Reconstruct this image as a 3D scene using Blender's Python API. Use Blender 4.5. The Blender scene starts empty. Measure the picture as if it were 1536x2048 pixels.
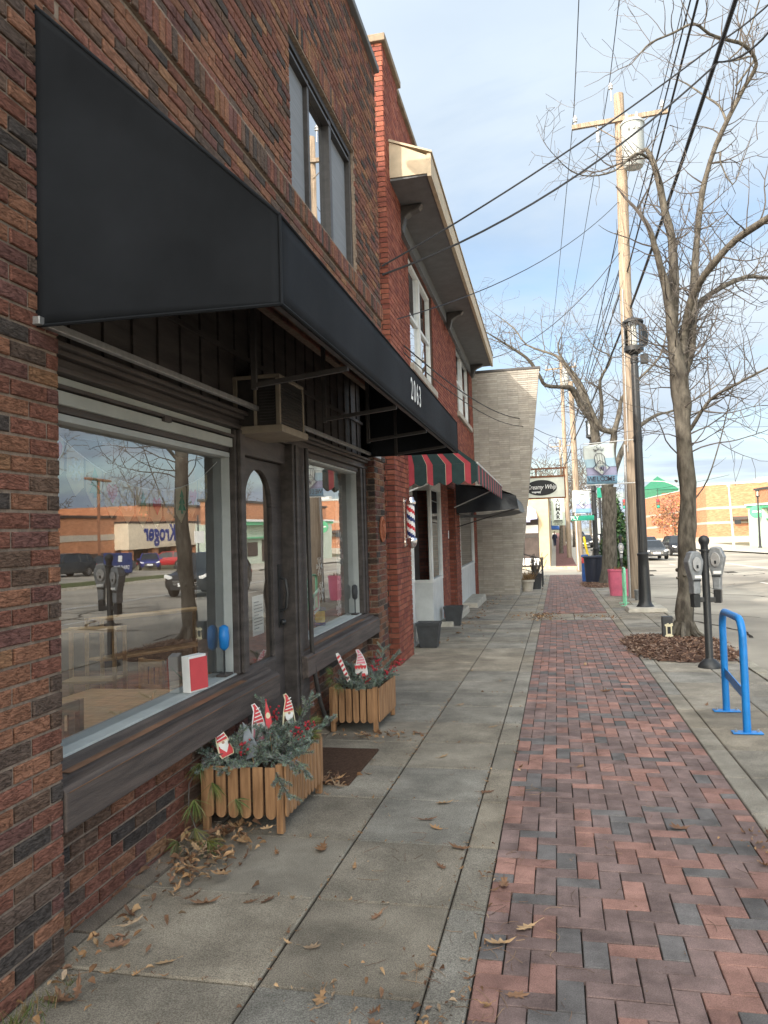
import bpy, math, random
from mathutils import Vector, Matrix, noise as mnoise
S = bpy.context.scene
C = S.collection
R = math.radians
random.seed(7)

# ---------------------------------------------------------------- camera
cd = bpy.data.cameras.new('camera'); cam = bpy.data.objects.new('camera', cd); C.objects.link(cam)
cd.sensor_fit = 'HORIZONTAL'; cd.sensor_width = 36.0; cd.lens = 36.0*1560/1536
cd.clip_start = 0.05; cd.clip_end = 6000
_y = Vector(((1113-768)/1560, -(1083-1024)/1560, 1.0)).normalized()
_z = Vector((-.0296, 1, 0)); _z.z = -(_z.x*_y.x+_z.y*_y.y)/_y.z; _z.normalize()
_x = _y.cross(_z)
if _x.x < 0: _x = -_x
RT = Vector((_x.x, _y.x, _z.x)); UP = Vector((_x.y, _y.y, _z.y)); FW = Vector((_x.z, _y.z, _z.z))
cam.matrix_world = Matrix(((RT.x, UP.x, -FW.x, 0), (RT.y, UP.y, -FW.y, 0), (RT.z, UP.z, -FW.z, 1.6), (0, 0, 0, 1)))
S.camera = cam
S.render.resolution_x = 768; S.render.resolution_y = 1024
S.render.engine = 'CYCLES'
S.cycles.max_bounces = 8; S.cycles.transparent_max_bounces = 12; S.cycles.glossy_bounces = 4

# ---------------------------------------------------------------- sun and sky
SUN_EL, SX, SY = R(29), -.50, -.866          # towards the sun: behind the camera, over the roofs on the left
sd = Vector((SX*math.cos(SUN_EL), SY*math.cos(SUN_EL), math.sin(SUN_EL)))
sl = bpy.data.lights.new('sun', 'SUN'); so = bpy.data.objects.new('sun', sl); C.objects.link(so)
sl.energy = 2.4; sl.angle = R(0.9); sl.color = (1.0, .93, .84)
so.rotation_euler = (-sd).to_track_quat('-Z', 'Y').to_euler()
W = bpy.data.worlds.new('World'); S.world = W; W.use_nodes = True
nt = W.node_tree; nt.nodes.clear()
def N(t, typ, **k):
    n = t.nodes.new(typ)
    for a, b in k.items(): setattr(n, a, b)
    return n
out = N(nt, 'ShaderNodeOutputWorld'); bg = N(nt, 'ShaderNodeBackground'); bg.inputs['Strength'].default_value = .12
sky = N(nt, 'ShaderNodeTexSky'); sky.sky_type = 'NISHITA'; sky.sun_disc = False
sky.sun_elevation = SUN_EL; sky.sun_rotation = math.atan2(SX, SY); sky.air_density = 1.2; sky.dust_density = 1.5; sky.ozone_density = 1.5
tc = N(nt, 'ShaderNodeTexCoord'); sx = N(nt, 'ShaderNodeSeparateXYZ'); nt.links.new(tc.outputs['Generated'], sx.inputs[0])
zz = N(nt, 'ShaderNodeMath', operation='ADD'); nt.links.new(sx.outputs[2], zz.inputs[0]); zz.inputs[1].default_value = .09
zm = N(nt, 'ShaderNodeMath', operation='MAXIMUM'); nt.links.new(zz.outputs[0], zm.inputs[0]); zm.inputs[1].default_value = .03
dx = N(nt, 'ShaderNodeMath', operation='DIVIDE'); nt.links.new(sx.outputs[0], dx.inputs[0]); nt.links.new(zm.outputs[0], dx.inputs[1])
dy = N(nt, 'ShaderNodeMath', operation='DIVIDE'); nt.links.new(sx.outputs[1], dy.inputs[0]); nt.links.new(zm.outputs[0], dy.inputs[1])
cx = N(nt, 'ShaderNodeCombineXYZ'); nt.links.new(dx.outputs[0], cx.inputs[0]); nt.links.new(dy.outputs[0], cx.inputs[1])
n1 = N(nt, 'ShaderNodeTexNoise'); n1.inputs['Scale'].default_value = .75; n1.inputs['Detail'].default_value = 8; n1.inputs['Roughness'].default_value = .55; n1.inputs['Distortion'].default_value = .35
n2 = N(nt, 'ShaderNodeTexNoise'); n2.inputs['Scale'].default_value = 1.5; n2.inputs['Detail'].default_value = 6
mp = N(nt, 'ShaderNodeMapping'); mp.inputs['Scale'].default_value = (.8, 1, 1); mp.inputs['Location'].default_value = (4.3, 1.7, 0)
nt.links.new(cx.outputs[0], mp.inputs[0]); nt.links.new(mp.outputs[0], n1.inputs['Vector']); nt.links.new(mp.outputs[0], n2.inputs['Vector'])
cr = N(nt, 'ShaderNodeValToRGB'); cr.color_ramp.elements[0].position = .36; cr.color_ramp.elements[1].position = .56
nt.links.new(n1.outputs['Fac'], cr.inputs[0])
cc = N(nt, 'ShaderNodeValToRGB')                       # the clouds' own greys
cc.color_ramp.elements[0].position = .30; cc.color_ramp.elements[0].color = (4.5, 5.25, 6.1, 1)
cc.color_ramp.elements[1].position = .66; cc.color_ramp.elements[1].color = (5.7, 6.4, 7.1, 1)
nt.links.new(n2.outputs['Fac'], cc.inputs[0])
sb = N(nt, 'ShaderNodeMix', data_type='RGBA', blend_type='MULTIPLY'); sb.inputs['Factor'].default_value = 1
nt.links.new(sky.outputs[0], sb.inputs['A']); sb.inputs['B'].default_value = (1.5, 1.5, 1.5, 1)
mx = N(nt, 'ShaderNodeMix', data_type='RGBA'); nt.links.new(cr.outputs[0], mx.inputs['Factor'])
nt.links.new(sb.outputs['Result'], mx.inputs['A']); nt.links.new(cc.outputs[0], mx.inputs['B'])
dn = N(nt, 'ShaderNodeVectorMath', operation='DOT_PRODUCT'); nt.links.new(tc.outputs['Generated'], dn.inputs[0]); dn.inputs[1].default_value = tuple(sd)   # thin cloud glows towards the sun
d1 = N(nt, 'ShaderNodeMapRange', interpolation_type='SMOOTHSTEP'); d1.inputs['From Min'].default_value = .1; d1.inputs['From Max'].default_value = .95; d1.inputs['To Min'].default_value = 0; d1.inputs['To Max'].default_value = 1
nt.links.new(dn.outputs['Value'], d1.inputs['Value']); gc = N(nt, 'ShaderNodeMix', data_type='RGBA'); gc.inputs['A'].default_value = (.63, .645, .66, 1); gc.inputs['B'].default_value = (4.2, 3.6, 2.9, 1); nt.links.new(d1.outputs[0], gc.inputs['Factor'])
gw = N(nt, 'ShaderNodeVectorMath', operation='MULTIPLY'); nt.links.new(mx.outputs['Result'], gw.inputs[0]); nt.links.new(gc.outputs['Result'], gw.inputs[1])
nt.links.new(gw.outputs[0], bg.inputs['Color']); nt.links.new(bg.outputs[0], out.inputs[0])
S.view_settings.view_transform = 'Standard'; S.view_settings.look = 'None'; S.view_settings.gamma = 1
S.view_settings.exposure = 0.95

# ---------------------------------------------------------------- materials
def M(name, col, rough=.65, var=.15, scale=6., bump=0., bscale=60., metal=0., spec=.4, stretch=(1, 1, 1), tint=False, speck=0, big=0, col2=None, detail=5, ramp=(.35, .65), emit=None):
    m = bpy.data.materials.new(name); m.use_nodes = True; t = m.node_tree; b = t.nodes['Principled BSDF']
    b.inputs['Roughness'].default_value = rough; b.inputs['Metallic'].default_value = metal; b.inputs['Specular IOR Level'].default_value = spec
    co = N(t, 'ShaderNodeTexCoord'); ma = N(t, 'ShaderNodeMapping'); ma.inputs['Scale'].default_value = stretch
    t.links.new(co.outputs['Object'], ma.inputs[0])
    no = N(t, 'ShaderNodeTexNoise'); no.inputs['Scale'].default_value = scale; no.inputs['Detail'].default_value = detail; no.inputs['Roughness'].default_value = .6
    t.links.new(ma.outputs[0], no.inputs['Vector'])
    rp = N(t, 'ShaderNodeValToRGB'); rp.color_ramp.elements[0].position, rp.color_ramp.elements[1].position = ramp
    c = Vector(col[:3])
    if tint:
        at = N(t, 'ShaderNodeAttribute'); at.attribute_name = 'tint'
        lo, hi = 1-var, 1+var
        rp.color_ramp.elements[0].color = (lo, lo, lo, 1); rp.color_ramp.elements[1].color = (hi, hi, hi, 1)
        mm = N(t, 'ShaderNodeMix', data_type='RGBA', blend_type='MULTIPLY'); mm.inputs['Factor'].default_value = 1
        t.links.new(at.outputs['Color'], mm.inputs['A']); t.links.new(rp.outputs[0], mm.inputs['B'])
        res = mm.outputs['Result']
    else:
        a = c*(1-var); d = Vector(col2) if col2 else c*(1+var)
        rp.color_ramp.elements[0].color = (*a, 1); rp.color_ramp.elements[1].color = (*d, 1)
        res = rp.outputs[0]
    if big:                                              # old stains and dirt, larger than one unit
        n4 = N(t, 'ShaderNodeTexNoise'); n4.inputs['Scale'].default_value = 1.7; n4.inputs['Detail'].default_value = 9; n4.inputs['Roughness'].default_value = .68; t.links.new(co.outputs['Object'], n4.inputs['Vector'])
        r4 = N(t, 'ShaderNodeValToRGB'); r4.color_ramp.elements[0].position = .36; r4.color_ramp.elements[1].position = .64; r4.color_ramp.elements[0].color = (1-big,)*3+(1,); r4.color_ramp.elements[1].color = (1+big*.7,)*3+(1,)
        t.links.new(n4.outputs['Fac'], r4.inputs[0]); m4 = N(t, 'ShaderNodeMix', data_type='RGBA', blend_type='MULTIPLY'); m4.inputs['Factor'].default_value = 1; t.links.new(res, m4.inputs['A']); t.links.new(r4.outputs[0], m4.inputs['B']); res = m4.outputs['Result']
    if speck:
        n3 = N(t, 'ShaderNodeTexNoise'); n3.inputs['Scale'].default_value = 210; n3.inputs['Detail'].default_value = 3; t.links.new(ma.outputs[0], n3.inputs['Vector'])
        r3 = N(t, 'ShaderNodeValToRGB'); r3.color_ramp.elements[0].position = .33; r3.color_ramp.elements[1].position = .68; r3.color_ramp.elements[0].color = (1-speck,)*3+(1,); r3.color_ramp.elements[1].color = (1+speck,)*3+(1,)
        t.links.new(n3.outputs['Fac'], r3.inputs[0]); m3 = N(t, 'ShaderNodeMix', data_type='RGBA', blend_type='MULTIPLY'); m3.inputs['Factor'].default_value = 1; t.links.new(res, m3.inputs['A']); t.links.new(r3.outputs[0], m3.inputs['B']); res = m3.outputs['Result']
    t.links.new(no.outputs['Fac'], rp.inputs[0]); t.links.new(res, b.inputs['Base Color'])
    if bump:
        n2 = N(t, 'ShaderNodeTexNoise'); n2.inputs['Scale'].default_value = bscale; n2.inputs['Detail'].default_value = 6; n2.inputs['Roughness'].default_value = .65
        t.links.new(ma.outputs[0], n2.inputs['Vector'])
        bu = N(t, 'ShaderNodeBump'); bu.inputs['Strength'].default_value = min(1, bump); bu.inputs['Distance'].default_value = .01 if bump <= 1 else .01*bump
        t.links.new(n2.outputs['Fac'], bu.inputs['Height']); t.links.new(bu.outputs[0], b.inputs['Normal'])
    if emit:
        b.inputs['Emission Color'].default_value = (*emit[:3], 1); b.inputs['Emission Strength'].default_value = emit[3]
    return m
def glass(name, fac, tintc=(.8, .84, .84), refl=(.93, .95, .97)):
    m = bpy.data.materials.new(name); m.use_nodes = True; t = m.node_tree; t.nodes.remove(t.nodes['Principled BSDF'])
    o = t.nodes['Material Output']; tr = N(t, 'ShaderNodeBsdfTransparent'); tr.inputs[0].default_value = (*tintc, 1)
    gl = N(t, 'ShaderNodeBsdfGlossy'); gl.inputs['Roughness'].default_value = 0.0; gl.inputs['Color'].default_value = (*refl, 1)
    co = N(t, 'ShaderNodeTexCoord'); no = N(t, 'ShaderNodeTexNoise'); no.inputs['Scale'].default_value = 1.6; no.inputs['Detail'].default_value = 1
    t.links.new(co.outputs['Object'], no.inputs['Vector'])
    bu = N(t, 'ShaderNodeBump'); bu.inputs['Strength'].default_value = .025; bu.inputs['Distance'].default_value = .02
    t.links.new(no.outputs['Fac'], bu.inputs['Height']); t.links.new(bu.outputs[0], gl.inputs['Normal'])
    lw = N(t, 'ShaderNodeFresnel'); lw.inputs['IOR'].default_value = 1.5
    ad = N(t, 'ShaderNodeMath', operation='ADD'); ad.inputs[1].default_value = fac; ad.use_clamp = True
    t.links.new(lw.outputs[0], ad.inputs[0])
    ms = N(t, 'ShaderNodeMixShader'); t.links.new(ad.outputs[0], ms.inputs[0]); t.links.new(tr.outputs[0], ms.inputs[1]); t.links.new(gl.outputs[0], ms.inputs[2])
    t.links.new(ms.outputs[0], o.inputs[0]); return m
mt = {}
mt['rug_brick'] = M('rug_brick', (1, 1, 1), .85, .28, 34, 1.9, 52, big=.16, tint=True, spec=.2, stretch=(1, .6, 2.2), detail=8)
def creases(m):
    t = m.node_tree; b = t.nodes['Principled BSDF']; old = b.inputs['Normal'].links[0].from_node
    co = N(t, 'ShaderNodeTexCoord'); ma = N(t, 'ShaderNodeMapping'); ma.inputs['Scale'].default_value = (10, 10, 34); t.links.new(co.outputs['Object'], ma.inputs[0])
    no = N(t, 'ShaderNodeTexNoise'); no.inputs['Scale'].default_value = 1.7; no.inputs['Detail'].default_value = 5; no.inputs['Distortion'].default_value = 1.2; t.links.new(ma.outputs[0], no.inputs['Vector'])
    a = N(t, 'ShaderNodeMath', operation='SUBTRACT'); t.links.new(no.outputs['Fac'], a.inputs[0]); a.inputs[1].default_value = .5
    c = N(t, 'ShaderNodeMath', operation='ABSOLUTE'); t.links.new(a.outputs[0], c.inputs[0])
    r = N(t, 'ShaderNodeMapRange'); r.inputs['From Max'].default_value = .035; t.links.new(c.outputs[0], r.inputs['Value'])
    bu = N(t, 'ShaderNodeBump'); bu.inputs['Strength'].default_value = 1; bu.inputs['Distance'].default_value = .007; t.links.new(r.outputs[0], bu.inputs['Height']); t.links.new(old.outputs[0], bu.inputs['Normal']); t.links.new(bu.outputs[0], b.inputs['Normal'])
creases(mt['rug_brick'])
mt['plain_brick'] = M('plain_brick', (1, 1, 1), .85, .16, 14, .5, 70, big=.14, tint=True, spec=.2)
mt['mortar'] = M('mortar', (.27, .21, .165), .95, .25, 30, .6, 120, spec=.1)
mt['mortar_dark'] = M('mortar_dark', (.13, .085, .07), .95, .2, 30, .5, 120, spec=.1)
mt['painted_brick'] = M('painted_brick', (1, 1, 1), .7, .07, 9, .5, 60, big=.1, tint=True, spec=.3)
mt['paver'] = M('paver', (1, 1, 1), .8, .24, 7, .6, 130, speck=.22, big=.2, tint=True, spec=.12, detail=8)
mt['slab'] = M('slab', (1, 1, 1), .9, .22, 2.6, .8, 170, speck=.42, big=.24, tint=True, spec=.2, detail=10)
mt['grit'] = M('grit', (.035, .03, .026), 1, .4, 60, .5, 200, spec=.1)
mt['asphalt'] = M('asphalt', (.29, .265, .225), .9, .25, .22, .5, 120, spec=.2, detail=12, col2=(.42, .385, .32))
mt['earth'] = M('earth', (.16, .15, .1), 1, .3, .5, spec=.1)
mt['grass'] = M('grass', (.10, .115, .05), 1, .4, 3, .5, 30, spec=.1)
mt['dark_wood'] = M('dark_wood', (.066, .056, .052), .55, .35, 5, .35, 40, stretch=(2, .4, 3), spec=.4)
mt['sill_wood'] = M('sill_wood', (.088, .072, .066), .6, .32, 4, .5, 40, stretch=(8, .5, 8), spec=.35, col2=(.125, .098, .086))
mt['raw_wood'] = M('raw_wood', (.2, .105, .06), .8, .4, 7, .4, 30, stretch=(1, .3, 3))
mt['awning_black'] = M('awning_black', (.018, .020, .0235), .8, .28, 1.1, .12, 420, spec=.1)
mt['galv'] = M('galv', (.42, .42, .42), .45, .15, 20, metal=.7)
mt['bronze'] = M('bronze', (.06, .055, .053), .45, .15, 20, metal=.3)
mt['steel_grey'] = M('steel_grey', (.25, .265, .28), .5, .2, 14, .15, 90, metal=.45)
mt['black_metal'] = M('black_metal', (.022, .024, .026), .42, .2, 30, .1, 200, spec=.5)
mt['navy_metal'] = M('navy_metal', (.035, .042, .065), .4, .2, 30)
mt['white_paint'] = M('white_paint', (.72, .73, .71), .55, .08, 5, .15, 40)
mt['cream_paint'] = M('cream_paint', (.78, .70, .55), .7, .08, 3)
mt['pale_casing'] = M('pale_casing', (.43, .46, .45), .6, .1, 4)
mt['header_grey'] = M('header_grey', (.40, .42, .39), .6, .1, 4)
mt['card_white'] = M('card_white', (.82, .82, .8), .8, .04, 8)
mt['cedar'] = M('cedar', (.33, .175, .085), .6, .3, 5, .3, 40, stretch=(7, 7, .7), col2=(.42, .235, .12), spec=.3)
mt['pine_wood'] = M('pine_wood', (.62, .42, .22), .55, .18, 5, stretch=(1, 6, 6))
mt['pole_wood'] = M('pole_wood', (.255, .20, .15), .9, .3, 4, .6, 30, stretch=(7, 7, .35), col2=(.37, .30, .23), spec=.15)
mt['bark'] = M('bark', (.088, .078, .066), .95, .35, 12, 1.6, 24, stretch=(1, 1, .35), col2=(.155, .14, .115), spec=.1)
mt['twig'] = M('twig', (.105, .094, .086), .9, .25, 8, spec=.1)
mt['mulch'] = M('mulch', (1, 1, 1), 1, .3, 30, spec=.1, tint=True)
mt['leaf'] = M('leaf', (1, 1, 1), .8, .25, 40, tint=True, spec=.2)
mt['needle'] = M('needle', (1, 1, 1), .7, .15, 20, tint=True, spec=.25)
mt['berry'] = M('berry', (.42, .02, .035), .3, .25, 40, spec=.5)
mt['rack_blue'] = M('rack_blue', (.012, .21, .60), .36, .1, 8, .12, 60, spec=.5)
mt['mint'] = M('mint', (.25, .66, .42), .4, .08, 8)
mt['pink'] = M('pink', (.78, .19, .30), .5, .1, 6)
mt['pot_black'] = M('pot_black', (.045, .048, .052), .55, .2, 8)
mt['mat_brown'] = M('mat_brown', (.10, .06, .042), 1, .3, 60, 1, 300, spec=.1)
def paper(name, col):
    m = bpy.data.materials.new(name); m.use_nodes = True; t = m.node_tree; t.nodes.remove(t.nodes['Principled BSDF']); o = t.nodes['Material Output']
    d = N(t, 'ShaderNodeBsdfDiffuse'); d.inputs[0].default_value = (*col, 1); l = N(t, 'ShaderNodeBsdfTranslucent'); l.inputs[0].default_value = (*col, 1)
    co = N(t, 'ShaderNodeTexCoord'); no = N(t, 'ShaderNodeTexNoise'); no.inputs['Scale'].default_value = 40; t.links.new(co.outputs['Object'], no.inputs['Vector'])
    bu = N(t, 'ShaderNodeBump'); bu.inputs['Strength'].default_value = .2; bu.inputs['Distance'].default_value = .004; t.links.new(no.outputs['Fac'], bu.inputs['Height']); t.links.new(bu.outputs[0], d.inputs['Normal'])
    ms = N(t, 'ShaderNodeMixShader'); ms.inputs[0].default_value = .6; t.links.new(d.outputs[0], ms.inputs[1]); t.links.new(l.outputs[0], ms.inputs[2]); t.links.new(ms.outputs[0], o.inputs[0]); return m
mt['paper_ivory'] = paper('paper_ivory', (.80, .74, .58)); mt['paper_white'] = paper('paper_white', (.9, .92, .93)); mt['paper_pink'] = paper('paper_pink', (.85, .18, .25)); mt['paper_green'] = paper('paper_green', (.10, .55, .38))
mt['glass'] = glass('shop_glass', .17, (.88, .9, .89))
mt['glass_dim'] = glass('upper_glass', .42, (.6, .64, .66))
mt['glass_lamp'] = glass('lamp_glass', .02, (.94, .95, .95))
mt['glass_car'] = M('glass_car', (.02, .024, .028), .06, .1, 2, spec=.8)
mt['dark_interior'] = M('dark_interior', (.17, .13, .10), .9, .3, 1.5)
mt['floor_wood'] = M('floor_wood', (.22, .115, .065), .6, .3, 3, stretch=(.4, 6, 1))
mt['blind'] = M('blind', (.21, .225, .245), .8, .12, 90, stretch=(.02, .02, 1))
mt['tile_white'] = M('tile_white', (.62, .645, .64), .35, .1, 4)
mt['soffit'] = M('soffit', (.14, .145, .15), .7, .12, 5)
mt['fascia'] = M('fascia', (.50, .41, .29), .7, .12, 5)
mt['stone'] = M('stone', (.42, .38, .32), .85, .15, 7, .3, 60)
mt['stoop_dark'] = M('stoop_dark', (.24, .19, .14), .9, .2, 6, .4, 60)
mt['stoop'] = M('stoop', (.43, .40, .34), .9, .18, 6, .4, 120)
mt['aw_green'] = M('aw_green', (.015, .036, .036), .8, .15, 9)
mt['aw_red'] = M('aw_red', (.36, .045, .06), .8, .12, 9)
mt['aw_cream'] = M('aw_cream', (.42, .38, .27), .8, .1, 9)
mt['vinyl'] = M('vinyl', (.022, .026, .032), .42, .2, 4, 1, 9, spec=.5)
mt['chrome'] = M('chrome', (.75, .76, .78), .15, .05, 5, metal=1)
mt['red'] = M('red', (.56, .025, .035), .45, .08, 9)
mt['navy'] = M('navy', (.02, .04, .16), .5, .1, 9)
mt['sign_white'] = M('sign_white', (.74, .77, .68), .5, .06, 4)
mt['ink'] = M('ink', (.02, .022, .025), .6, .05, 9)
mt['rust'] = M('rust', (.2, .085, .045), .9, .3, 20)
mt['banner'] = M('banner', (.42, .60, .70), .7, .08, 4)
mt['banner_dark'] = M('banner_dark', (.20, .36, .50), .7, .08, 4)
mt['banner_lav'] = M('banner_lav', (.36, .36, .52), .7, .08, 4)
mt['banner_pale'] = M('banner_pale', (.68, .75, .73), .7, .08, 4)
mt['banner_ink'] = M('banner_ink', (.07, .075, .10), .7, .08, 4)
mt['sign_green'] = M('sign_green', (.012, .26, .17), .45, .08, 9)
mt['roof_green'] = M('roof_green', (.028, .15, .085), .5, .12, 3)
mt['bld_orange'] = M('bld_orange', (.40, .175, .09), .85, .2, 1.6, .2, 30, stretch=(1, 1, 4), col2=(.52, .25, .14))
mt['bld_dark'] = M('bld_dark', (.06, .045, .04), .6, .2, 3)
mt['bld_mint'] = M('bld_mint', (.46, .53, .45), .7, .08, 2)
mt['bld_green'] = M('bld_green', (.10, .40, .22), .6, .1, 2)
mt['bld_cream'] = M('bld_cream', (.50, .40, .25), .75, .06, 3)
mt['kroger'] = M('sign_blue', (.012, .05, .30), .4, .08, 4)
mt['tyre'] = M('tyre', (.018, .018, .018), .85, .1, 30)
mt['terracotta'] = M('terracotta', (.36, .12, .06), .85, .2, 30, .8, 60)
mt['line_white'] = M('line_white', (.62, .61, .58), .8, .2, 9)
mt['wire'] = M('wire', (.018, .019, .022), .6, .1, 5)
mt['porcelain'] = M('porcelain', (.5, .52, .54), .25, .1, 9)
mt['transformer'] = M('transformer', (.32, .35, .355), .5, .08, 4)
mt['yellow'] = M('yellow', (.8, .55, .02), .5, .1, 5)
mt['blue_paint'] = M('blue_paint', (.03, .11, .36), .5, .1, 5)
mt['bulb'] = M('bulb', (.85, .83, .74), .5, .05, 5)
mt['pinkcard'] = M('pinkcard', (.80, .30, .38), .7, .06, 9)
mt['redcard'] = M('redcard', (.66, .08, .09), .7, .06, 9)
mt['ivory'] = M('ivory', (.72, .66, .46), .6, .08, 9)
mt['tan_ac'] = M('tan_ac', (.28, .235, .18), .6, .15, 9)
mt['copper'] = M('copper_leaf', (1, 1, 1), .9, .2, 5, tint=True, spec=.1)
mt['skin'] = M('skin', (.45, .28, .2), .6, .05, 9)
mt['cloth_dark'] = M('cloth_dark', (.03, .035, .06), .9, .2, 9)

# ---------------------------------------------------------------- mesh builder
def cross(a, b): return Vector(a).cross(Vector(b))
class MB:
    def __init__(s): s.v = []; s.f = []; s.m = []; s.t = []; s.cm = 0; s.ct = (1, 1, 1)
    def face(s, ids): s.f.append(ids); s.m.append(s.cm); s.t.append(s.ct)
    def poly(s, pts):
        i = len(s.v); s.v += [tuple(p) for p in pts]; s.face(tuple(range(i, i+len(pts))))
    def box(s, x0, x1, y0, y1, z0, z1, top=None):
        i = len(s.v); a = top or 0
        s.v += [(x0, y0, z0), (x1, y0, z0), (x1, y1, z0), (x0, y1, z0), (x0+a, y0+a, z1), (x1-a, y0+a, z1), (x1-a, y1-a, z1), (x0+a, y1-a, z1)]
        for q in ((0, 3, 2, 1), (4, 5, 6, 7), (0, 1, 5, 4), (1, 2, 6, 5), (2, 3, 7, 6), (3, 0, 4, 7)): s.face(tuple(i+k for k in q))
    def bar(s, a, b, w, h=None, up=(0, 0, 1)):
        a, b = Vector(a), Vector(b); d = (b-a).normalized(); u = Vector(up)
        if abs(d.dot(u)) > .95: u = Vector((0, 1, 0))
        r = d.cross(u).normalized(); u = r.cross(d); h = h or w; r = r*w/2; u = u*h/2
        i = len(s.v); s.v += [tuple(p+x) for p in (a, b) for x in (-r-u, r-u, r+u, -r+u)]
        for q in ((0, 1, 2, 3), (7, 6, 5, 4), (0, 4, 5, 1), (1, 5, 6, 2), (2, 6, 7, 3), (3, 7, 4, 0)): s.face(tuple(i+k for k in q))
    def tube(s, pts, rad, n=8, caps=True):
        P = [Vector(p) for p in pts]; i0 = len(s.v); k = len(P)
        if not hasattr(rad, '__len__'): rad = [rad]*k
        prev = None
        for j, p in enumerate(P):
            d = (P[min(j+1, k-1)]-P[max(j-1, 0)]); d = d.normalized() if d.length > 1e-9 else Vector((0, 0, 1))
            if prev is None:
                a = Vector((0, 0, 1)) if abs(d.z) < .9 else Vector((1, 0, 0)); x = d.cross(a).normalized()
            else:
                x = prev-d*prev.dot(d); x = x.normalized() if x.length > 1e-6 else d.orthogonal().normalized()
            prev = x; y = d.cross(x)
            for q in range(n):
                t = 2*math.pi*q/n; s.v.append(tuple(p+(x*math.cos(t)+y*math.sin(t))*rad[j]))
        for j in range(k-1):
            for q in range(n):
                a = i0+j*n+q; b = i0+j*n+(q+1) % n; s.face((a, b, b+n, a+n))
        if caps and n > 2:
            s.face(tuple(i0+q for q in reversed(range(n)))); s.face(tuple(i0+(k-1)*n+q for q in range(n)))
    def lathe(s, c, prof, n=20, ax=None):
        c = Vector(c); i0 = len(s.v); ax = ax or (Vector((1, 0, 0)), Vector((0, 1, 0)), Vector((0, 0, 1)))
        for r, z in prof:
            for q in range(n):
                t = 2*math.pi*q/n; s.v.append(tuple(c+ax[0]*(r*math.cos(t))+ax[1]*(r*math.sin(t))+ax[2]*z))
        for j in range(len(prof)-1):
            for q in range(n):
                a = i0+j*n+q; b = i0+j*n+(q+1) % n; s.face((a, b, b+n, a+n))
        s.face(tuple(i0+q for q in reversed(range(n)))); s.face(tuple(i0+(len(prof)-1)*n+q for q in range(n)))
    def prism(s, poly, o, u, v, d):       # polygon (a,b) in the plane o+a*u+b*v pushed by d
        o, u, v, d = Vector(o), Vector(u), Vector(v), Vector(d); n = len(poly); i = len(s.v)
        A = [o+u*a+v*b for a, b in poly]; s.v += [tuple(p) for p in A]+[tuple(p+d) for p in A]
        s.face(tuple(range(i+n-1, i-1, -1))); s.face(tuple(range(i+n, i+2*n)))
        for k in range(n): s.face((i+k, i+(k+1) % n, i+n+(k+1) % n, i+n+k))
    def ball(s, c, r, n=8, m=6, sz=1.0):
        s.lathe(c, [(max(1e-4, r*math.sin(math.pi*k/m)), -r*sz*math.cos(math.pi*k/m)) for k in range(m+1)], n)
    def text(s, body, o, u, v, h, align='CENTER', shear=0., sx=1., depth=.004, fat=0.):
        cu = bpy.data.curves.new('letters', 'FONT'); cu.body = body; cu.size = 1; cu.align_x = align; cu.align_y = 'CENTER'; cu.shear = shear; cu.offset = fat; cu.resolution_u = 3
        ob = bpy.data.objects.new('letters', cu); C.objects.link(ob); dg = bpy.context.evaluated_depsgraph_get(); me = bpy.data.meshes.new_from_object(ob.evaluated_get(dg))
        o, u, v = Vector(o), Vector(u), Vector(v); nn = u.cross(v).normalized()*depth; i = len(s.v)
        for q in me.vertices: s.v.append(tuple(o+u*(q.co.x*h*sx)+v*(q.co.y*h)+nn))
        for p in me.polygons: s.face(tuple(i+k for k in p.vertices))
        bpy.data.objects.remove(ob); bpy.data.curves.remove(cu); bpy.data.meshes.remove(me)
    def build(s, name, mats, parent=None, xf=None, smooth=None, bevel=0, label=None):
        me = bpy.data.meshes.new(name); V = [xf(p) for p in s.v] if xf else s.v
        me.from_pydata(V, [], s.f)
        if not isinstance(mats, (list, tuple)): mats = [mats]
        for q in mats: me.materials.append(mt[q])
        me.polygons.foreach_set('material_index', [min(k, len(mats)-1) for k in s.m])
        if any(k != (1, 1, 1) for k in s.t):
            at = me.attributes.new('tint', 'FLOAT_COLOR', 'FACE'); at.data.foreach_set('color', [c for t in s.t for c in (t[0], t[1], t[2], 1)])
        if smooth:
            me.polygons.foreach_set('use_smooth', [True]*len(me.polygons)); me.set_sharp_from_angle(angle=R(smooth))
        me.update()
        o = bpy.data.objects.new(name, me); C.objects.link(o)
        if bevel:
            b = o.modifiers.new('edge', 'BEVEL'); b.width = bevel; b.segments = 2; b.limit_method = 'ANGLE'; b.angle_limit = R(50)
        if parent:
            o.parent = parent
            if parent.type == 'EMPTY' and not parent.get('_loc'): o.location = -parent.location
        if label: o['label'] = label
        return o
def tag(o, label, cat, group=None, kind=None):
    o['label'] = label; o['category'] = cat
    if group: o['group'] = group
    if kind: o['kind'] = kind
    return o
def thing(name, label, cat, loc=(0, 0, 0), group=None, rz=0.):     # Empty at the thing's base, parts carry world coordinates
    o = bpy.data.objects.new(name, None); C.objects.link(o); o.location = loc; o.rotation_euler = (0, 0, rz); o.empty_display_size = .1
    return tag(o, label, cat, group)
def struct(mb, name, mats, **k):
    o = mb.build(name, mats, **k); o['kind'] = 'structure'; return o
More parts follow.
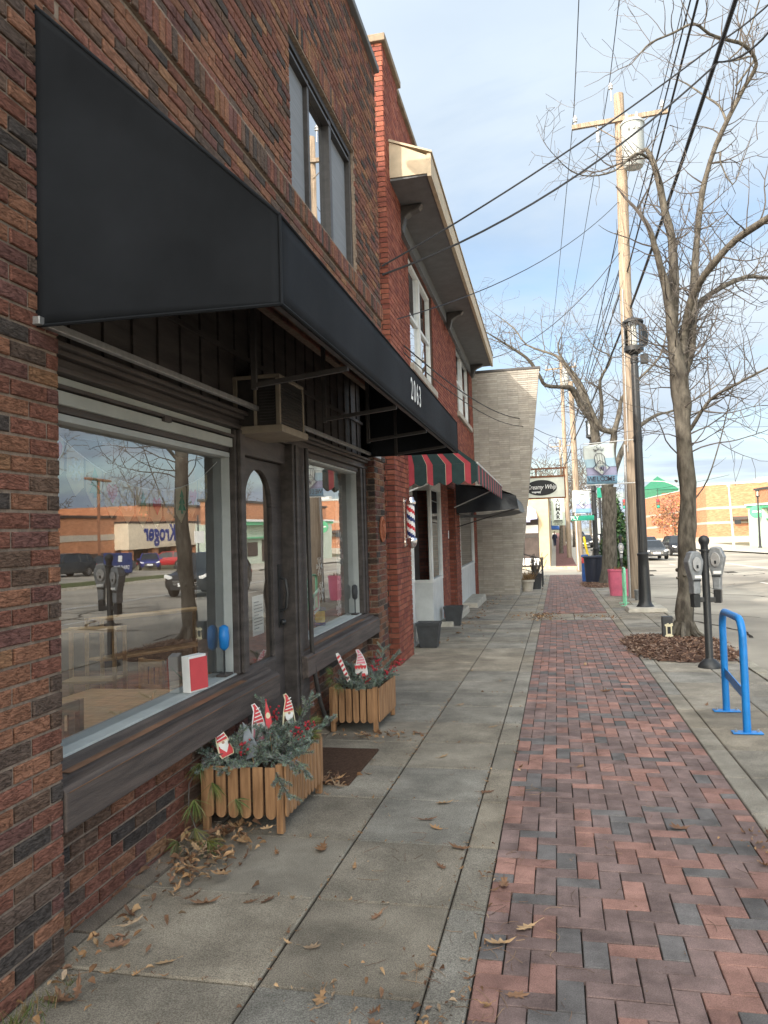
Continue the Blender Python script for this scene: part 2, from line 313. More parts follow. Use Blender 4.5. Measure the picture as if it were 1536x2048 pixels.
def dup(root, loc, rz, label, group=None, scale=1.):              # thing, parts and sub-parts (parts must be local)
    r = root.copy(); C.objects.link(r); r.location = loc; r.rotation_euler = (0, 0, rz); r.scale = (scale,)*3
    r['label'] = label
    if group: r['group'] = group
    def rec(a, b):
        for ch in a.children:
            c = ch.copy(); C.objects.link(c); c.parent = b; rec(ch, c)
    rec(root, r); return r
YS, ZS = .014, .02                      # the block stands a little askew of the pavement and level where the pavement falls
def XF(p): d = p[1]-2.7; return (p[0]-YS*d, p[1], p[2]+ZS*d)
def jit(c, a=.12):
    k = 1+random.uniform(-a, a); return tuple(max(.005, x*k) for x in c)
RUG = [((.098, .082, .075), 7), ((.145, .103, .083), 12), ((.275, .12, .086), 26), ((.33, .16, .10), 21), ((.215, .105, .09), 16), ((.19, .122, .09), 10), ((.36, .195, .11), 4)]
RED = [((.27, .088, .058), 10), ((.235, .076, .054), 8), ((.30, .108, .072), 6), ((.195, .062, .048), 4)]
PAV = [((.335, .19, .157), 15), ((.222, .158, .146), 36), ((.20, .146, .136), 20), ((.16, .149, .146), 13), ((.285, .165, .14), 12)]
def pick(pal): return jit(random.choices([p[0] for p in pal], [p[1] for p in pal])[0])
def bricks(mb, o, u, n, rect, pal, L=.204, H=.0585, J=.0125, dep=.008, cham=.004, bond=.5, jt=.0016, simple=False, vert=False):
    """courses of single bricks filling rect (u0,u1,v0,v1) of the plane o+u*a+z*b, standing proud along n"""
    o, u, n = Vector(o), Vector(u), Vector(n); z = Vector((0, 0, 1)); u0, u1, v0, v1 = rect
    if vert: L, H = H, L
    r = math.floor(v0/(H+J))
    while r*(H+J) < v1:
        b0 = max(v0, r*(H+J)+J/2); b1 = min(v1, (r+1)*(H+J)-J/2)
        k = math.floor(u0/(L+J))-1; off = (bond*(L+J) if r % 2 else 0)
        while True:
            a0 = k*(L+J)+off+J/2; a1 = a0+L; k += 1
            if a0 > u1: break
            a0 = max(a0, u0); a1 = min(a1, u1)
            if a1-a0 < .025 or b1-b0 < .015: continue
            mb.ct = pick(pal); e = dep+random.uniform(-.0025, .0025); q = lambda: random.uniform(-jt, jt)
            i = len(mb.v); w = [(a0, b0), (a1, b0), (a1, b1), (a0, b1)]
            for (a, b) in w: mb.v.append(tuple(o+u*a+z*b-n*.01))
            if simple:
                for (a, b) in w: mb.v.append(tuple(o+u*a+z*b+n*e))
                rings = 1
            else:
                c = cham
                for (a, b) in w: mb.v.append(tuple(o+u*(a+q())+z*(b+q())+n*(e-c*.8)))
                for (a, b), (sa, sb) in zip(w, ((1, 1), (-1, 1), (-1, -1), (1, -1))): mb.v.append(tuple(o+u*(a+sa*c+q())+z*(b+sb*c+q())+n*(e+q())))
                rings = 2
            for g in range(rings):
                for c4 in range(4): mb.face((i+g*4+c4, i+g*4+(c4+1) % 4, i+g*4+4+(c4+1) % 4, i+g*4+4+c4))
            mb.face(tuple(i+rings*4+c4 for c4 in range(4)))
        r += 1
    mb.ct = (1, 1, 1)
def G(x, y):                             # ground height: flat here, rising in the far distance
    k = min(1, max(0, (16-x)/11)); g = .026*max(0, min(y, 420)-57)*k
    if y > 112: g = max(g, .018*(min(y, 420)-112))
    if x > 21 and y > 0: g = max(g, .034*(min(x, 46)-21))
    return g
# ---------------------------------------------------------------- the setting: ground, road, pavements
def sheet(mb, xs, ys, dz):
    i = len(mb.v)
    for x in xs:
        for y in ys: mb.v.append((x, y, G(x, y)+dz))
    ny = len(ys)
    for a in range(len(xs)-1):
        for b in range(ny-1): mb.face((i+a*ny+b, i+(a+1)*ny+b, i+(a+1)*ny+b+1, i+a*ny+b+1))
YR = [-120, -40, 0, 20, 40, 57, 70, 85, 100, 112, 130, 160, 200, 260, 330, 420, 700, 1500]
b = MB(); sheet(b, [-900, -200, -40, -10, 5, 10.5, 16, 21, 26, 33, 46, 90, 300, 900], YR, -.22); struct(b, 'ground', 'earth')
b = MB(); sheet(b, [2.34, 5, 10.5, 16, 18.6], YR[:-2], -.12); struct(b, 'road', 'asphalt')
b = MB(); sheet(b, [-80, -10, 2.34], [38.6, 44, 50.4], -.116); struct(b, 'side_street', 'asphalt')
b = MB(); sheet(b, [22.6, 26, 33, 46], [-60, 0, 30, 62.5], -.1); struct(b, 'parking_lot', 'asphalt')
b = MB(); sheet(b, [18.8, 21, 22.6], [-60, 0, 30, 62.5], -.03); o = struct(b, 'grass_verge', 'grass')
b = MB(); sheet(b, [18.6, 21, 26.2], [62.6, 85, 100, 112, 130, 160, 200], .0); b.box(18.55, 18.8, -60, 62.5, -.2, .02)
o = struct(b, 'far_pavement', 'stoop')
# painted markings
b = MB()
for y in range(4, 160, 12):
    sheet(b, [7.2, 7.32], [y, y+3], -.112)
sheet(b, [10.4, 10.5], YR[2:12], -.112); sheet(b, [10.62, 10.72], YR[2:12], -.112)
b2 = [sheet(b, [2.6+k*1.2, 3.1+k*1.2], [36.6, 38.4], -.112) for k in range(0)]
struct(b, 'road_marking', 'line_white')
b = MB()
for k in range(46):
    x, y = random.uniform(2.6, 11), random.choice((random.uniform(8, 24), random.uniform(14, 60))); a = random.choice((0, 1.57, 1.57, .5, 2.4))+random.gauss(0, .2); w = random.uniform(.012, .035); P = []
    for j in range(random.randint(8, 26)): P.append((x, y)); x += .28*math.cos(a); y += .28*math.sin(a); a += random.gauss(0, .28)
    for (p, q) in zip(P, P[1:]):
        if not (2.5 < p[0] < 18 and 2.5 < q[0] < 18): break
        e = Vector((q[1]-p[1], p[0]-q[0], 0)).normalized()*w; z = -.115; b.poly([(p[0]-e.x, p[1]-e.y, z), (q[0]-e.x, q[1]-e.y, z), (q[0]+e.x, q[1]+e.y, z), (p[0]+e.x, p[1]+e.y, z)])
for k in range(5): x, y = random.uniform(3, 9), random.uniform(14, 50); b.poly([(x, y, -.1145), (x+.5, y+.1, -.1145), (x+.6, y+1.6, -.1145), (x+.05, y+1.5, -.1145)])
struct(b, 'road_crack', 'grit')
# concrete slabs of the near pavement
b = MB(); b.box(-2.6, 2.3, -3, 38.5, -.3, -.016); struct(b, 'pavement_bed', 'grit')
b = MB(); P = .715
def slab(x0, x1, y0, y1):
    g = random.uniform(.86, 1.1); k = random.uniform(-.012, .012); b.ct = (.285*g+k, .258*g, .215*g-k)
    dz = random.uniform(-.003, .003); c = .007; i = len(b.v)
    for q, z in ((0, -.03), (0, -c+dz), (c, dz)):
        b.v += [(x0+q, y0+q, z), (x1-q, y0+q, z), (x1-q, y1-q, z), (x0+q, y1-q, z)]
    for r in (0, 4):
        for k2 in range(4): b.face((i+r+k2, i+r+(k2+1) % 4, i+r+4+(k2+1) % 4, i+r+4+k2))
    b.face((i+8, i+9, i+10, i+11))
y = 2.77-6*P
while y < 38:
    y1 = y+P-.009
    for x0, x1 in ((-1.985 if y < 9 else -2.7, -1.147), (-1.135, -.527), (-.519, -.365)): slab(x0, x1, y, y1)
    if y > 16 and y < 17.7:
        for x0, x1 in ((-.36, .3), (.31, 1.03)): slab(x0, x1, y, y1)
    for x0, x1 in ((1.038, 1.19), (1.198, 1.765), (1.775, 2.2)): slab(x0, x1, y, y1)
    y += P
for k in range(16): y = 2.6+k*.44; b.ct = (.25, .21, .17) if k % 3 else (.30, .26, .21); b.box(-2.3, -1.993, y, y+.432, -.2, random.uniform(-.008, .004), top=.006)
struct(b, 'sidewalk', 'slab')
b = MB(); y = -3
while y < 38.4:
    g = random.uniform(.9, 1.1); b.ct = (.36*g, .335*g, .275*g); b.box(2.208, 2.375, y, y+2.13, -.25, .006, top=.012); y += 2.145
for y0, yy in ((50.4, 50.6),): b.ct = (.5, .43, .3); b.box(-60, 2.34, y0, yy, -.2, .02)
struct(b, 'kerb', 'slab')
# herringbone paving
def herring(b, y0, y1):
    a = (1.03+.36)/14; W, Hn = 14, int((y1-y0)/a)
    for j in range(-1, Hn+1):
        for i in range(-1, W+1):
            k = (i+j) % 4
            if k == 0: r = (i, j, i+2, j+1)
            elif k == 2: r = (i, j, i+1, j+2)
            else: continue
            q0, q1 = max(r[0], 0), min(r[2], W); s0, s1 = max(r[1], 0), min(r[3], Hn)
            if q1 <= q0 or s1 <= s0: continue
            g = .0024; X0, X1 = -.36+q0*a+g, -.36+q1*a-g; Y0, Y1 = y0+s0*a+g, y0+s1*a-g
            b.ct = pick(PAV); n = len(b.v); dz = random.uniform(-.0013, .0013); c = .003; t = [random.uniform(-.0012, .0012) for _ in range(4)]; e = random.uniform(-.0015, .0015)
            for q, z in ((0, -.03), (0, -c), (c, 0)):
                for w, (xx, yy) in enumerate(((X0+q, Y0+q), (X1-q, Y0+q), (X1-q, Y1-q), (X0+q, Y1-q))): b.v.append((xx+e, yy+e, z+(dz+t[w] if z > -.02 else 0)))
            for rr in (0, 4):
                for k2 in range(4): b.face((n+rr+k2, n+rr+(k2+1) % 4, n+rr+4+(k2+1) % 4, n+rr+4+k2))
            b.face((n+8, n+9, n+10, n+11))
b = MB(); herring(b, 1.3, 16.4); herring(b, 17.95, 38.4); struct(b, 'brick_paving', 'paver')
# pavement beyond the side street
b = MB(); sheet(b, [-.9, 2.3], [50.6, 57, 70, 85, 100, 130, 200], .0); struct(b, 'far_sidewalk', 'stoop')
b = MB(); b.ct = (.19, .10, .09); sheet(b, [-.1, 1.25], [51.2, 57, 70, 85, 100, 130, 200], .006); struct(b, 'far_brick_paving', 'paver')
# mulch beds: a mound with an uneven edge and loose chips
def mulch(cx, cy, rx, ry, label):
    b = MB(); n = 40; rings = 7; i = len(b.v); b.ct = (.105, .062, .045)
    ph = [random.uniform(.88, 1.1) for _ in range(n)]
    for r in range(rings+1):
        for q in range(n):
            t = 2*math.pi*q/n; k = r/rings; w = ph[q]
            xx, yy = cx+rx*k*w*math.copysign(abs(math.cos(t))**.7, math.cos(t)), cy+ry*k*w*math.copysign(abs(math.sin(t))**.7, math.sin(t))
            b.v.append((xx, yy, .006+.045*(1-k**2)+random.uniform(-.006, .006)))
    for r in range(rings):
        for q in range(n):
            a = i+r*n+q; c = i+r*n+(q+1) % n; b.face((a, c, c+n, a+n))
    for k in range(3600):
        t = random.uniform(0, 6.283); rr = math.sqrt(random.random())*random.choice((1, 1, 1.04, 1.1)); x = cx+rx*rr*math.copysign(abs(math.cos(t))**.7, math.cos(t)); y = cy+ry*rr*math.copysign(abs(math.sin(t))**.7, math.sin(t))
        z = .012+.045*max(0, 1-rr*rr); L = random.uniform(.015, .05); w = random.uniform(.004, .011); an = random.uniform(0, 3.14); d = Vector((math.cos(an), math.sin(an), random.uniform(-.4, .5)))*L; s = Vector((-math.sin(an), math.cos(an), random.uniform(-.3, .3)))*w
        b.ct = jit(random.choice([(.17, .095, .062), (.12, .068, .05), (.25, .155, .105), (.085, .05, .04), (.30, .21, .16)])); p = Vector((x, y, z)); b.poly([p-d-s, p+d-s, p+d+s, p-d+s])
    o = b.build('mulch_bed', 'mulch'); return tag(o, label, 'mulch', kind='stuff')
mulch(1.68, 12.25, .74, 1.5, 'brown bark mulch around the near street tree')
mulch(1.55, 29.2, .75, 1.9, 'bark mulch around the second street tree beside the pink barrel')

# ---------------------------------------------------------------- the near brick storefront
BX = -1.95
B1 = thing('brick_storefront', 'mottled rug-brick storefront with dark brown timber shopfront at the left', 'building', (BX, 2.78, 0))
bk = MB(); mo = MB()
def wall(rect, x=BX, pal=RUG, **k):
    bricks(bk, (x, 0, 0), (0, 1, 0), (1, 0, 0), rect, pal, **k); mo.box(x-.07, x-.0015, rect[0], rect[1], rect[2], rect[3])
wall((1.2, 2.78, -.3, 4.28)); wall((2.785, 8.8, 3.3, 4.28)); wall((8.8, 9.45, 2.5, 4.28))
wall((1.2, 9.45, 4.285, 4.47), x=BX+.022, vert=True, L=.19)
wall((1.2, 5.93, 4.475, 7.5)); wall((8.2, 9.45, 4.475, 7.5)); wall((5.93, 8.2, 6.06, 7.5)); wall((5.93, 8.2, 5.86, 6.055), x=BX+.004, vert=True, L=.19)
wall((8.8, 9.35, -.3, 2.49))
wall((2.785, 5.3, -.3, .5), x=-2.09); wall((6.05, 8.795, -.3, .52), x=-2.09)
bricks(bk, (-2.14, 8.8, 0), (1, 0, 0), (0, -1, 0), (0, .19, -.3, 2.49), RUG); mo.box(-2.14, BX-.003, 8.802, 8.86, -.3, 2.49)
bricks(bk, (-2.3, 9.45, 0), (1, 0, 0), (0, 1, 0), (0, .35, -.3, 7.5), RUG)
w = bk.build('wall', 'rug_brick', B1, XF)
mo.build('mortar_bed', 'mortar', w, XF)
b = MB(); LX0, LX1 = -5.7, -2.5  # bounds of the gap added in ceiling and roof to brighten the shop room
for zz in ((7.2, 7.3), (2.96, 3.05)): b.box(-12, LX0, 1.2, 9.29, *zz); b.box(LX1, -2.62, 1.2, 9.29, *zz)
b.box(-2.619, -2.03, 1.31, 9.29, 7.2, 7.3); b.box(-12, -11.8, 1.2, 9.44, -.3, 7.2); b.box(-12, -1.95, -26, 1.195, -.4, 7.5); b.box(-11.8, -2.03, 9.3, 9.43, -.3, 7.2); b.box(-2.6, -2.5, 1.3, 9.3, 3.05, 7.2)
b.build('roof', 'bld_dark', B1, XF)
b = MB(); b.box(-2.4, -1.885, 1.2, 9.5, 7.5, 7.585); b.build('coping', 'soffit', B1, XF, bevel=.01)
# ground-floor timber
sp = [(-2.10, .45), (-1.955, .50), (-1.935, .50), (-1.935, .655), (-1.955, .672), (-2.0, .682), (-2.005, .70), (-2.05, .708), (-2.055, .728), (-2.12, .738), (-2.12, .5)]
def sill(name, y0, y1):
    b = MB(); b.prism(sp, (0, y0, 0), (1, 0, 0), (0, 0, 1), (0, y1-y0, 0)); o = b.build(name, 'sill_wood', B1, XF, bevel=.006)
    r = MB(); r.box(-1.9345, -1.932, y0+.02, y1-.03, .652, .656); r.box(-2.03, -1.985, y0+.1, y1-.5, .705, .7065); r.build('worn_edge', 'raw_wood', o, XF)
    return o
sill('sill', 2.79, 5.34); sill('sill', 6.02, 8.79)
def fbox(mb, x0, x1, y0, y1, z0, z1): mb.box(x0, x1, y0, y1, z0, z1)
b = MB()
fbox(b, -2.18, -2.06, 4.9, 5.03, .738, 2.38); fbox(b, -2.06, -2.03, 4.925, 5.005, .738, 2.38); fbox(b, -2.15, -2.04, 2.785, 2.85, .738, 2.2)
fbox(b, -2.18, -2.0, 5.94, 6.26, 0, 2.38); fbox(b, -2.0, -1.985, 5.99, 6.05, 0, 2.38); fbox(b, -2.18, -2.05, 8.53, 8.799, .738, 2.38); fbox(b, -2.05, -2.035, 8.62, 8.68, .738, 2.38)
fbox(b, -2.18, -2.10, 2.785, 4.9, 2.225, 2.38); fbox(b, -2.18, -2.08, 6.26, 8.53, 2.335, 2.38); fbox(b, -2.18, -2.06, 5.03, 5.94, 2.22, 2.38)
fbox(b, -2.18, -2.035, 2.785, 8.8, 2.382, 2.41); fbox(b, -2.18, -2.06, 2.785, 8.8, 2.41, 2.45); fbox(b, -2.18, -2.02, 2.785, 8.8, 2.45, 2.475); fbox(b, -2.18, -1.99, 2.785, 8.8, 2.475, 2.50)
b.build('shopfront_frame', 'dark_wood', B1, XF, bevel=.006)
b = MB(); fbox(b, -2.2, -2.1, 2.785, 8.8, 2.502, 3.4)
for k in range(22): fbox(b, -2.0995, -2.085, 2.8+k*.275, 2.825+k*.275, 2.502, 3.4)
fbox(b, -2.0845, -2.07, 2.785, 8.8, 2.9, 2.93); b.build('transom_panel', 'dark_wood', B1, XF)
def window(y0, y1, z0, z1):
    b = MB(); gx = -2.165; b.poly([(gx, y0, z0), (gx, y1, z0), (gx, y1, z1), (gx, y0, z1)]); p = b.build('window', 'glass', B1, XF)
    b = MB(); fbox(b, -2.26, -2.085, y0, y1+.02, z0-.02, z0+.008); fbox(b, -2.36, -2.105, y1-.002, y1+.03, z0+.009, z1); fbox(b, -2.36, -2.1, y0, y1-.003, z1-.012, z1+.02)
    b.build('casing', 'pale_casing', p, XF, bevel=.003); return p
b = MB(); fbox(b, -2.0995, -2.075, 2.79, 4.895, 2.255, 2.315); fbox(b, -2.0995, -2.085, 2.79, 4.895, 2.345, 2.379); b.build('header_board', 'header_grey', B1, XF, bevel=.004); b = MB(); fbox(b, -2.0995, -2.06, 2.79, 4.895, 2.322, 2.338); fbox(b, -2.075, -2.055, 3.9, 3.98, 2.30, 2.33); b.build('blind_track', 'dark_wood', B1, XF)
w1 = window(2.85, 4.9, .736, 2.2); w2 = window(6.26, 8.53, .736, 2.33)
# door
D0, D1, DX = 5.04, 5.94, -2.15
b = MB(); arc = [(5.445+.275*math.cos(t), 1.87+.275*math.sin(t)) for t in [math.pi*k/18 for k in range(19)]]
b.prism([(D1, 1.87), (D1, 2.215), (D0, 2.215), (D0, 1.87), (5.17, 1.87)]+arc[::-1][1:-1]+[(5.72, 1.87)], (DX, 0, 0), (0, 1, 0), (0, 0, 1), (.045, 0, 0))
fbox(b, DX, DX+.045, D0, 5.17, .02, 1.87); fbox(b, DX, DX+.045, 5.72, D1, .02, 1.87); fbox(b, DX, DX+.045, 5.17, 5.72, .02, .72)
fbox(b, DX+.045, DX+.06, 5.18, 5.71, .69, .72); fbox(b, DX+.045, DX+.055, 5.2, 5.69, .12, .42)
dr = b.build('door', 'dark_wood', B1, XF, bevel=.004)
b = MB(); b.poly([(DX+.02, 5.17, .72), (DX+.02, 5.72, .72), (DX+.02, 5.72, 1.87)]+[(DX+.02, a, c) for a, c in arc[1:-1]]+[(DX+.02, 5.17, 1.87)]); b.build('pane', 'glass', dr, XF)
b = MB(); b.tube([(DX+.05, 5.84, 1.32), (DX+.10, 5.84, 1.30), (DX+.115, 5.84, 1.2), (DX+.10, 5.84, 1.08), (DX+.05, 5.84, 1.05)], .011, 8); fbox(b, DX+.045, DX+.055, 5.815, 5.865, .93, 1.42); b.ball((DX+.075, 5.84, .97), .025); b.build('handle', 'black_metal', dr, XF, smooth=40)
b = MB(); fbox(b, DX+.046, DX+.058, 5.3, 5.58, .56, .64); fbox(b, DX+.058, DX+.063, 5.32, 5.56, .585, .615); b.build('mail_slot', 'bronze', dr, XF, bevel=.003)
b = MB(); fbox(b, -2.12, -2.0, 5.03, 5.94, -.04, .022); b.build('threshold', 'stoop', B1, XF)
b = MB(); b.tube([(-1.965, 6.2, 2.37), (-1.962, 6.2, 1.4), (-1.96, 6.21, .75), (-1.95, 6.24, .5), (-1.93, 6.31, .25), (-1.9, 6.42, .03)], .02, 8); b.build('drain_hose', 'bronze', B1, XF, smooth=60)
# upper window
uw = MB(); fbox(uw, -2.1, -1.985, 5.93, 6.0, 4.475, 5.855); fbox(uw, -2.1, -1.985, 8.13, 8.2, 4.475, 5.855); fbox(uw, -2.1, -1.985, 6.0, 8.13, 4.475, 4.53); fbox(uw, -2.1, -1.985, 6.0, 8.13, 5.79, 5.855)
fbox(uw, -2.08, -2.0, 6.62, 6.67, 4.53, 5.79); fbox(uw, -2.08, -1.995, 7.33, 7.41, 4.53, 5.79); fbox(uw, -2.06, -1.99, 6.0, 8.13, 5.72, 5.75)
u = uw.build('window', 'bronze', B1, XF, bevel=.004)
b = MB(); b.poly([(-2.05, 6.67, 4.53), (-2.05, 7.33, 4.53), (-2.05, 7.33, 5.79), (-2.05, 6.67, 5.79)]); b.build('pane', 'glass_dim', u, XF)
for a, c in ((6.0, 6.62), (7.41, 8.13)):
    b = MB(); fbox(b, -2.075, -2.045, a, c, 4.53, 5.72); b.build('screen', 'blind', u, XF)
b = MB(); fbox(b, -2.45, -2.2, 5.9, 8.25, 4.4, 5.9); b.build('curtain', 'blind', u, XF)
# the room behind the glass
b = MB(); X0, X1, Ya, Yb, Za, Zb = -7.2, -2.2, 2.6, 9.2, -.05, 2.95
b.poly([(X0, Ya, Za), (X0, Yb, Za), (X0, Yb, Zb), (X0, Ya, Zb)]); b.poly([(X0, Ya, Za), (X1, Ya, Za), (X1, Ya, Zb), (X0, Ya, Zb)]); b.poly([(X0, Yb, Za), (X1, Yb, Za), (X1, Yb, Zb), (X0, Yb, Zb)]); b.poly([(X0, Ya, Zb), (LX0, Ya, Zb), (LX0, Yb, Zb), (X0, Yb, Zb)]); b.poly([(LX1, Ya, Zb), (X1, Ya, Zb), (X1, Yb, Zb), (LX1, Yb, Zb)])
b.box(-2.2, -2.17, 2.785, 4.95, -.05, .71); b.box(-2.2, -2.17, 6.2, 8.8, -.05, .71)
rm = b.build('interior', 'dark_interior', B1, XF)
b = MB()
for xx in (LX0-.02, LX1+.02): b.poly([(xx, Ya, Zb), (xx, Yb, Zb), (xx, Yb, 7.3), (xx, Ya, 7.3)])
for yy in (Ya, Yb): b.poly([(LX0, yy, Zb), (LX1, yy, Zb), (LX1, yy, 7.3), (LX0, yy, 7.3)])
b.build('added_light_shaft', 'white_paint', rm, XF)  # unseen white shaft, added so sky light reaches the room below
b = MB(); b.poly([(X0, Ya, Za+.01), (X1+.1, Ya, Za+.01), (X1+.1, Yb, Za+.01), (X0, Yb, Za+.01)]); b.build('floor', 'floor_wood', rm, XF)

# ---------------------------------------------------------------- black awning
AW = thing('black_awning', 'black fabric awning with white street number over the dark shopfront', 'awning', (-1.95, 2.65, 2.5))
def patch(mb, A, Bq, Cq, Dq, nu, nv, n, amp, sc=1.3):
    A, Bq, Cq, Dq, n = map(Vector, (A, Bq, Cq, Dq, n)); i = len(mb.v)
    for a in range(nu+1):
        for c in range(nv+1):
            s, t = a/nu, c/nv; p = (A*(1-s)+Bq*s)*(1-t)+(Dq*(1-s)+Cq*s)*t; e = min(1, 6*s*(1-s), 6*t*(1-t))
            mb.v.append(tuple(p+n*(amp*e*(mnoise.noise(p*sc)*1.6-.5))))
    for a in range(nu):
        for c in range(nv): k = i+a*(nv+1)+c; mb.face((k, k+nv+1, k+nv+2, k+1))
a0, a1 = 2.65, 8.5; WT, WB, FT, FB = (-1.955, 3.8), (-1.955, 2.5), (-.94, 2.82), (-.94, 2.49)
q = lambda s, y: (s[0], y, s[1])
b = MB()
patch(b, q(WB, a0), q(FB, a0), q(FT, a0), q(WT, a0), 24, 24, (0, -1, 0), .016)
patch(b, q(FB, a0), q(FB, a1), q(FT, a1), q(FT, a0), 60, 6, (1, 0, 0), .008)
patch(b, q(FT, a0), q(FT, a1), q(WT, a1), q(WT, a0), 40, 10, (.7, 0, .7), .012)
patch(b, q(WB, a1), q(FB, a1), q(FT, a1), q(WT, a1), 10, 10, (0, 1, 0), .006)
cv = b.build('cover', 'awning_black', AW, XF, smooth=25); sm = cv.modifiers.new('cloth', 'SOLIDIFY'); sm.thickness = .006; sm.offset = -1
b = MB()
for k in (a0, a1):
    for s, t in ((WB, FB), (FB, FT), (FT, WT)): b.tube([q(s, k), q(t, k)], .007, 6)
for s in (FB, FT): b.tube([q(s, a0), q(s, a1)], .007, 6)
b.build('seam', 'awning_black', cv, XF, smooth=60)
b = MB()
for k, ch in enumerate('2063'): b.text(ch, (-.9335, 5.46+k*.125, 2.66), (0, 1, 0), (0, 0, 1), .225, sx=.8, fat=.01)
b.build('number', 'card_white', cv, XF)
b = MB(); b.bar((-1.93, 2.62, 2.515), (-1.93, 9.05, 2.53), .032)
b.build('wall_bar', 'galv', AW, XF, bevel=.003)
b = MB(); b.bar((-.965, a0+.02, 2.5), (-.965, a1-.02, 2.5), .025); b.bar((-.965, a0+.02, 2.8), (-.965, a1-.02, 2.8), .025); b.bar((-1.46, a0+.02, 3.27), (-1.46, a1-.02, 3.27), .025)
for y in (3.72, 5.02, 6.35, 7.6): b.bar((-1.46, y, 3.27), (-1.46, y, 2.40), .026); b.bar((-1.46, y, 2.42), (-.965, y, 2.47), .024); b.bar((-.965, y, 2.5), (-.965, y, 2.8), .024); b.bar((-.97, y, 2.79), (-1.93, y, 3.74), .024)
b.build('frame', 'bronze', AW, XF)
# air conditioner over the door
AC = thing('air_conditioner', 'beige window air conditioner sticking out above the shop door', 'air conditioner', (-2.1, 4.97, 2.4))
x0, x1, y0, y1, z0, z1 = -2.1, -1.76, 4.97, 5.52, 2.35, 2.75
b = MB(); fbox(b, x0, x1, y0, y1, z1-.025, z1); fbox(b, x0, x1+.02, y0-.02, y1+.02, z0, z0+.05)
for yy in (y0, y1-.03): fbox(b, x1-.03, x1, yy, yy+.03, z0+.05, z1-.025); fbox(b, x0, x0+.03, yy, yy+.03, z0+.05, z1-.025); fbox(b, x0+.15, x0+.17, yy, yy+.03, z0+.05, z1-.025)
b.build('case', 'tan_ac', AC, XF, bevel=.004)
b = MB(); fbox(b, x0, x1-.012, y0+.015, y1-.015, z0+.05, z1-.025)
for k in range(14): fbox(b, x1-.012, x1-.003, y0+.035, y1-.035, z0+.065+k*.02, z0+.077+k*.02)
for k in range(12): fbox(b, x0+.19, x1-.04, y0+.006, y0+.015, z0+.08+k*.02, z0+.09+k*.02)
b.build('grille', 'bronze', AC, XF)
# ---------------------------------------------------------------- the red brick building with the striped awning
RX = -2.12
B2 = thing('red_brick_building', 'red brick two-storey building with overhanging eave, barber shop at street level', 'building', (RX-.1, 10.3, 0))
bk = MB(); mo = MB()
def wl(rect, x=RX, **k):
    bricks(bk, (x, 0, 0), (0, 1, 0), (1, 0, 0), rect, RED, simple=True, **k); mo.box(x-.08, x-.001, rect[0], rect[1], rect[2], rect[3])
bricks(bk, (-3.4, 10.3, 0), (1, 0, 0), (0, -1, 0), (0, 1.4, -.4, 8.42), RED, simple=True); mo.box(-3.4, -2.003, 10.302, 10.36, -.4, 8.42)
wl((10.3, 11.42, -.4, 8.42), x=-2.0)
wl((11.42, 14.2, 6.9, 8.62)); wl((11.42, 12.7, 2.6, 6.9)); wl((15.5, 19.9, 2.6, 7.3)); wl((23.4, 24.45, -.5, 7.3)); wl((12.7, 15.5, 2.6, 4.3)); wl((12.7, 15.5, 6.35, 7.3)); wl((19.9, 23.4, 2.6, 4.55)); wl((19.9, 23.4, 6.5, 7.3))
wl((15.95, 17.15, -.5, 2.6)); wl((18.5, 19.5, -.5, 2.6))
bricks(bk, (-2.6, 15.95, 0), (1, 0, 0), (0, -1, 0), (0, .47, -.5, 2.6), RED, simple=True); bricks(bk, (-2.6, 18.5, 0), (1, 0, 0), (0, -1, 0), (0, .47, -.5, 2.6), RED, simple=True)
mo.box(-2.6, -2.13, 15.955, 16, -.5, 2.6); mo.box(-2.6, -2.13, 18.505, 18.55, -.5, 2.6)
w = bk.build('wall', 'plain_brick', B2, XF); mo.build('mortar_bed', 'mortar_dark', w, XF)
b = MB(); b.box(-12, -3.3, 10.32, 24.4, 7.0, 7.2); b.box(-3.3, -2.25, 11.5, 24.4, 7.2, 7.3); b.box(-12, -11.8, 10.32, 24.4, -.4, 7); b.box(-11.8, -3.4, 10.32, 10.4, -.4, 8.2); b.box(-2.9, -2.75, 11.5, 24.4, -.4, 7.0); b.build('roof', 'bld_dark', B2, XF)
b = MB(); b.box(-3.45, -1.94, 10.24, 11.48, 8.425, 8.53); b.box(-2.5, -2.06, 11.49, 14.26, 8.625, 8.72); b.build('coping', 'stoop_dark', B2, XF, bevel=.01)
# eave
b = MB(); b.prism([(-2.118, 6.60), (-1.46, 6.62), (-1.46, 6.64), (-2.118, 6.64)], (0, 10.62, 0), (1, 0, 0), (0, 0, 1), (0, 13.3, 0)); ev = b.build('eave', 'soffit', B2, XF)
b = MB(); b.box(-1.458, -1.40, 10.6, 23.95, 6.6, 6.92); b.prism([(-2.0, 6.642), (-1.459, 6.642), (-1.459, 6.9), (-1.99, 7.16)], (0, 10.6, 0), (1, 0, 0), (0, 0, 1), (0, .1, 0)); b.prism([(-2.0, 7.165), (-1.38, 6.925), (-1.38, 6.95), (-2.0, 7.2)], (0, 10.58, 0), (1, 0, 0), (0, 0, 1), (0, 13.4, 0)); b.build('fascia', 'fascia', ev, XF)
b = MB(); b.box(-2.115, -2.05, 11.45, 23.95, 6.36, 6.6); b.build('frieze', 'soffit', ev, XF)
for y in (11.55, 17.6, 23.5):
    b = MB(); b.prism([(-2.049, 6.2), (-1.98, 6.22), (-1.95, 6.32), (-1.93, 6.42), (-1.85, 6.48), (-1.72, 6.53), (-1.66, 6.598), (-2.049, 6.598)], (0, y-.09, 0), (1, 0, 0), (0, 0, 1), (0, .18, 0)); b.build('bracket', 'bronze', B2, XF, bevel=.015)
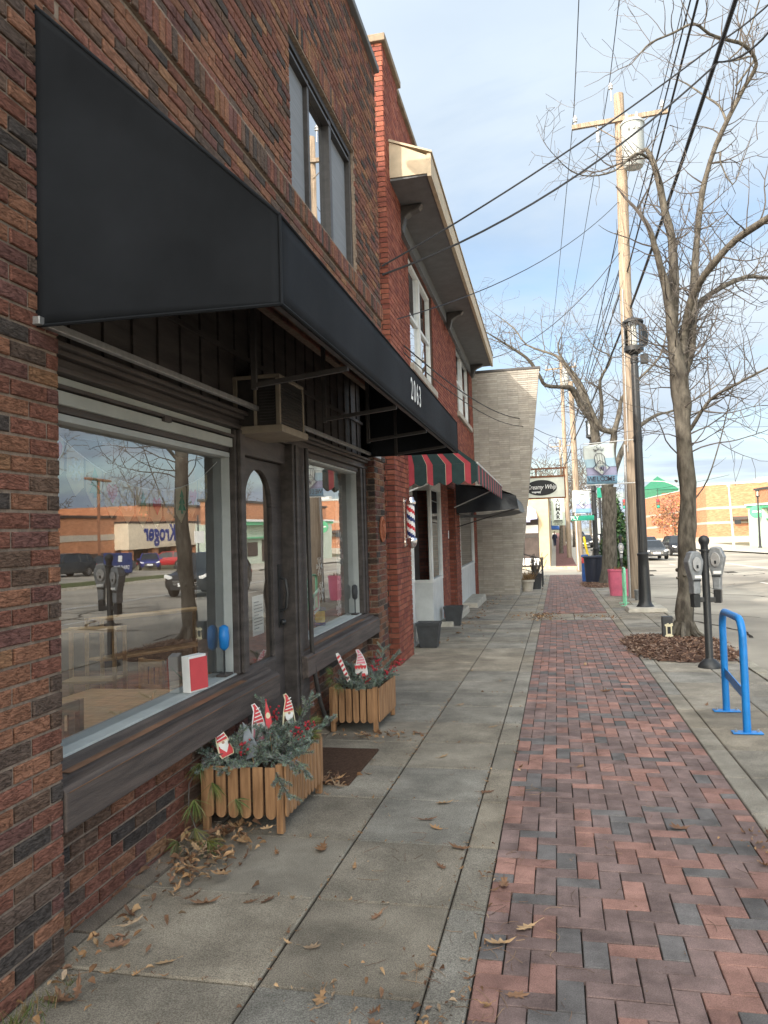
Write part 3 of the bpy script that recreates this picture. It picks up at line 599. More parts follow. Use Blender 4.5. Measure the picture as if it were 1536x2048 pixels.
def uwin(y0, y1, z0, z1, parts):
    b = MB(); n = parts; f = .07; X0, X1 = RX-.10, RX-.045
    b.box(X0, X1, y0, y0+f, z0, z1); b.box(X0, X1, y1-f, y1, z0, z1); b.box(X0, X1, y0+f, y1-f, z1-f, z1); b.box(X0, X1, y0+f, y1-f, z0, z0+f)
    w = (y1-y0)/n
    for k in range(1, n): b.box(X0, X1+.01, y0+k*w-.08, y0+k*w+.08, z0+f, z1-f)
    for k in range(n): b.box(X0, X1-.012, y0+k*w+.06, y0+(k+1)*w-.06, (z0+z1)/2-.03, (z0+z1)/2+.03)
    o = b.build('window', 'white_paint', B2, XF)
    b = MB(); b.poly([(X0+.015, y0+f, z0+f), (X0+.015, y1-f, z0+f), (X0+.015, y1-f, z1-f), (X0+.015, y0+f, z1-f)]); b.build('pane', 'glass_dim', o, XF)
    b = MB(); b.box(X0-.2, X0-.06, y0, y1, z0, z1); b.build('curtain', 'blind', o, XF)
    b = MB(); b.box(RX-.1, RX+.07, y0-.12, y1+.12, z0-.13, z0-.004); b.build('sill', 'stone', o, XF, bevel=.008)
uwin(12.72, 15.48, 4.44, 6.34, 2); uwin(19.92, 23.38, 4.68, 6.49, 2)
# shop fronts at street level
def front(y0, y1, zs, x=RX):
    b = MB(); b.box(x-.06, x, y0, y1, -.5, zs)
    for k in range(1, 4): b.box(x, x+.003, y0, y1, zs-k*.28, zs-k*.28+.008)
    p = b.build('panel', 'tile_white', B2, XF)
    b = MB(); f = .05; b.box(x-.07, x+.01, y0, y0+f, zs, 2.6); b.box(x-.07, x+.01, y1-f, y1, zs, 2.6); b.box(x-.07, x+.012, y0+f, y1-f, zs, zs+.06); b.box(x-.07, x+.01, y0+f, y1-f, 2.42, 2.6); w = b.build('window', 'white_paint', B2, XF)
    b = MB(); b.poly([(x-.03, y0+f, zs+.06), (x-.03, y1-f, zs+.06), (x-.03, y1-f, 2.42), (x-.03, y0+f, 2.42)]); b.build('pane', 'glass', w, XF)
front(11.44, 12.4, .82); front(14.5, 15.94, .66); front(19.52, 23.38, .62)
b = MB(); b.box(-2.75, RX-.0, 14.44, 14.5, -.5, .66); b.build('panel', 'tile_white', B2, XF)
b = MB(); b.box(-2.75, RX, 14.44, 14.5, .66, .72); b.box(-2.75, RX, 14.44, 14.5, 2.4, 2.6); b.box(RX-.05, RX, 14.44, 14.5, .72, 2.4); w = b.build('window', 'white_paint', B2, XF)
b = MB(); b.poly([(-2.75, 14.46, .72), (RX-.05, 14.46, .72), (RX-.05, 14.46, 2.4), (-2.75, 14.46, 2.4)]); b.build('pane', 'glass', w, XF)
for q in ((-2.72, -2.66, 12.42, 14.42, -.3, 2.6), (-2.6, -2.55, 17.2, 18.48, -.3, 2.6)): b = MB(); b.box(*q); b.build('door', 'bld_dark', B2, XF)
b = MB(); b.box(-2.75, -2.125, 12.42, 14.43, -.4, -.16); b.build('step', 'stoop', B2, XF)
b = MB(); b.box(-2.5, -1.83, 15.2, 18.6, -.5, -.16, top=.03); b.build('stoop', 'stoop', B2, XF, bevel=.02); b = MB(); b.box(-2.5, -1.72, 19.6, 22.4, -.5, -.22, top=.03); b.build('stoop', 'stoop', B2, XF, bevel=.02)
b = MB(); b.box(-2.117, -2.105, 17.0, 17.1, 1.45, 1.62); b.build('notice_plate', 'card_white', B2, XF)
# striped awning
SA = thing('striped_awning', 'green, red and cream striped fabric awning with a scalloped edge', 'awning', (-2.1, 11.5, 2.4))
def stripes(mb_set, A, Bq, Cq, Dq, n, scal=0., bulge=0.):
    """A-B lower edge, D-C upper edge; n stripes along A-B"""
    A, Bq, Cq, Dq = map(Vector, (A, Bq, Cq, Dq)); seq = []
    for k in range(n):
        c = 'r' if k % 3 == 1 else 'g'
        s0, s1 = k/n, (k+1)/n; e = (s1-s0)*.07
        seq += [(s0, s0+e, 'c'), (s0+e, s1, c)] if c == 'r' else [(s0, s1, c)]
    for s0, s1, c in seq:
        mb_set.cm = 'grc'.index(c)
        for j in range(3):
            p, q = s0+(s1-s0)*j/3, s0+(s1-s0)*(j+1)/3
            def L(s, lo):
                return A.lerp(Bq, s)-(Dq-A).normalized()*scal*abs(math.sin(math.pi*s*n/2)) if lo else Dq.lerp(Cq, s)
            mb_set.poly([L(p, 1), L(q, 1), L(q, 0), L(p, 0)])
xw, xf, y0, y1, zb, zv, zt = -2.11, -.98, 11.5, 18.4, 2.36, 2.62, 3.5
b = MB(); stripes(b, (xw, y0, zb), (xf, y0, zb), (xf, y0, zv), (xw, y0, zv), 12, .05); stripes(b, (xw, y0, zv+.001), (xf, y0, zv+.001), (xw+.02, y0, zt), (xw, y0, zt), 12)
stripes(b, (xf, y0, zb), (xf, y1, zb), (xf, y1, zv), (xf, y0, zv), 30, .05); stripes(b, (xf, y0, zv), (xf, y1, zv), (xw, y1, zt), (xw, y0, zt), 30)
o = b.build('cover', ['aw_green', 'aw_red', 'aw_cream'], SA, XF); sm = o.modifiers.new('cloth', 'SOLIDIFY'); sm.thickness = .006
b = MB(); b.tube([(xw, y0+.05, zb-.15), (xf, y0+.05, zv)], .014, 6); b.tube([(xf, y0, zv), (xf, y1, zv)], .016, 6); b.tube([(xw, y1-.05, zb-.2), (xf, y1-.05, zv)], .014, 6); b.build('frame', 'white_paint', SA, XF)
DA = thing('vinyl_awning', 'sagging dark vinyl awning beyond the striped awning', 'awning', (-2.1, 18.7, 2.2))
b = MB(); xf2 = -.62
pr = [(-2.1, 2.02), (-1.5, 1.97), (-.9, 2.03), (xf2, 2.08), (xf2-.03, 2.3), (xf2-.12, 2.42), (-1.2, 2.62), (-2.1, 2.75)]
i = len(b.v); nr = 14
for k in range(nr+1):
    for (x, z) in pr: b.v.append((x+random.uniform(-.02, .02), 18.7+k*.36, z+random.uniform(-.03, .03)-.04*math.sin(math.pi*k/nr)))
for k in range(nr):
    for j in range(len(pr)-1): a = i+k*len(pr)+j; b.face((a, a+1, a+len(pr)+1, a+len(pr)))
patch(b, (-2.1, 18.7, 2.02), (xf2, 18.7, 2.08), (xf2-.05, 18.7, 2.4), (-2.1, 18.7, 2.74), 10, 6, (0, -1, 0), .05, 4)
b.build('cover', 'vinyl', DA, XF, smooth=50)
b = MB(); b.tube([(-2.1, 18.75, 1.7), (xf2-.03, 18.75, 2.1)], .015, 6); b.build('frame', 'bronze', DA, XF)
# things on the walls
BP = thing('barber_pole', 'red, white and blue striped barber pole on the red brick pier', 'barber pole', (-2.0, 10.85, 1.6))
c = (-1.885, 10.85, 0); z0, z1 = 1.55, 2.02
b = MB(); n = 24; rows = 22; i = len(b.v)
for r in range(rows+1):
    for q in range(n): t = 2*math.pi*q/n; b.v.append((c[0]+.058*math.cos(t), c[1]+.058*math.sin(t), z0+(z1-z0)*r/rows))
for r in range(rows):
    for q in range(n):
        b.cm = (0, 0, 1, 1, 0, 0, 2, 2)[int((q/n*8+r*8/11.) % 8)]; b.face((i+r*n+q, i+r*n+(q+1) % n, i+(r+1)*n+(q+1) % n, i+(r+1)*n+q))
b.build('striped_cylinder', ['card_white', 'red', 'navy'], BP, XF, smooth=40)
b = MB(); b.lathe((c[0], c[1], 0), [(.07, z1), (.078, z1+.015), (.078, z1+.05), (.06, z1+.075), (.055, z1+.1), (.02, z1+.125)], 20); b.build('cap', 'chrome', BP, XF, smooth=40); b = MB(); b.lathe((c[0], c[1], 0), [(.02, z0-.15), (.05, z0-.13), (.07, z0-.1), (.08, z0-.05), (.08, z0-.012), (.07, z0)], 20); b.build('cap', 'chrome', BP, XF, smooth=40)
b = MB(); b.box(-1.998, -1.975, c[1]-.04, c[1]+.04, z0-.12, z1+.1); b.bar((-1.98, c[1], z1+.06), (c[0], c[1], z1+.06), .025); b.bar((-1.98, c[1], z0-.05), (c[0], c[1], z0-.05), .025); b.build('bracket', 'chrome', BP, XF)
MD = thing('wall_plaque', 'round terracotta sun plaque on the dark brick pier beside the shop window', 'plaque', (-1.94, 9.08, 1.6))
ax = (Vector((0, 1, 0)), Vector((0, 0, 1)), Vector((1, 0, 0)))
b = MB(); b.lathe((-1.938, 9.08, 1.68), [(.15, 0), (.155, .012), (.15, .02), (.125, .026), (.12, .018), (.07, .02), (.055, .04), (.0005, .048)], 24, ax)
for k in range(12): t = k*math.pi/6; b.bar((-1.916, 9.08+.065*math.cos(t), 1.68+.065*math.sin(t)), (-1.916, 9.08+.115*math.cos(t), 1.68+.115*math.sin(t)), .014)
b.build('disc', 'terracotta', MD, XF, smooth=40)
def pot(loc, r, h, label):
    t = thing('square_planter', label, 'planter', loc, 'black square pots at the barber shop door', random.uniform(-.1, .1))
    def ring(mb, z0, z1, a0, a1):
        i = len(mb.v)
        for z, a in ((z0, a0), (z1, a1)): mb.v += [(-a, -a, z), (a, -a, z), (a, a, z), (-a, a, z)]
        for k in range(4): mb.face((i+k, i+(k+1) % 4, i+4+(k+1) % 4, i+4+k))
    b = MB(); ring(b, 0, h-.05, r*.72, r*.96); ring(b, h-.05, h, r, r*1.03); ring(b, h, h-.04, r*1.03, r*.9); b.poly([(-r*.72, -r*.72, 0), (-r*.72, r*.72, 0), (r*.72, r*.72, 0), (r*.72, -r*.72, 0)]); i = len(b.v)
    b.face((i-4-4*6+0, i-1, i-2, i-3)) if False else None
    k = b.build('pot', 'pot_black', t, bevel=.006); k.location = (0, 0, 0)
    b = MB(); b.poly([(-r*.9, -r*.9, h-.04), (r*.9, -r*.9, h-.04), (r*.9, r*.9, h-.04), (-r*.9, r*.9, h-.04)]); b.ct = (.07, .05, .035); b.t[-1] = b.ct; k = b.build('soil', 'mulch', t); k.location = (0, 0, 0)
pot((-2.02, 12.25, 0), .185, .39, 'black square plant pot just past the barber pole'); pot((-2.05, 15.5, 0), .185, .38, 'black square plant pot beside the concrete stoop')

# ---------------------------------------------------------------- white brick fin wall with the ice-cream sign
WB = thing('white_brick_building', 'cream painted long-brick building with a fin wall leaning out over the pavement', 'building', (-2.4, 24.6, 0))
bk = MB(); z = 0.; WHT = [((.38, .35, .305), 6), ((.355, .325, .28), 3), ((.40, .37, .325), 3)]; H = .066
e = lambda z: -1.17+.85*z/7.
while z < 6.98:
    bricks(bk, (-2.9, 24.6, z), (1, 0, 0), (0, -1, 0), (-.3*((round(z/H)) % 2)/2, e(z+H/2)+2.9, 0.001, H), WHT, L=.31, H=H-.013, J=.006, simple=True, dep=.016); z += H
bk.build('wall', 'painted_brick', WB)
b = MB(); b.ct = (.31, .285, .245); b.prism([(-2.9, 0), (e(0)-.004, 0), (e(7)-.004, 7.0), (-2.9, 7.0)], (0, 24.601, 0), (1, 0, 0), (0, 0, 1), (0, .36, 0)); b.box(-12, -2.5, 24.97, 37.3, 0, 4.6); b.build('core', 'painted_brick', WB)
b = MB(); b.box(-2.95, e(7)+.03, 24.56, 25.0, 7.0, 7.07); b.build('coping', 'bronze', WB)
CS = thing('ice_cream_sign', 'cream lightbox sign with a dark oval reading Creamy Whip', 'sign', (-.3, 26.2, 3))
b = MB(); b.box(-1.05, .34, 26.0, 26.28, 3.03, 3.74); b.build('lightbox', 'sign_white', CS, bevel=.02)
b = MB(); b.box(-1.07, .36, 25.985, 26.0, 3.70, 3.76); b.box(-1.07, .36, 25.985, 26.0, 3.0, 3.05); b.box(.32, .36, 25.985, 26.0, 3.05, 3.7); b.box(-1.1, .4, 26.1, 26.16, 3.98, 4.03); b.box(.30, .35, 26.1, 26.16, 3.76, 3.98); b.box(-.6, -.55, 26.1, 26.16, 3.76, 3.98); b.build('frame', 'rust', CS)
b = MB(); b.prism([(.50*math.cos(k*math.pi/20), .255*math.sin(k*math.pi/20)) for k in range(40)], (-.42, 25.997, 3.37), (1, 0, 0), (0, 0, 1), (0, -.012, 0)); ov = b.build('oval', 'ink', CS)
b = MB(); b.text('Creamy Whip', (-.42, 25.98, 3.39), (1, 0, 0), (0, 0, 1), .21, shear=.3, sx=.78, fat=.008)
b.build('lettering', 'card_white', ov); b = MB()
b.prism([(-.74, .0), (-.42, .0)]+[(-.42-k*.023, -.02 if k % 2 else -.05-.015*(k % 3)) for k in range(1, 14)], (0, 25.984, 3.25), (1, 0, 0), (0, 0, 1), (0, -.006, 0))
b.build('drips', 'card_white', ov)
b = MB(); b.prism([(-.98, 3.55), (-.92, 3.62), (-.9, 3.68), (-.87, 3.6), (-.8, 3.56), (-.86, 3.5), (-.9, 3.42), (-.93, 3.5)], (0, 25.99, 0), (1, 0, 0), (0, 0, 1), (0, -.01, 0)); b.build('star', 'yellow', CS)

# ---------------------------------------------------------------- across the side street
CB = thing('cream_building', 'cream rendered corner shop across the side street with white window panels', 'building', (-.5, 52, 0))
b = MB(); Y = 52.
b.box(-14, -1.1, Y+.003, Y+.5, 3.2, 4.55); b.box(-1.1, -.45, Y, Y+26, 0, 4.6); b.box(-14, -1.1, Y+10, Y+26, 0, 4.5); b.box(-14, -4.2, Y, Y+.5, 0, 3.2); b.box(-4.2, -1.1, Y+.5, Y+26, 3.5, 4.55); b.build('wall', 'bld_cream', CB)
b = MB(); b.box(-14.1, -.4, Y-.06, Y+26, 4.605, 4.72); b.build('coping', 'stone', CB)
b = MB(); b.box(-4.2, -1.12, Y+.1, Y+.2, 0, 3.19); b.build('window', 'bld_dark', CB)
for k in range(3):
    for q in ((2.2, 2.72), (.1, .55)): b = MB(); b.box(-4.0+k*.98, -3.1+k*.98, Y+.05, Y+.099, *q); b.build('panel', 'card_white', CB)
b = MB(); b.box(-4.2, -1.12, Y+.06, Y+.099, 1.9, 2.1)
for k in range(4): b.box(-4.12+k*.98, -4.04+k*.98, Y+.05, Y+.0995, .56, 1.9)
b.build('mullion', 'bronze', CB)
BA = thing('blue_striped_awning', 'small blue and white awning on the cream corner shop', 'awning', (-2, 51.5, 3.3))
b = MB(); b.cm = 0
for k in range(8): b.cm = k % 2; b.poly([(-3.6+k*.25, 51.0, 3.05), (-3.35+k*.25, 51.0, 3.05), (-3.35+k*.25, 51.99, 3.95), (-3.6+k*.25, 51.99, 3.95)])
b.cm = 0; b.poly([(-1.6, 51.0, 3.05), (-1.15, 51.4, 3.1), (-1.25, 51.99, 3.7), (-1.6, 51.99, 3.95)]); b.poly([(-3.6, 51, 3.05), (-1.6, 51, 3.05), (-1.6, 51, 2.9), (-3.6, 51, 2.9)])
o = b.build('cover', ['banner_lav', 'card_white'], BA); o.modifiers.new('cloth', 'SOLIDIFY').thickness = .02
ST = thing('vertical_sign', 'tall white vertical sign spelling STANMAR in dark letters', 'sign', (.18, 56, 3))
b = MB(); b.box(-.29, .65, 56, 56.3, 2.72, 5.3); b.build('panel', 'bld_mint', ST, bevel=.03)
b = MB(); b.box(-.12, .48, 55.985, 55.999, 3.12, 5.2); b.build('inset', 'banner_pale', ST)
b = MB()
for k, ch in enumerate('STANMAR'): b.text(ch, (.18, 55.97, 5.02-k*.29), (1, 0, 0), (0, 0, 1), .36, sx=1.15, fat=.02)
b.build('lettering', 'ink', ST); b = MB(); b.box(-.1, .46, 55.96, 55.985, 3.03, 3.08); b.build('rule', 'ink', ST); b = MB(); b.text('PARKING', (.18, 55.97, 2.95), (1, 0, 0), (0, 0, 1), .16, fat=.01); b.text('IN BACK', (.18, 55.97, 2.81), (1, 0, 0), (0, 0, 1), .14, fat=.01)
b.build('lettering', 'ink', ST)
def shopbox(name, label, x0, x1, y0, y1, h, mat, nwin, face='+x'):
    t = thing(name, label, 'building', (x1, y0, G(x1, y0))); g = G(x1, y0)
    b = MB(); b.box(x0, x1, y0, y1, g-1, g+h); b.build('wall', mat, t)
    b = MB(); b.box(x0-.1, x1+.1, y0-.1, y1+.1, g+h+.003, g+h+.25); b.build('coping', 'bronze', t)
    for k in range(nwin):
        w = (y1-y0)/nwin; b = MB(); b.box(x1+.003, x1+.06, y0+k*w+.5, y0+(k+1)*w-.5, g+.6, g+2.6); b.build('window', 'bld_dark', t)
    return t
shopbox('far_shop', 'dark red brick shop row far down the left pavement', -12, -.9, 79, 108, 5.0, 'plain_shop', 5) if 'plain_shop' in mt else shopbox('far_shop', 'low brown shop row beyond the cream corner shop', -12, -.9, 79, 108, 5.0, 'terracotta', 5)
shopbox('far_shop', 'pale shop farthest down the left pavement', -12, -1.2, 109, 150, 6.2, 'bld_mint', 4)
BW = thing('blue_awning', 'bright blue shop awning far down the left pavement', 'awning', (-.5, 82, 2.5))
b = MB(); g = G(0, 83); b.prism([(-.88, 2.2), (.35, 2.15), (.3, 2.45), (-.88, 3.4)], (0, 81, g), (1, 0, 0), (0, 0, 1), (0, 5, 0)); b.build('cover', 'blue_paint', BW)

# ---------------------------------------------------------------- across the road
OB = thing('orange_brick_building', 'long orange brick block across the road with pale bands and dark coping', 'building', (21, 150, 0))
def strip(mb, a, c, z0, z1, th=.5, off=0.):
    a, c = Vector(a), Vector(c); d = (c-a).normalized(); n = Vector((-d.y, d.x, 0)); n = n if n.y < 0 or (abs(n.y) < .3 and n.x < 0) else -n
    p = [a+n*off, c+n*off, c+n*(off-th), a+n*(off-th)]; i = len(mb.v)
    mb.v += [(q.x, q.y, z) for z in (z0, z1) for q in p]
    for f in ((0, 1, 5, 4), (1, 2, 6, 5), (2, 3, 7, 6), (3, 0, 4, 7), (4, 5, 6, 7)): mb.face(tuple(i+k for k in f))
A0, A1, A2, A3 = (20.5, 196, 0), (27, 152, 0), (46, 147, 0), (27.2, 113, 0)
b = MB(); strip(b, A0, A1, -1, 11); strip(b, A1, A2, -1, 11.0); wl2 = b.build('wall', 'bld_orange', OB)
b = MB()
for z in (6.6, 3.9): strip(b, A0, A1, z, z+.45, .3, .05); strip(b, A1, A2, z, z+.45, .3, .05)
strip(b, A0, A1, .3, 1.6, .3, .1); strip(b, A1, A2, .3, 1.6, .3, .1); b.build('band', 'stone', OB)
b = MB(); strip(b, A0, A1, 11.003, 11.2, .7, .1); strip(b, A1, A2, 11.003, 11.35, .7, .1); b.build('coping', 'pale_casing', OB)
b = MB(); b.box(36, 39.5, 152, 155, 11.0, 12.1); b.build('roof_unit', 'white_paint', OB)
b = MB(); strip(b, (31, 150.5, 0), (35, 149.5, 0), 4.5, 5.1, 1.6, 1.5); b.build('canopy', 'bld_dark', OB)
TR = thing('green_roof_tower', 'square tower with a green metal pyramid roof behind the orange block', 'building', (25, 203, 8))
b = MB(); b.box(20.5, 30, 199, 209, 0, 12.6); b.box(29, 44, 203, 209, 0, 12.2); b.build('wall', 'bld_orange', TR)
b = MB(); i = len(b.v); b.v += [(20.6, 198.6, 13.4), (29.4, 198.6, 13.4), (29.4, 208, 13.4), (20.6, 208, 13.4), (25, 203, 17.0)]
for k in range(4): b.face((i+k, i+(k+1) % 4, i+4))
b.box(20.8, 29.2, 198.8, 207.8, 12.6, 13.395); b.prism([(29.5, 12.2), (36, 12.2), (36, 12.9), (29.5, 12.9)], (0, 203, 0), (1, 0, 0), (0, 0, 1), (0, 6, 0)); b.prism([(17.5, 11.3), (26.5, 11.3), (23.5, 13.4), (20.5, 13.4)], (0, 196.5, 0), (1, 0, 0), (0, 0, 1), (0, 2, 0)); b.build('roof', 'roof_green', TR)
SF = thing('white_storefront', 'white and green storefront wing with an orange brick parapet across the road', 'building', (26, 70, 0))
sl2 = lambda y, z: z+.028*(y-70)
def slab2(mb, x0, x1, y0, y1, z0, z1):
    i = len(mb.v); mb.v += [(x, y, sl2(y, z)) for z in (z0, z1) for x, y in ((x0, y0), (x1, y0), (x1, y1), (x0, y1))]
    for q in ((0, 3, 2, 1), (4, 5, 6, 7), (0, 1, 5, 4), (1, 2, 6, 5), (2, 3, 7, 6), (3, 0, 4, 7)): mb.face(tuple(i+k for k in q))
b = MB(); slab2(b, 26, 27.5, 70, 112, -1.5, 4.2); slab2(b, 25.2, 26, 105, 112.5, -1.5, 4.0); slab2(b, 25.4, 26, 70, 73, -1.5, 3.9); b.build('wall', 'bld_mint', SF)
b = MB(); slab2(b, 25.1, 26, 69.6, 113, 4.05, 4.4); slab2(b, 25.5, 26, 70, 112, 2.6, 2.75); b.build('fascia', 'bld_green', SF)
b = MB(); slab2(b, 24.95, 26, 69.5, 113.2, 4.405, 4.65); b.build('cornice', 'white_paint', SF)
b = MB(); slab2(b, 27.51, 29, 74.5, 118, -1.5, 6.6); b.build('parapet', 'bld_orange', SF)
b = MB(); slab2(b, 27.3, 29.2, 74.3, 118.2, 6.603, 6.85); b.build('coping', 'bronze', SF)
for y in (76, 84, 92, 100): b = MB(); slab2(b, 25.9, 25.997, y, y+1.6, 0, 2.4); b.build('door', 'bld_dark', SF)
for y in (79.5, 87.5, 95.5): b = MB(); slab2(b, 25.9, 25.997, y, y+3, .7, 2.2); b.build('window', 'bld_dark', SF)
# the supermarket mirrored in the shop window
KG = thing('supermarket', 'orange brick supermarket with a cream sign band reading Kroger mirrored in the window', 'building', (40, 80, .6))
sl2 = lambda y, z: z+.03*(y-80)
b = MB(); slab2(b, 40, 52, 30, 77.5, -.5, 5.6); slab2(b, 40, 52, 77.51, 84, -.5, 5.8); slab2(b, 40.4, 52, 84.01, 112, -.5, 7.1); slab2(b, 39.9, 40.4, 84.01, 110, 5.0, 7.1); slab2(b, 38.5, 40, 108, 125, -.5, 6.0)
for y in (77.2, 83, 88.6, 94.2, 99.8): slab2(b, 38.6, 39.4, y, y+1.1, -.5, 2.2)
b.build('wall', 'bld_orange', KG)
b = MB(); slab2(b, 38.4, 39.99, 77, 101.2, 2.2, 5.0); fb = b.build('sign_band', 'cream_paint', KG)
b = MB(); b.text('Kroger', (38.38, 84.2, 3.95), (0, -1, .0), (0, 0, 1), 2.7, fat=.03); b.build('lettering', 'kroger', fb); b = MB(); b.ball((38.37, 90.9, 4.2), .5, 10, 6); b.build('emblem', 'kroger', fb)
b = MB(); slab2(b, 38.3, 40, 76.9, 101.3, 5.003, 5.2); slab2(b, 39.8, 41, 30, 77.2, 5.603, 5.85); slab2(b, 39.7, 41, 83.8, 112.2, 7.103, 7.35); b.build('coping', 'bld_dark', KG)
b = MB(); slab2(b, 39.95, 39.999, 30, 77, 3.3, 3.9); slab2(b, 39.9, 39.999, 40, 77, .2, .7); b.build('band', 'stone', KG)
for y in (58, 64.5, 71): b = MB(); slab2(b, 39.9, 39.997, y, y+5, 0, 2.0); b.build('window', 'bld_dark', KG)
for y in (78.5, 84.3, 89.9, 95.5): b = MB(); slab2(b, 39.85, 39.995, y, y+4.2, 0, 2.15); b.build('door', 'bld_dark', KG)
# ---------------------------------------------------------------- street furniture on the near pavement
def u_rack(name, label, mat, xa, ya, xb, yb, h, group=None, bar=True):
    t = thing(name, label, 'bike rack', (xa, ya, 0)); A, Bq = Vector((xa, ya, 0)), Vector((xb, yb, 0)); d = (Bq-A); L = d.length; d.normalize(); r = .15
    pts = [A+Vector((0, 0, .01)), A+Vector((0, 0, h-r))]
    for k in range(1, 8): a = math.pi/2*k/8; pts.append(A+d*(r-r*math.cos(a))+Vector((0, 0, h-r+r*math.sin(a))))
    pts.append(A+d*r+Vector((0, 0, h))); pts.append(Bq-d*r+Vector((0, 0, h)))
    for k in range(1, 8): a = math.pi/2*k/8; pts.append(Bq-d*(r-r*math.sin(a))+Vector((0, 0, h-r+r*math.cos(a))))
    pts += [Bq+Vector((0, 0, h-r)), Bq+Vector((0, 0, .01))]
    b = MB(); b.tube(pts, .031, 14); b.build('loop', mat, t, smooth=50)
    b = MB(); b.bar(A+d*.02+Vector((0, 0, .30)), Bq-d*.02+Vector((0, 0, .36)), .012, .085); b.build('crossbar', mat, t, bevel=.003)
    for q in (A, Bq):
        b = MB(); b.box(q.x-.115, q.x+.115, q.y-.05, q.y+.05, .003, .014); f = b.build('foot_plate', mat, t, bevel=.003)
        b = MB()
        for sx in (-.085, .085): b.lathe((q.x+sx, q.y, .014), [(.013, 0), (.013, .008), (.007, .009), (.007, .022)], 8)
        b.build('bolt', 'galv', f)
u_rack('bike_rack', 'bright blue steel hoop bike rack bolted to the concrete slabs', 'rack_blue', 1.45, 6.87, 1.46, 7.71, .92)
u_rack('bike_rack', 'mint green hoop bike rack beside the pink barrel', 'mint', 1.57, 19.66, 1.60, 20.5, .89)
def meter_head(t, x, y, z, rz=0., half=1.):
    pr = [(-.045, 0), (.045, 0), (.05, .16), (.085, .30), (.105, .40), (.06, .515), (.02, .53), (-.02, .53), (-.06, .515), (-.105, .40), (-.085, .30), (-.05, .16)]
    u = Vector((math.cos(rz), math.sin(rz), 0)); n = Vector((-math.sin(rz), math.cos(rz), 0)); o = Vector((x, y, z))
    b = MB(); b.prism(pr, o-n*.065, u, (0, 0, 1), n*.13); h = b.build('meter_head', 'steel_grey', t, bevel=.016)
    b = MB(); b.prism([(.055*math.cos(k*math.pi/9), .09*math.sin(k*math.pi/9)) for k in range(18)], o-n*.075+Vector((0, 0, .37)), u, (0, 0, 1), -n*.014); b.build('window', 'galv', h, bevel=.004)
    b = MB(); b.prism([(-.03, -.018), (.06, -.018), (.06, .018), (-.03, .018)], o-n*.066+Vector((0, 0, .215)), u, (0, 0, 1), -n*.006); b.build('coin_plate', 'card_white', h)
    b = MB(); b.prism([(-.05, -.012), (.05, -.012), (.05, .012), (-.05, .012)], o-n*.066+Vector((0, 0, .17)), u, (0, 0, 1), -n*.005); b.prism([(-.012, -.02), (.012, -.02), (.012, .02), (-.012, .02)], o-n*.091+Vector((0, 0, .34)), u, (0, 0, 1), -n*.004); b.build('coin_slot', 'ink', h)
    b = MB(); b.prism([(-.04, -.16), (.04, -.16), (.045, -.002), (-.045, -.002)], o-n*.05, u, (0, 0, 1), n*.1); b.build('neck', 'black_metal', h, bevel=.006)
PM = thing('parking_meter', 'twin grey parking meters on one black post by the mulch bed', 'parking meter', (1.78, 10.28, 0))
b = MB(); x, y = 1.78, 10.28
b.lathe((x, y, 0), [(.14, 0), (.14, .012), (.12, .05), (.075, .095), (.05, .11), (.046, .12), (.044, 1.42), (.062, 1.425), (.062, 1.445), (.044, 1.45), (.044, 1.5), (.06, 1.53), (.066, 1.56), (.06, 1.59), (.035, 1.615), (.0005, 1.625)], 22); b.build('post', 'black_metal', PM, smooth=40)
meter_head(PM, x-.135, y-.01, .90, .35); meter_head(PM, x+.135, y+.01, .95, -.35)
b = MB(); b.box(x-.16, x+.16, y-.03, y+.03, .80, .86); b.build('yoke', 'black_metal', PM, bevel=.006)
PM2 = thing('parking_meter', 'single grey parking meter in front of the evergreen shrub', 'parking meter', (2.19, 28.6, 0))
b = MB(); b.lathe((2.19, 28.6, 0), [(.12, 0), (.05, .08), (.045, .8), (.045, 1.62), (.065, 1.66), (.065, 1.73), (.0005, 1.78)], 14); b.build('post', 'black_metal', PM2, smooth=40); meter_head(PM2, 2.19, 28.5, .95)

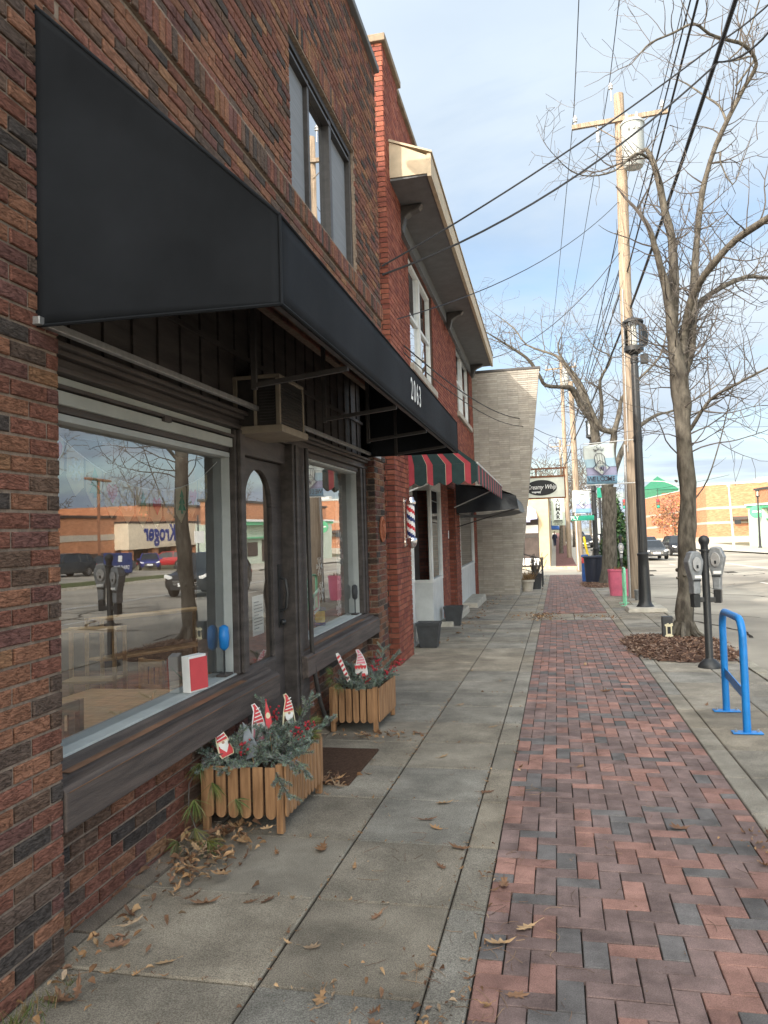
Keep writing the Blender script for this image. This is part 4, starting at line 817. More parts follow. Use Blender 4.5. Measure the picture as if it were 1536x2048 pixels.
def lamp(name, label, loc, group=None):
    t = thing(name, label, 'street lamp', (0, 0, 0), group)
    b = MB(); b.lathe((0, 0, 0), [(.22, 0), (.22, .07), (.19, .11), (.15, .16), (.135, .22), (.13, .5), (.12, .95), (.112, 1.22), (.128, 1.24), (.128, 1.275), (.098, 1.3), (.094, 3), (.075, 5.5), (.07, 5.55), (.09, 5.56), (.09, 5.66), (.075, 5.67), (.08, 5.76)], 20)
    for k in range(12): a = k*math.pi/6; b.bar((.096*math.cos(a), .096*math.sin(a), 1.32), (.074*math.cos(a), .074*math.sin(a), 5.5), .014)
    b.build('pole', 'black_metal', t, smooth=40)
    b = MB(); b.lathe((0, 0, 0), [(.08, 5.74), (.16, 5.80), (.215, 5.83), (.215, 5.93), (.2, 5.935)], 20); b.lathe((0, 0, 0), [(.2, 6.46), (.235, 6.47), (.235, 6.51), (.15, 6.56), (.06, 6.58), (.03, 6.62), (.0005, 6.63)], 20)
    for k in range(6): a = k*math.pi/3+.2; b.bar((.2*math.cos(a), .2*math.sin(a), 5.93), (.2*math.cos(a), .2*math.sin(a), 6.47), .022)
    la = b.build('lantern', 'black_metal', t, smooth=40)
    b = MB(); i = len(b.v)
    for z in (5.935, 6.46):
        for k in range(18): a = k*math.pi/9; b.v.append((.188*math.cos(a), .188*math.sin(a), z))
    for k in range(18): b.face((k, (k+1) % 18, 18+(k+1) % 18, 18+k))
    b.build('glass', 'glass_lamp', la, smooth=60)
    b = MB(); b.lathe((0, 0, 0), [(.05, 5.935), (.075, 5.99), (.075, 6.3), (.06, 6.4), (.02, 6.44)], 14); b.build('bulb', 'bulb', la, smooth=50)
    return t
L1 = lamp('street_lamp', 'tall black street lamp with a lantern head and a WELCOME banner, nearest', (0, 0, 0), 'black lantern street lamps')
for loc, lb in (((1.56, 33.0, 0), 'black lantern street lamp beside the trash can, half behind its own banner'), ((22.6, 96, .2), 'black lantern street lamp in front of the orange block near the round green sign'), ((26.2, 172, 1.1), 'black lantern street lamp right of the rusty-leaved tree'), ((21.5, 190, 1.3), 'black lantern street lamp left of the rusty-leaved tree, smallest of all')):
    dup(L1, loc, random.uniform(-.2, .2), lb, 'black lantern street lamps')
L1.location = (1.87, 18.24, .0)
b = MB(); x, y = 1.87, 18.24
b.box(-.02+.16, .16+.14, -.02, .14, 5.55, 5.75); b.prism([(0, -.05), (.16, 0), (.2, .12), (.16, .42), (.05, .5), (0, .42)], (.19, .05, 5.98), (.8, .6, 0), (0, 0, 1), (-.06, .1, 0)); k = b.build('loudspeaker', 'black_metal', L1, bevel=.01); k.location = (0, 0, 0)
b = MB(); b.box(1.45, 2.3, 17.75, 18.75, .002, .10, top=.04); o = tag(b.build('lamp_footing', 'stoop', bevel=.02), 'low concrete footing under the nearest street lamp', 'footing')
def banner(name, label, x0, x1, y, z0, z1, xp, text=True):
    t = thing(name, label, 'banner', (xp, y, z0)); n = 14
    w = lambda u, v: (x0+(x1-x0)*u+.035*math.sin(v*5+.5)*(1-u*.4), y+.045*math.sin(u*5.5+v*2), z0+(z1-z0)*v+.05*(u-.5)*(v-.4))
    b = MB(); i = 0
    for a in range(n+1):
        for c in range(n+1): b.v.append(w(a/n, c/n))
    for a in range(n):
        for c in range(n):
            v = (c+.5)/n; b.cm = 1 if v < .24 else (2 if v < .42 else (0 if v < .62 else 3)); k = a*(n+1)+c; b.face((k, k+n+1, k+n+2, k+1))
    cl = b.build('cloth', ['banner', 'banner_dark', 'banner_lav', 'banner_pale'], t, smooth=40); cl.modifiers.new('cloth', 'SOLIDIFY').thickness = .004
    P = lambda u, v, d=.012: tuple(Vector(w(u, v))-Vector((0, d, 0)))
    b = MB()
    def line(pts, th):
        for (p, q) in zip(pts, pts[1:]): b.bar(P(*p), P(*q), th*.5, th*.25)
    b.cm = 0
    for k in range(9):
        a = math.pi*(.12+.76*k/8); line([(.5+.09*math.cos(a), .80+.05*math.sin(a)), (.5+(.16+.06*(k % 2))*math.cos(a), .80+(.10+.045*(k % 2))*math.sin(a))], .03)
    line([(.34, .45), (.34, .68), (.42, .77), (.58, .77), (.66, .68), (.66, .45)], .03)
    for k in (.42, .5, .58): line([(k, .5), (k, .74)], .014)
    line([(.22, .4), (.5, .6), (.78, .4), (.5, .2), (.22, .4)], .03)
    line([(.01, .24), (.99, .24)], .014); line([(.01, .42), (.2, .42)], .014); line([(.8, .42), (.99, .42)], .014)
    c = [(.5+.16*math.cos(k*math.pi/8), .4+.125*math.sin(k*math.pi/8)) for k in range(17)]; line(c, .012)
    line([(.40, .46), (.46, .32), (.5, .42), (.54, .32), (.60, .46)], .026); line([(.44, .47), (.5, .36), (.56, .47)], .02); line([(.5, .47), (.5, .4)], .02)
    b.cm = 1; q = [P(u, v, .008) for u, v in ((.27, .4), (.5, .565), (.73, .4), (.5, .235))]; b.poly(q)
    b.poly([P(u, v, .006) for u, v in ((.36, .5), (.64, .5), (.64, .68), (.57, .75), (.43, .75), (.36, .68))])
    b.cm = 0
    if text:
        for k, ch in enumerate('WELCOME'): b.text(ch, P(.12+k*.127, .12, .02), (1, 0, .0), (0, 0, 1), .15, fat=.014, sx=.86)
    b.build('emblem', ['banner_ink', 'banner_pale'], cl)
    b = MB(); b.tube([(x0-.03, y, z1+.02), (xp, y, z1+.07)], .012, 6); b.tube([(x0-.03, y, z0-.02), (xp, y, z0+.0)], .012, 6); b.build('arm', 'white_paint', t)
    for zz in (z1, z0-.06): b = MB(); b.lathe((xp, y, zz), [(.1, 0), (.1, .12)], 12); b.build('clamp', 'black_metal', t)
banner('street_banner', 'pale blue WELCOME banner with a lantern emblem on the nearest street lamp', .70, 1.37, 18.24, 2.87, 3.77, 1.87)
banner('street_banner', 'smaller pale blue banner on the second street lamp above the trash can', .78, 1.42, 32.9, 2.72, 3.62, 1.56, False)

def utility_pole(name, label, x, y, h, lean=.004, arm=True, trans=True, az=0.):
    t = thing(name, label, 'utility pole', (x, y, 0)); b = MB(); g = G(x, y)
    n = 10; b.tube([(x+lean*h*k/n+.008*math.sin(k*1.7), y, g-.1+(h+.1)*k/n) for k in range(n+1)], [.20-.065*k/n for k in range(n+1)], 16); b.build('pole', 'pole_wood', t, smooth=50)
    if arm:
        xx = x+lean*h; z = g+h-.8; b = MB(); b.bar((xx-1.32, y-.14, z-.04), (xx+1.25, y-.14, z+.06), .1, .12); b.bar((xx-.75, y-.14, z-.05), (xx-.08, y-.13, z-.55), .04, .012); b.bar((xx+.75, y-.14, z-.02), (xx+.08, y-.13, z-.55), .04, .012); a = b.build('crossarm', 'steel_grey' if False else 'pole_wood', t)
        for px, pz in ((-1.22, z+.02), (1.12, z+.11), (-.22, g+h+.04)):
            b = MB(); b.lathe((xx+px, y-.14 if pz < g+h else y-.1, pz), [(.015, -.25 if pz > g+h else 0), (.015, .1), (.06, .1), (.06, .13), (.035, .15), (.065, .17), (.065, .2), (.035, .22), (.03, .27), (.0005, .28)], 12); b.build('insulator', 'porcelain', a, smooth=40)
        b = MB(); b.tube([(xx-.62, y-.14, z-.06), (xx-.62, y-.14, z-.2)], .012, 6); b.lathe((xx-.62, y-.14, z-.55), [(.03, 0), (.05, .03), (.03, .07), (.045, .1), (.045, .28), (.02, .36)], 10); b.build('cutout_fuse', 'porcelain', a)
    if trans:
        xx = x+lean*h*.9; z = g+h-2.15; b = MB(); b.lathe((xx+.3, y-.3, z), [(.24, -.12), (.29, 0), (.3, .02), (.3, 1.05), (.33, 1.06), (.33, 1.1), (.28, 1.16), (.1, 1.22), (.0005, 1.23)], 24); tr = b.build('transformer', 'transformer', t, smooth=40)
        b = MB()
        for q in (-.15, .12): b.lathe((xx+.3+q, y-.35, z+1.15), [(.05, 0), (.05, .05), (.03, .07), (.05, .1), (.03, .13), (.045, .16), (.02, .25)], 10)
        for q in (-.14, 0, .14): b.lathe((xx+.3+q, y-.62, z+.82), [(.03, 0), (.035, .08), (.015, .12)], 8)
        b.build('bushing', 'porcelain', tr, smooth=40); b = MB(); b.box(xx+.02, xx+.16, y-.3, y-.05, z+.75, z+.95); b.box(xx+.02, xx+.16, y-.3, y-.05, z+.2, z+.3); b.build('hanger', 'black_metal', tr)
    return t
UP1 = utility_pole('utility_pole', 'weathered wooden utility pole with crossarm and grey transformer behind the nearest lamp', 2.08, 22.4, 14.1, .008)
b = MB(); b.tube([(1.90, 22.28, 0), (1.90, 22.28, 2.3), (1.93, 22.27, 4.2)], .035, 8); b.tube([(2.0, 22.2, 4.0), (2.02, 22.22, 6.5), (2.05, 22.24, 8.5)], .014, 5); b.build('conduit', 'galv', UP1)
UP2 = utility_pole('utility_pole', 'pale wooden utility pole rising behind the trash can', 1.25, 45, 10.6, -.012, False, False)
b = MB(); b.box(.95, 1.2, 44.6, 44.85, 3.2, 4.4); b.bar((1.13, 44.6, 0), (1.1, 44.7, 3.2), .05); b.build('meter_box', 'pale_casing', UP2)
UP3 = utility_pole('utility_pole', 'distant utility pole with crossarm and transformers above the vertical sign', 1.0, 66, 16.5, -.004)
UP4 = utility_pole('utility_pole', 'farthest utility pole on the left pavement', .9, 98, 13, 0)
# wires: one curve per cable
def cable(name, label, pts, r, group=None, cat='cable', sag=0., n=14):
    P = []
    for a, c in zip(pts, pts[1:]):
        a, c = Vector(a), Vector(c)
        for k in range(n): s = k/n; P.append(a.lerp(c, s)-Vector((0, 0, sag*4*s*(1-s))))
    P.append(Vector(pts[-1])); b = MB(); b.tube(P, r, 5); return tag(b.build(name, 'wire', smooth=60), label, cat, group)
g = 'power lines on the pole tops'
cable('power_line', 'leftmost power line over the crossarm, running along the street', [(.95, -22, 14.6), (.95, 22.2, 13.75), (-.2, 66, 16.1)], .012, g, 'power line', .5)
cable('power_line', 'power line over the tip of the near utility pole', [(1.85, -22, 15.4), (1.95, 22.2, 14.45), (.85, 66, 16.8)], .012, g, 'power line', .5)
cable('power_line', 'power line on the right end of the crossarm', [(3.25, -22, 14.6), (3.3, 22.2, 13.85), (2.1, 66, 16.2)], .012, g, 'power line', .5)
cable('cable_bundle', 'thick black communication cable bundle crossing the tree crown', [(2.75, -14, 9.2), (2.6, 8, 8.75), (2.25, 22.2, 8.0), (1.2, 45, 7.3), (.9, 66, 7.8)], .034, None, 'cable', .12)
cable('cable_bundle', 'second black cable just left of the thick bundle', [(2.3, -14, 9.9), (2.2, 22.2, 9.0), (1.15, 45, 8.2)], .02, None, 'cable', .15)
cable('cable_bundle', 'thin black cable beside the thick bundle, right of the pole', [(2.55, -14, 10.6), (2.25, 22.2, 9.8), (1.1, 45, 9.3)], .014, None, 'cable', .2)
cable('service_drop', 'upper cable of the pair sagging from the cable bundle to the red brick pier', [(3.6, 10.2, 8.9), (2.55, 11.8, 8.73), (-2.18, 10.25, 5.42)], .013, 'service drops', 'cable', .12)
cable('service_drop', 'lower cable of the pair sagging from the cable bundle to the red brick pier', [(3.3, 10.0, 8.55), (2.55, 11.8, 8.45), (-2.18, 10.25, 5.3)], .015, 'service drops', 'cable', .34)
cable('service_drop', 'thin cable from the near utility pole to the wall below the red brick pier top', [(2.05, 22.3, 11.0), (-2.2, 10.6, 4.75)], .009, 'service drops', 'cable', .4)
cable('service_drop', 'cable from the near utility pole sagging left to the eave end', [(2.05, 22.3, 9.6), (-1.75, 24, 7.3)], .012, 'service drops', 'cable', .5)
cable('service_drop', 'cable looping from the red brick wall away towards the far poles', [(-2.18, 10.6, 4.6), (-1.0, 24.4, 5.45), (1.1, 45, 7.4)], .012, 'service drops', 'cable', .25)
cable('service_drop', 'lower cable looping from the red brick wall past the white fin wall', [(-2.18, 10.6, 4.5), (-.9, 24.4, 5.2), (1.1, 45, 6.6)], .009, 'service drops', 'cable', .3)
cable('service_drop', 'steep cable from the near utility pole down to the far left shops', [(2.05, 22.5, 9.2), (-.4, 60, 6.0)], .014, 'service drops', 'cable', .6)
cable('service_drop', 'second steep cable from the near utility pole down to the far left shops', [(2.05, 22.5, 10.4), (.2, 62, 5.6)], .016, 'service drops', 'cable', .5)
cable('service_drop', 'cable crossing low in front of the white fin wall to the second pole', [(-2.2, 23.6, 3.6), (1.15, 45, 6.2)], .012, 'service drops', 'cable', .25)
cable('service_drop', 'cable crossing the road from the second pole behind the trees', [(1.2, 45, 8.8), (24, 70, 11)], .012, 'service drops', 'cable', .8)
b = MB(); c = Vector((-2.18, 10.5, 4.62))
for k in range(3): b.tube([c+Vector((.02*k, (.10+.03*k)*math.cos(t*.52), (.12+.02*k)*math.sin(t*.52)-.05)) for t in range(13)], .007, 5)
b.ball(c+Vector((.03, .05, .05)), .045); tag(b.build('cable_coil', 'wire'), 'tangle of cable loops fixed to the red brick pier', 'cable')

# pots, barrels, bins
def barrel(name, label, x, y, r, h, mat, plant=True):
    t = thing(name, label, 'planter', (x, y, G(x, y))); g = G(x, y)
    b = MB(); b.lathe((x, y, g), [(r*.86, 0), (r*.98, h*.5), (r, h-.06), (r*1.04, h-.05), (r*1.04, h), (r*.96, h), (r*.94, h-.07)], 24); b.build('barrel', mat, t, smooth=40)
    b = MB()
    for k in range(60): a = random.uniform(0, 6.28); q = random.uniform(0, r*.85); p = Vector((x+q*math.cos(a), y+q*math.sin(a), g+h-.05)); b.ct = jit((.22, .13, .07)); d = Vector((random.uniform(-.05, .05), random.uniform(-.05, .05), random.uniform(.03, .14))); b.poly([p, p+Vector((.012, .01, 0)), p+d+Vector((.01, 0, 0)), p+d])
    b.build('dead_stems', 'leaf', t)
barrel('pink_barrel', 'bright pink barrel planter beside the mint green bike rack', 1.72, 23.4, .31, .75, 'pink'); barrel('pink_barrel', 'small pink barrel planter far across the road', 24.0, 92, .55, 1.2, 'pink')
t = thing('bucket', 'small grey bucket at the foot of the near utility pole', 'bucket', (2.12, 21.6, 0)); b = MB(); b.lathe((2.05, 21.5, 0), [(.09, 0), (.12, .26), (.125, .27), (.11, .27), (.1, .2)], 16); b.build('shell', 'steel_grey', t, smooth=40)
b = MB(); b.tube([(1.93, 21.5, .26), (1.95, 21.44, .2), (2.05, 21.38, .15), (2.15, 21.44, .2), (2.17, 21.5, .26)], .005, 5); b.build('handle', 'galv', t)
t = thing('trash_can', 'dark slatted steel trash can at the kerb ramp', 'trash can', (1.38, 30.6, 0)); c = (1.34, 30.6)
b = MB()
for k in range(36): a = k*math.pi/18; b.bar((c[0]+.3*math.cos(a), c[1]+.3*math.sin(a), .07), (c[0]+.36*math.cos(a), c[1]+.36*math.sin(a), .97), .045, .012, up=(math.cos(a), math.sin(a), 0))
b.lathe((c[0], c[1], 0), [(.27, .0), (.31, .03), (.31, .1), (.28, .1)], 28); b.lathe((c[0], c[1], 0), [(.36, .92), (.40, .95), (.40, 1.0), (.36, 1.02), (.26, 1.0)], 28); b.build('slats', 'navy_metal', t)
b = MB(); b.lathe((c[0], c[1], 0), [(.26, .06), (.31, .9), (.25, .92)], 20); b.build('liner', 'ink', t)
t = thing('newspaper_box', 'narrow blue box with a red band behind the trash can', 'newspaper box', (1.02, 32, 0)); b = MB(); b.box(.93, 1.2, 31.6, 32, 0, 1.05); b.build('box', 'blue_paint', t, bevel=.02); b = MB(); b.box(.925, 1.205, 31.59, 31.6, .72, .95); b.build('panel', 'redcard', t)
t = thing('guy_guard', 'yellow guy-wire guard leaning beside the trash can', 'guy guard', (1.25, 34, 0)); b = MB(); b.tube([(1.3, 34, .8), (1.18, 34.2, 1.5), (1.15, 34.3, 1.75)], .05, 8); b.tube([(1.3, 34, 0), (1.3, 34, .8)], .02, 6); b.build('sleeve', 'yellow', t, smooth=50)
t = thing('flower_pot', 'round cream flower pot with dry plants at the fin wall', 'planter', (-.98, 26, 0)); b = MB(); b.lathe((-.98, 26, 0), [(.16, 0), (.2, .3), (.235, .31), (.235, .38), (.2, .38), (.19, .3)], 20); b.build('pot', 'stone', t, smooth=40)
b = MB()
for k in range(260): a = random.uniform(0, 6.28); q = random.uniform(0, .2); p = Vector((-.98+q*math.cos(a), 26+q*math.sin(a), .34)); b.ct = jit(random.choice([(.2, .12, .06), (.12, .08, .05), (.3, .2, .1)])); d = Vector((random.gauss(0, .12), random.gauss(0, .12), random.uniform(.05, .32))); b.poly([p, p+Vector((.01, .008, 0)), p+d+Vector((.008, 0, .0)), p+d])
b.build('dry_plant', 'leaf', t)
t = thing('flower_pot', 'black flower pot with bare stems behind the cream pot', 'planter', (-.75, 27.2, 0)); b = MB(); b.lathe((-.75, 27.2, 0), [(.17, 0), (.22, .5), (.24, .52), (.2, .52)], 16); b.build('pot', 'pot_black', t, smooth=40)
b = MB()
for k in range(50): a = random.uniform(0, 6.28); p = Vector((-.75+.1*math.cos(a), 27.2+.1*math.sin(a), .5)); q = p+Vector((random.gauss(0, .16), random.gauss(0, .16), random.uniform(.3, .75))); b.tube([p, p.lerp(q, .5)+Vector((random.gauss(0, .04), 0, 0)), q], .008, 4)
b.build('stems', 'twig', t)
t = thing('hand_rail', 'thin black handrail behind the flower pots', 'railing', (-.6, 29, 0)); b = MB()
for y in (28.6, 29.6, 30.6): b.tube([(-.55, y, 0), (-.55, y, 1.0)], .02, 6)
b.tube([(-1.8, 28.6, 1.35), (-.55, 28.6, 1.0), (-.55, 30.6, 1.0)], .02, 6); b.tube([(-.55, 28.6, .5), (-.55, 30.6, .5)], .015, 6); b.tube([(-1.8, 28.6, .8), (-.55, 28.6, .45)], .015, 6); b.build('rails', 'black_metal', t)
t = thing('lantern_box', 'small black box with a cream notched frame at the foot of the near tree', 'ornament', (1.68, 13.1, 0)); b = MB(); b.box(1.59, 1.75, 13.1, 13.24, .03, .36); b.build('box', 'pot_black', t, bevel=.006)
b = MB(); b.prism([(.03, .02), (.03, .05), (.045, .05), (.045, .19), (.03, .19), (.03, .22), (.06, .22), (.06, .235), (.09, .235), (.09, .22), (.12, .22), (.12, .235), (.15, .235), (.15, .19), (.135, .19), (.135, .05), (.15, .05), (.15, .02)], (1.595, 13.097, .02), (1, 0, 0), (0, 0, 1), (0, -.012, 0)); f = b.build('frame', 'ivory', t)
b = MB(); b.box(1.66, 1.71, 13.08, 13.085, .09, .2); b.build('opening', 'ink', f)
# signs and signals
t = thing('street_sign', 'green street name blade reading PLY on the second lamp', 'sign', (1.5, 32.8, 2.4)); b = MB(); b.box(.62, 1.52, 32.6, 32.62, 2.42, 2.62); b.build('blade', 'sign_green', t); b = MB(); b.text('PLY', (.76, 32.585, 2.52), (1, 0, 0), (0, 0, 1), .2, fat=.01); b.build('lettering', 'card_white', t)
t = thing('sign_post', 'dark signpost with a small green blade and grey box behind the second lamp', 'sign', (2.0, 37, 0)); b = MB(); b.tube([(2.0, 37, 0), (2.0, 37, 4.0)], .06, 8); b.build('post', 'black_metal', t); b = MB(); b.box(1.9, 2.12, 36.88, 36.92, 3.55, 4.0); b.build('blade', 'sign_green', t); b = MB(); b.box(1.78, 1.98, 36.8, 37, 1.9, 2.6); b.build('box', 'pale_casing', t)
def signal(label, x, y, z):
    t = thing('traffic_signal', label, 'traffic signal', (x, y, z), 'traffic signals over the crossing'); b = MB(); b.box(x-.18, x+.18, y, y+.25, z, z+1.05); b.build('housing', 'yellow' if False else 'pot_black', t, bevel=.02)
    for k, m in enumerate(('sign_green', 'rust', 'red')): q = MB(); q.lathe((x, y-.003, z+.18+.34*k), [(.15, 0), (.15, .05), (.12, .06), (.0005, .07)], 14, (Vector((1, 0, 0)), Vector((0, 0, 1)), Vector((0, -1, 0)))); q.build('lens', m, t)
    q = MB(); q.tube([(x, y+.1, z+1.05), (x, y+.1, z+2.2)], .03, 6); q.build('hanger', 'wire', t)
signal('traffic signal left of the near utility pole', 7.5, 90, 5.0); signal('traffic signal hanging in front of the rusty-leaved tree', 11.3, 92, 5.0)
cable('span_wire', 'span wire carrying the traffic signals over the road', [(1.2, 88, 8.4), (7.5, 90.1, 7.2), (11.3, 92.1, 7.2), (19.5, 95, 8.6)], .02, None, 'cable', .1)
t = thing('steel_pole', 'tall pale steel pole in front of the orange block', 'pole', (21.5, 104, 0)); b = MB(); b.tube([(21.5, 104, 0), (21.2, 104, 7.8)], [.16, .1], 10); b.tube([(21.2, 104, 7.8), (21.2, 104, 8.2)], .2, 8); b.build('shaft', 'pale_casing', t); b = MB(); b.box(21.7, 22.4, 103.9, 104, 3.1, 3.6); b.build('plate', 'ink', t)
t = thing('steel_pole', 'pale steel mast with a curved arm partly behind the near tree trunk', 'pole', (20, 130, 0)); b = MB(); b.tube([(20, 130, 0), (20, 130, 8.6)], .16, 8); b.tube([(20, 130, 8.6), (19, 130, 9.8), (17, 130, 10.6), (13, 130, 10.9)], .07, 6); b.build('shaft', 'pale_casing', t)
t = thing('round_sign', 'round green shop sign on a bracket at the white storefront', 'sign', (25.0, 108.5, 3.6)); b = MB(); b.lathe((24.6, 105.5, 4.6), [(.8, 0), (.8, .15)], 24, (Vector((1, 0, 0)), Vector((0, 0, 1)), Vector((0, -1, 0)))); b.build('disc', 'bld_green', t); b = MB(); b.box(24.1, 25.1, 105.3, 105.34, 4.5, 4.7); b.build('lettering', 'card_white', t); b = MB(); b.tube([(24.6, 105.6, 5.4), (26, 105.6, 5.5)], .05, 6); b.build('bracket', 'black_metal', t)
t = thing('parking_sign', 'small white sign on a thin black post outside the white storefront', 'sign', (22.3, 88, 0)); b = MB(); b.tube([(22.3, 88, 0), (22.3, 88, 4.0)], .045, 6); b.build('post', 'black_metal', t); b = MB(); b.box(21.95, 22.65, 87.9, 87.95, 2.6, 3.2); b.build('plate', 'card_white', t)
t = thing('wooden_planter', 'tall brown wooden planter with a bare sapling at the right edge across the road', 'planter', (23.4, 86, 0)); b = MB(); b.box(22.7, 24.3, 85.4, 86.8, 0, 2.0)
for k in range(8): b.box(22.68+k*.2, 22.85+k*.2, 85.36, 85.4, .05, 1.95)
b.build('box', 'mat_brown', t)
PS = thing('person', 'person in dark clothes walking far down the left pavement', 'person', (0, 0, 0))
def person(t):
    def skin(mb, pts): mb.tube([p[:3] for p in pts], [p[3] for p in pts], 8)
    b = MB(); skin(b, [(0, 0, .80, .10), (0, 0, .95, .155), (0, 0, 1.1, .15), (0, 0, 1.3, .185), (0, 0, 1.42, .16), (0, 0, 1.48, .06), (0, .0, 1.55, .055), (0, -.01, 1.6, .085), (0, -.01, 1.68, .10), (0, 0, 1.76, .075), (0, 0, 1.79, .02)])
    for s in (-1, 1): skin(b, [(s*.08, 0, .9, .1), (s*.09, s*.08, .5, .075), (s*.09, s*.1, .1, .05), (s*.09, s*.02, .04, .05), (s*.09, s*-.06, .03, .04)]); skin(b, [(s*.17, 0, 1.4, .065), (s*.24, s*-.04, 1.12, .05), (s*.24, s*-.14, .9, .04), (s*.24, s*-.18, .82, .035)])
    b.build('body', 'skin', t, smooth=60)
    b = MB(); skin(b, [(0, 0, .78, .17), (0, 0, 1.0, .18), (0, 0, 1.3, .205), (0, 0, 1.44, .18), (0, 0, 1.49, .08)])
    for s in (-1, 1): skin(b, [(s*.17, 0, 1.41, .085), (s*.245, s*-.04, 1.12, .068), (s*.245, s*-.13, .92, .055)]); skin(b, [(s*.08, 0, .92, .115), (s*.09, s*.08, .5, .09), (s*.09, s*.1, .09, .07)])
    b.build('clothing', 'cloth_dark', t, smooth=60); b = MB(); b.ball((0, .015, 1.71), .108, 10, 8); b.build('hair', 'ink', t, smooth=60)
person(PS); PS.location = (-.2, 96, G(-.2, 96))

# ---------------------------------------------------------------- cars
def car_mesh(t, paint, L, Wd, Hh, kind):
    hw = Wd/2; zb = .24; suv = kind == 'suv'; belt = Hh*.62
    st = [(-L/2, .42, belt*.62, .80, 0), (-L/2+.12, .28, belt*.78, .92, 0), (-L/2+.9, zb, belt*.90, .98, 0), (-L/2+1.28, zb, belt*.97, 1, 0),
          (-L/2+2.05, zb, belt, 1, 1), (-L/2+3.0, zb, belt*1.02, 1, 1), (L/2-1.0 if not suv else L/2-.65, zb, belt*1.03, .99, 1), (L/2-.35 if not suv else L/2-.12, .28, belt*1.02, .95, 0), (L/2, .42, belt*.9, .88, 0)]
    b = MB(); n = 0; rows = []
    for (y, z0, z1, k, c) in st:
        w = hw*k; rows.append(len(b.v)); b.v += [(-w*.86, y, z0), (-w*.98, y, z0+.14), (-w, y, (z0+z1)/2+.04), (-w*.95, y, z1), (-w*.55, y, z1+.035), (w*.55, y, z1+.035), (w*.95, y, z1), (w, y, (z0+z1)/2+.04), (w*.98, y, z0+.14), (w*.86, y, z0)]
    for a in range(len(rows)-1):
        for j in range(10): i, k = rows[a], rows[a+1]; b.face((i+j, i+(j+1) % 10, k+(j+1) % 10, k+j))
    b.face(tuple(rows[0]+j for j in range(10))); b.face(tuple(rows[-1]+j for j in reversed(range(10)))); bd = b.build('body', paint, t, smooth=38)
    yA, yB, yC, yD = -L/2+1.22, -L/2+2.0, (L/2-1.2 if not suv else L/2-.62), (L/2-.45 if not suv else L/2-.16)
    ring = [(yA, belt*.95, .90), (yB, Hh-.05, .70), ((yB+yC)/2, Hh, .72), (yC, Hh-.06, .70), (yD, belt*1.02, .88)]
    b = MB(); i = 0
    lo = [(yA, belt*.95), (yB+.02, belt), ((yB+yC)/2, belt*1.02), (yC, belt*1.03), (yD, belt*1.02)]
    for (y, z, k), (y2, z2) in zip(ring, lo): b.v += [(-hw*.93, y2, z2), (-hw*k, y, z), (hw*k, y, z), (hw*.93, y2, z2)]
    for a in range(4):
        for j in range(3): k = a*4+j; b.face((k, k+1, k+5, k+4))
    b.build('windscreen', 'glass_car', t, smooth=30)
    b = MB()
    for a in (1, 2): k = [(-hw*(ring[q][2]+.005), ring[q][0], ring[q][1]+.012) for q in (a, a+1)]; b.poly([k[0], k[1], (-k[1][0], k[1][1], k[1][2]), (-k[0][0], k[0][1], k[0][2])])
    for s in (-1, 1):
        for (p, q) in (((hw*.93, yA, belt*.95), (hw*.70, yB, Hh-.04)), ((hw*.72, yB, Hh-.04), (hw*.73, yC, Hh-.05)), ((hw*.70, yC, Hh-.05), (hw*.89, yD, belt*1.02)), ((hw*.94, (yB+yC)/2+.1, belt), (hw*.73, (yB+yC)/2+.1, Hh-.02)), ((hw*.94, yC-.25, belt), (hw*.73, yC-.25, Hh-.05))): b.bar((s*p[0], p[1], p[2]), (s*q[0], q[1], q[2]), .07, .05)
    b.build('roof', paint, t)
    for y in (-L/2+.88, L/2-.9):
        for s in (-1, 1):
            ax = (Vector((0, 1, 0)), Vector((0, 0, 1)), Vector((s, 0, 0))); r = .35 if suv else .32
            b = MB(); b.lathe((s*(hw-.2), y, r), [(r*.7, 0), (r, .02), (r, .2), (r*.92, .225), (r*.66, .215)], 22, ax); w = b.build('wheel', 'tyre', t, smooth=40)
            b = MB(); b.lathe((s*(hw-.2), y, r), [(r*.64, .2), (r*.66, .222), (r*.58, .2), (.05, .205), (.04, .225), (.0005, .226)], 16, ax)
            for k in range(10): a = k*math.pi/5; b.bar((s*(hw+.022), y+.05*math.cos(a), r+.05*math.sin(a)), (s*(hw+.018), y+r*.6*math.cos(a), r+r*.6*math.sin(a)), .035, .02)
            b.build('rim', 'galv', w)
    yf = -L/2
    b = MB(); b.prism([(-hw*.55, belt*.50), (hw*.55, belt*.50), (hw*.48, belt*.30), (-hw*.48, belt*.30)], (0, yf+.02, .14), (1, 0, 0), (0, 0, 1), (0, -.03, 0)); b.box(-hw*.62, hw*.62, yf-.005, yf+.05, .30, .44); gr = b.build('grille', 'ink', t)
    b = MB()
    for k in range(3): b.box(-hw*.5, hw*.5, yf-.02, yf-.01, .14+belt*(.33+.06*k), .14+belt*(.33+.06*k)+.018)
    b.ball((0, yf-.02, .14+belt*.42), .05); b.build('trim', 'chrome', gr)
    for s in (-1, 1):
        b = MB(); b.prism([(s*hw*.56, belt*.72), (s*hw*.90, belt*.82), (s*hw*.92, belt*.70), (s*hw*.60, belt*.60)], (0, yf+.13, .03), (1, 0, 0), (0, 0, 1), (0, -.10, 0)); b.build('headlight', 'card_white', t, bevel=.01)
        b = MB(); b.box(s*hw*.97 if s > 0 else s*hw*.97-.2, s*hw*.97+.2 if s > 0 else s*hw*.97, -L/2+1.35, -L/2+1.47, belt*1.0, belt*1.0+.14); b.build('mirror', paint, t, bevel=.02)
    b = MB(); b.box(-.26, .26, yf-.03, yf-.015, .42, .56); b.build('license_plate', 'card_white', t)
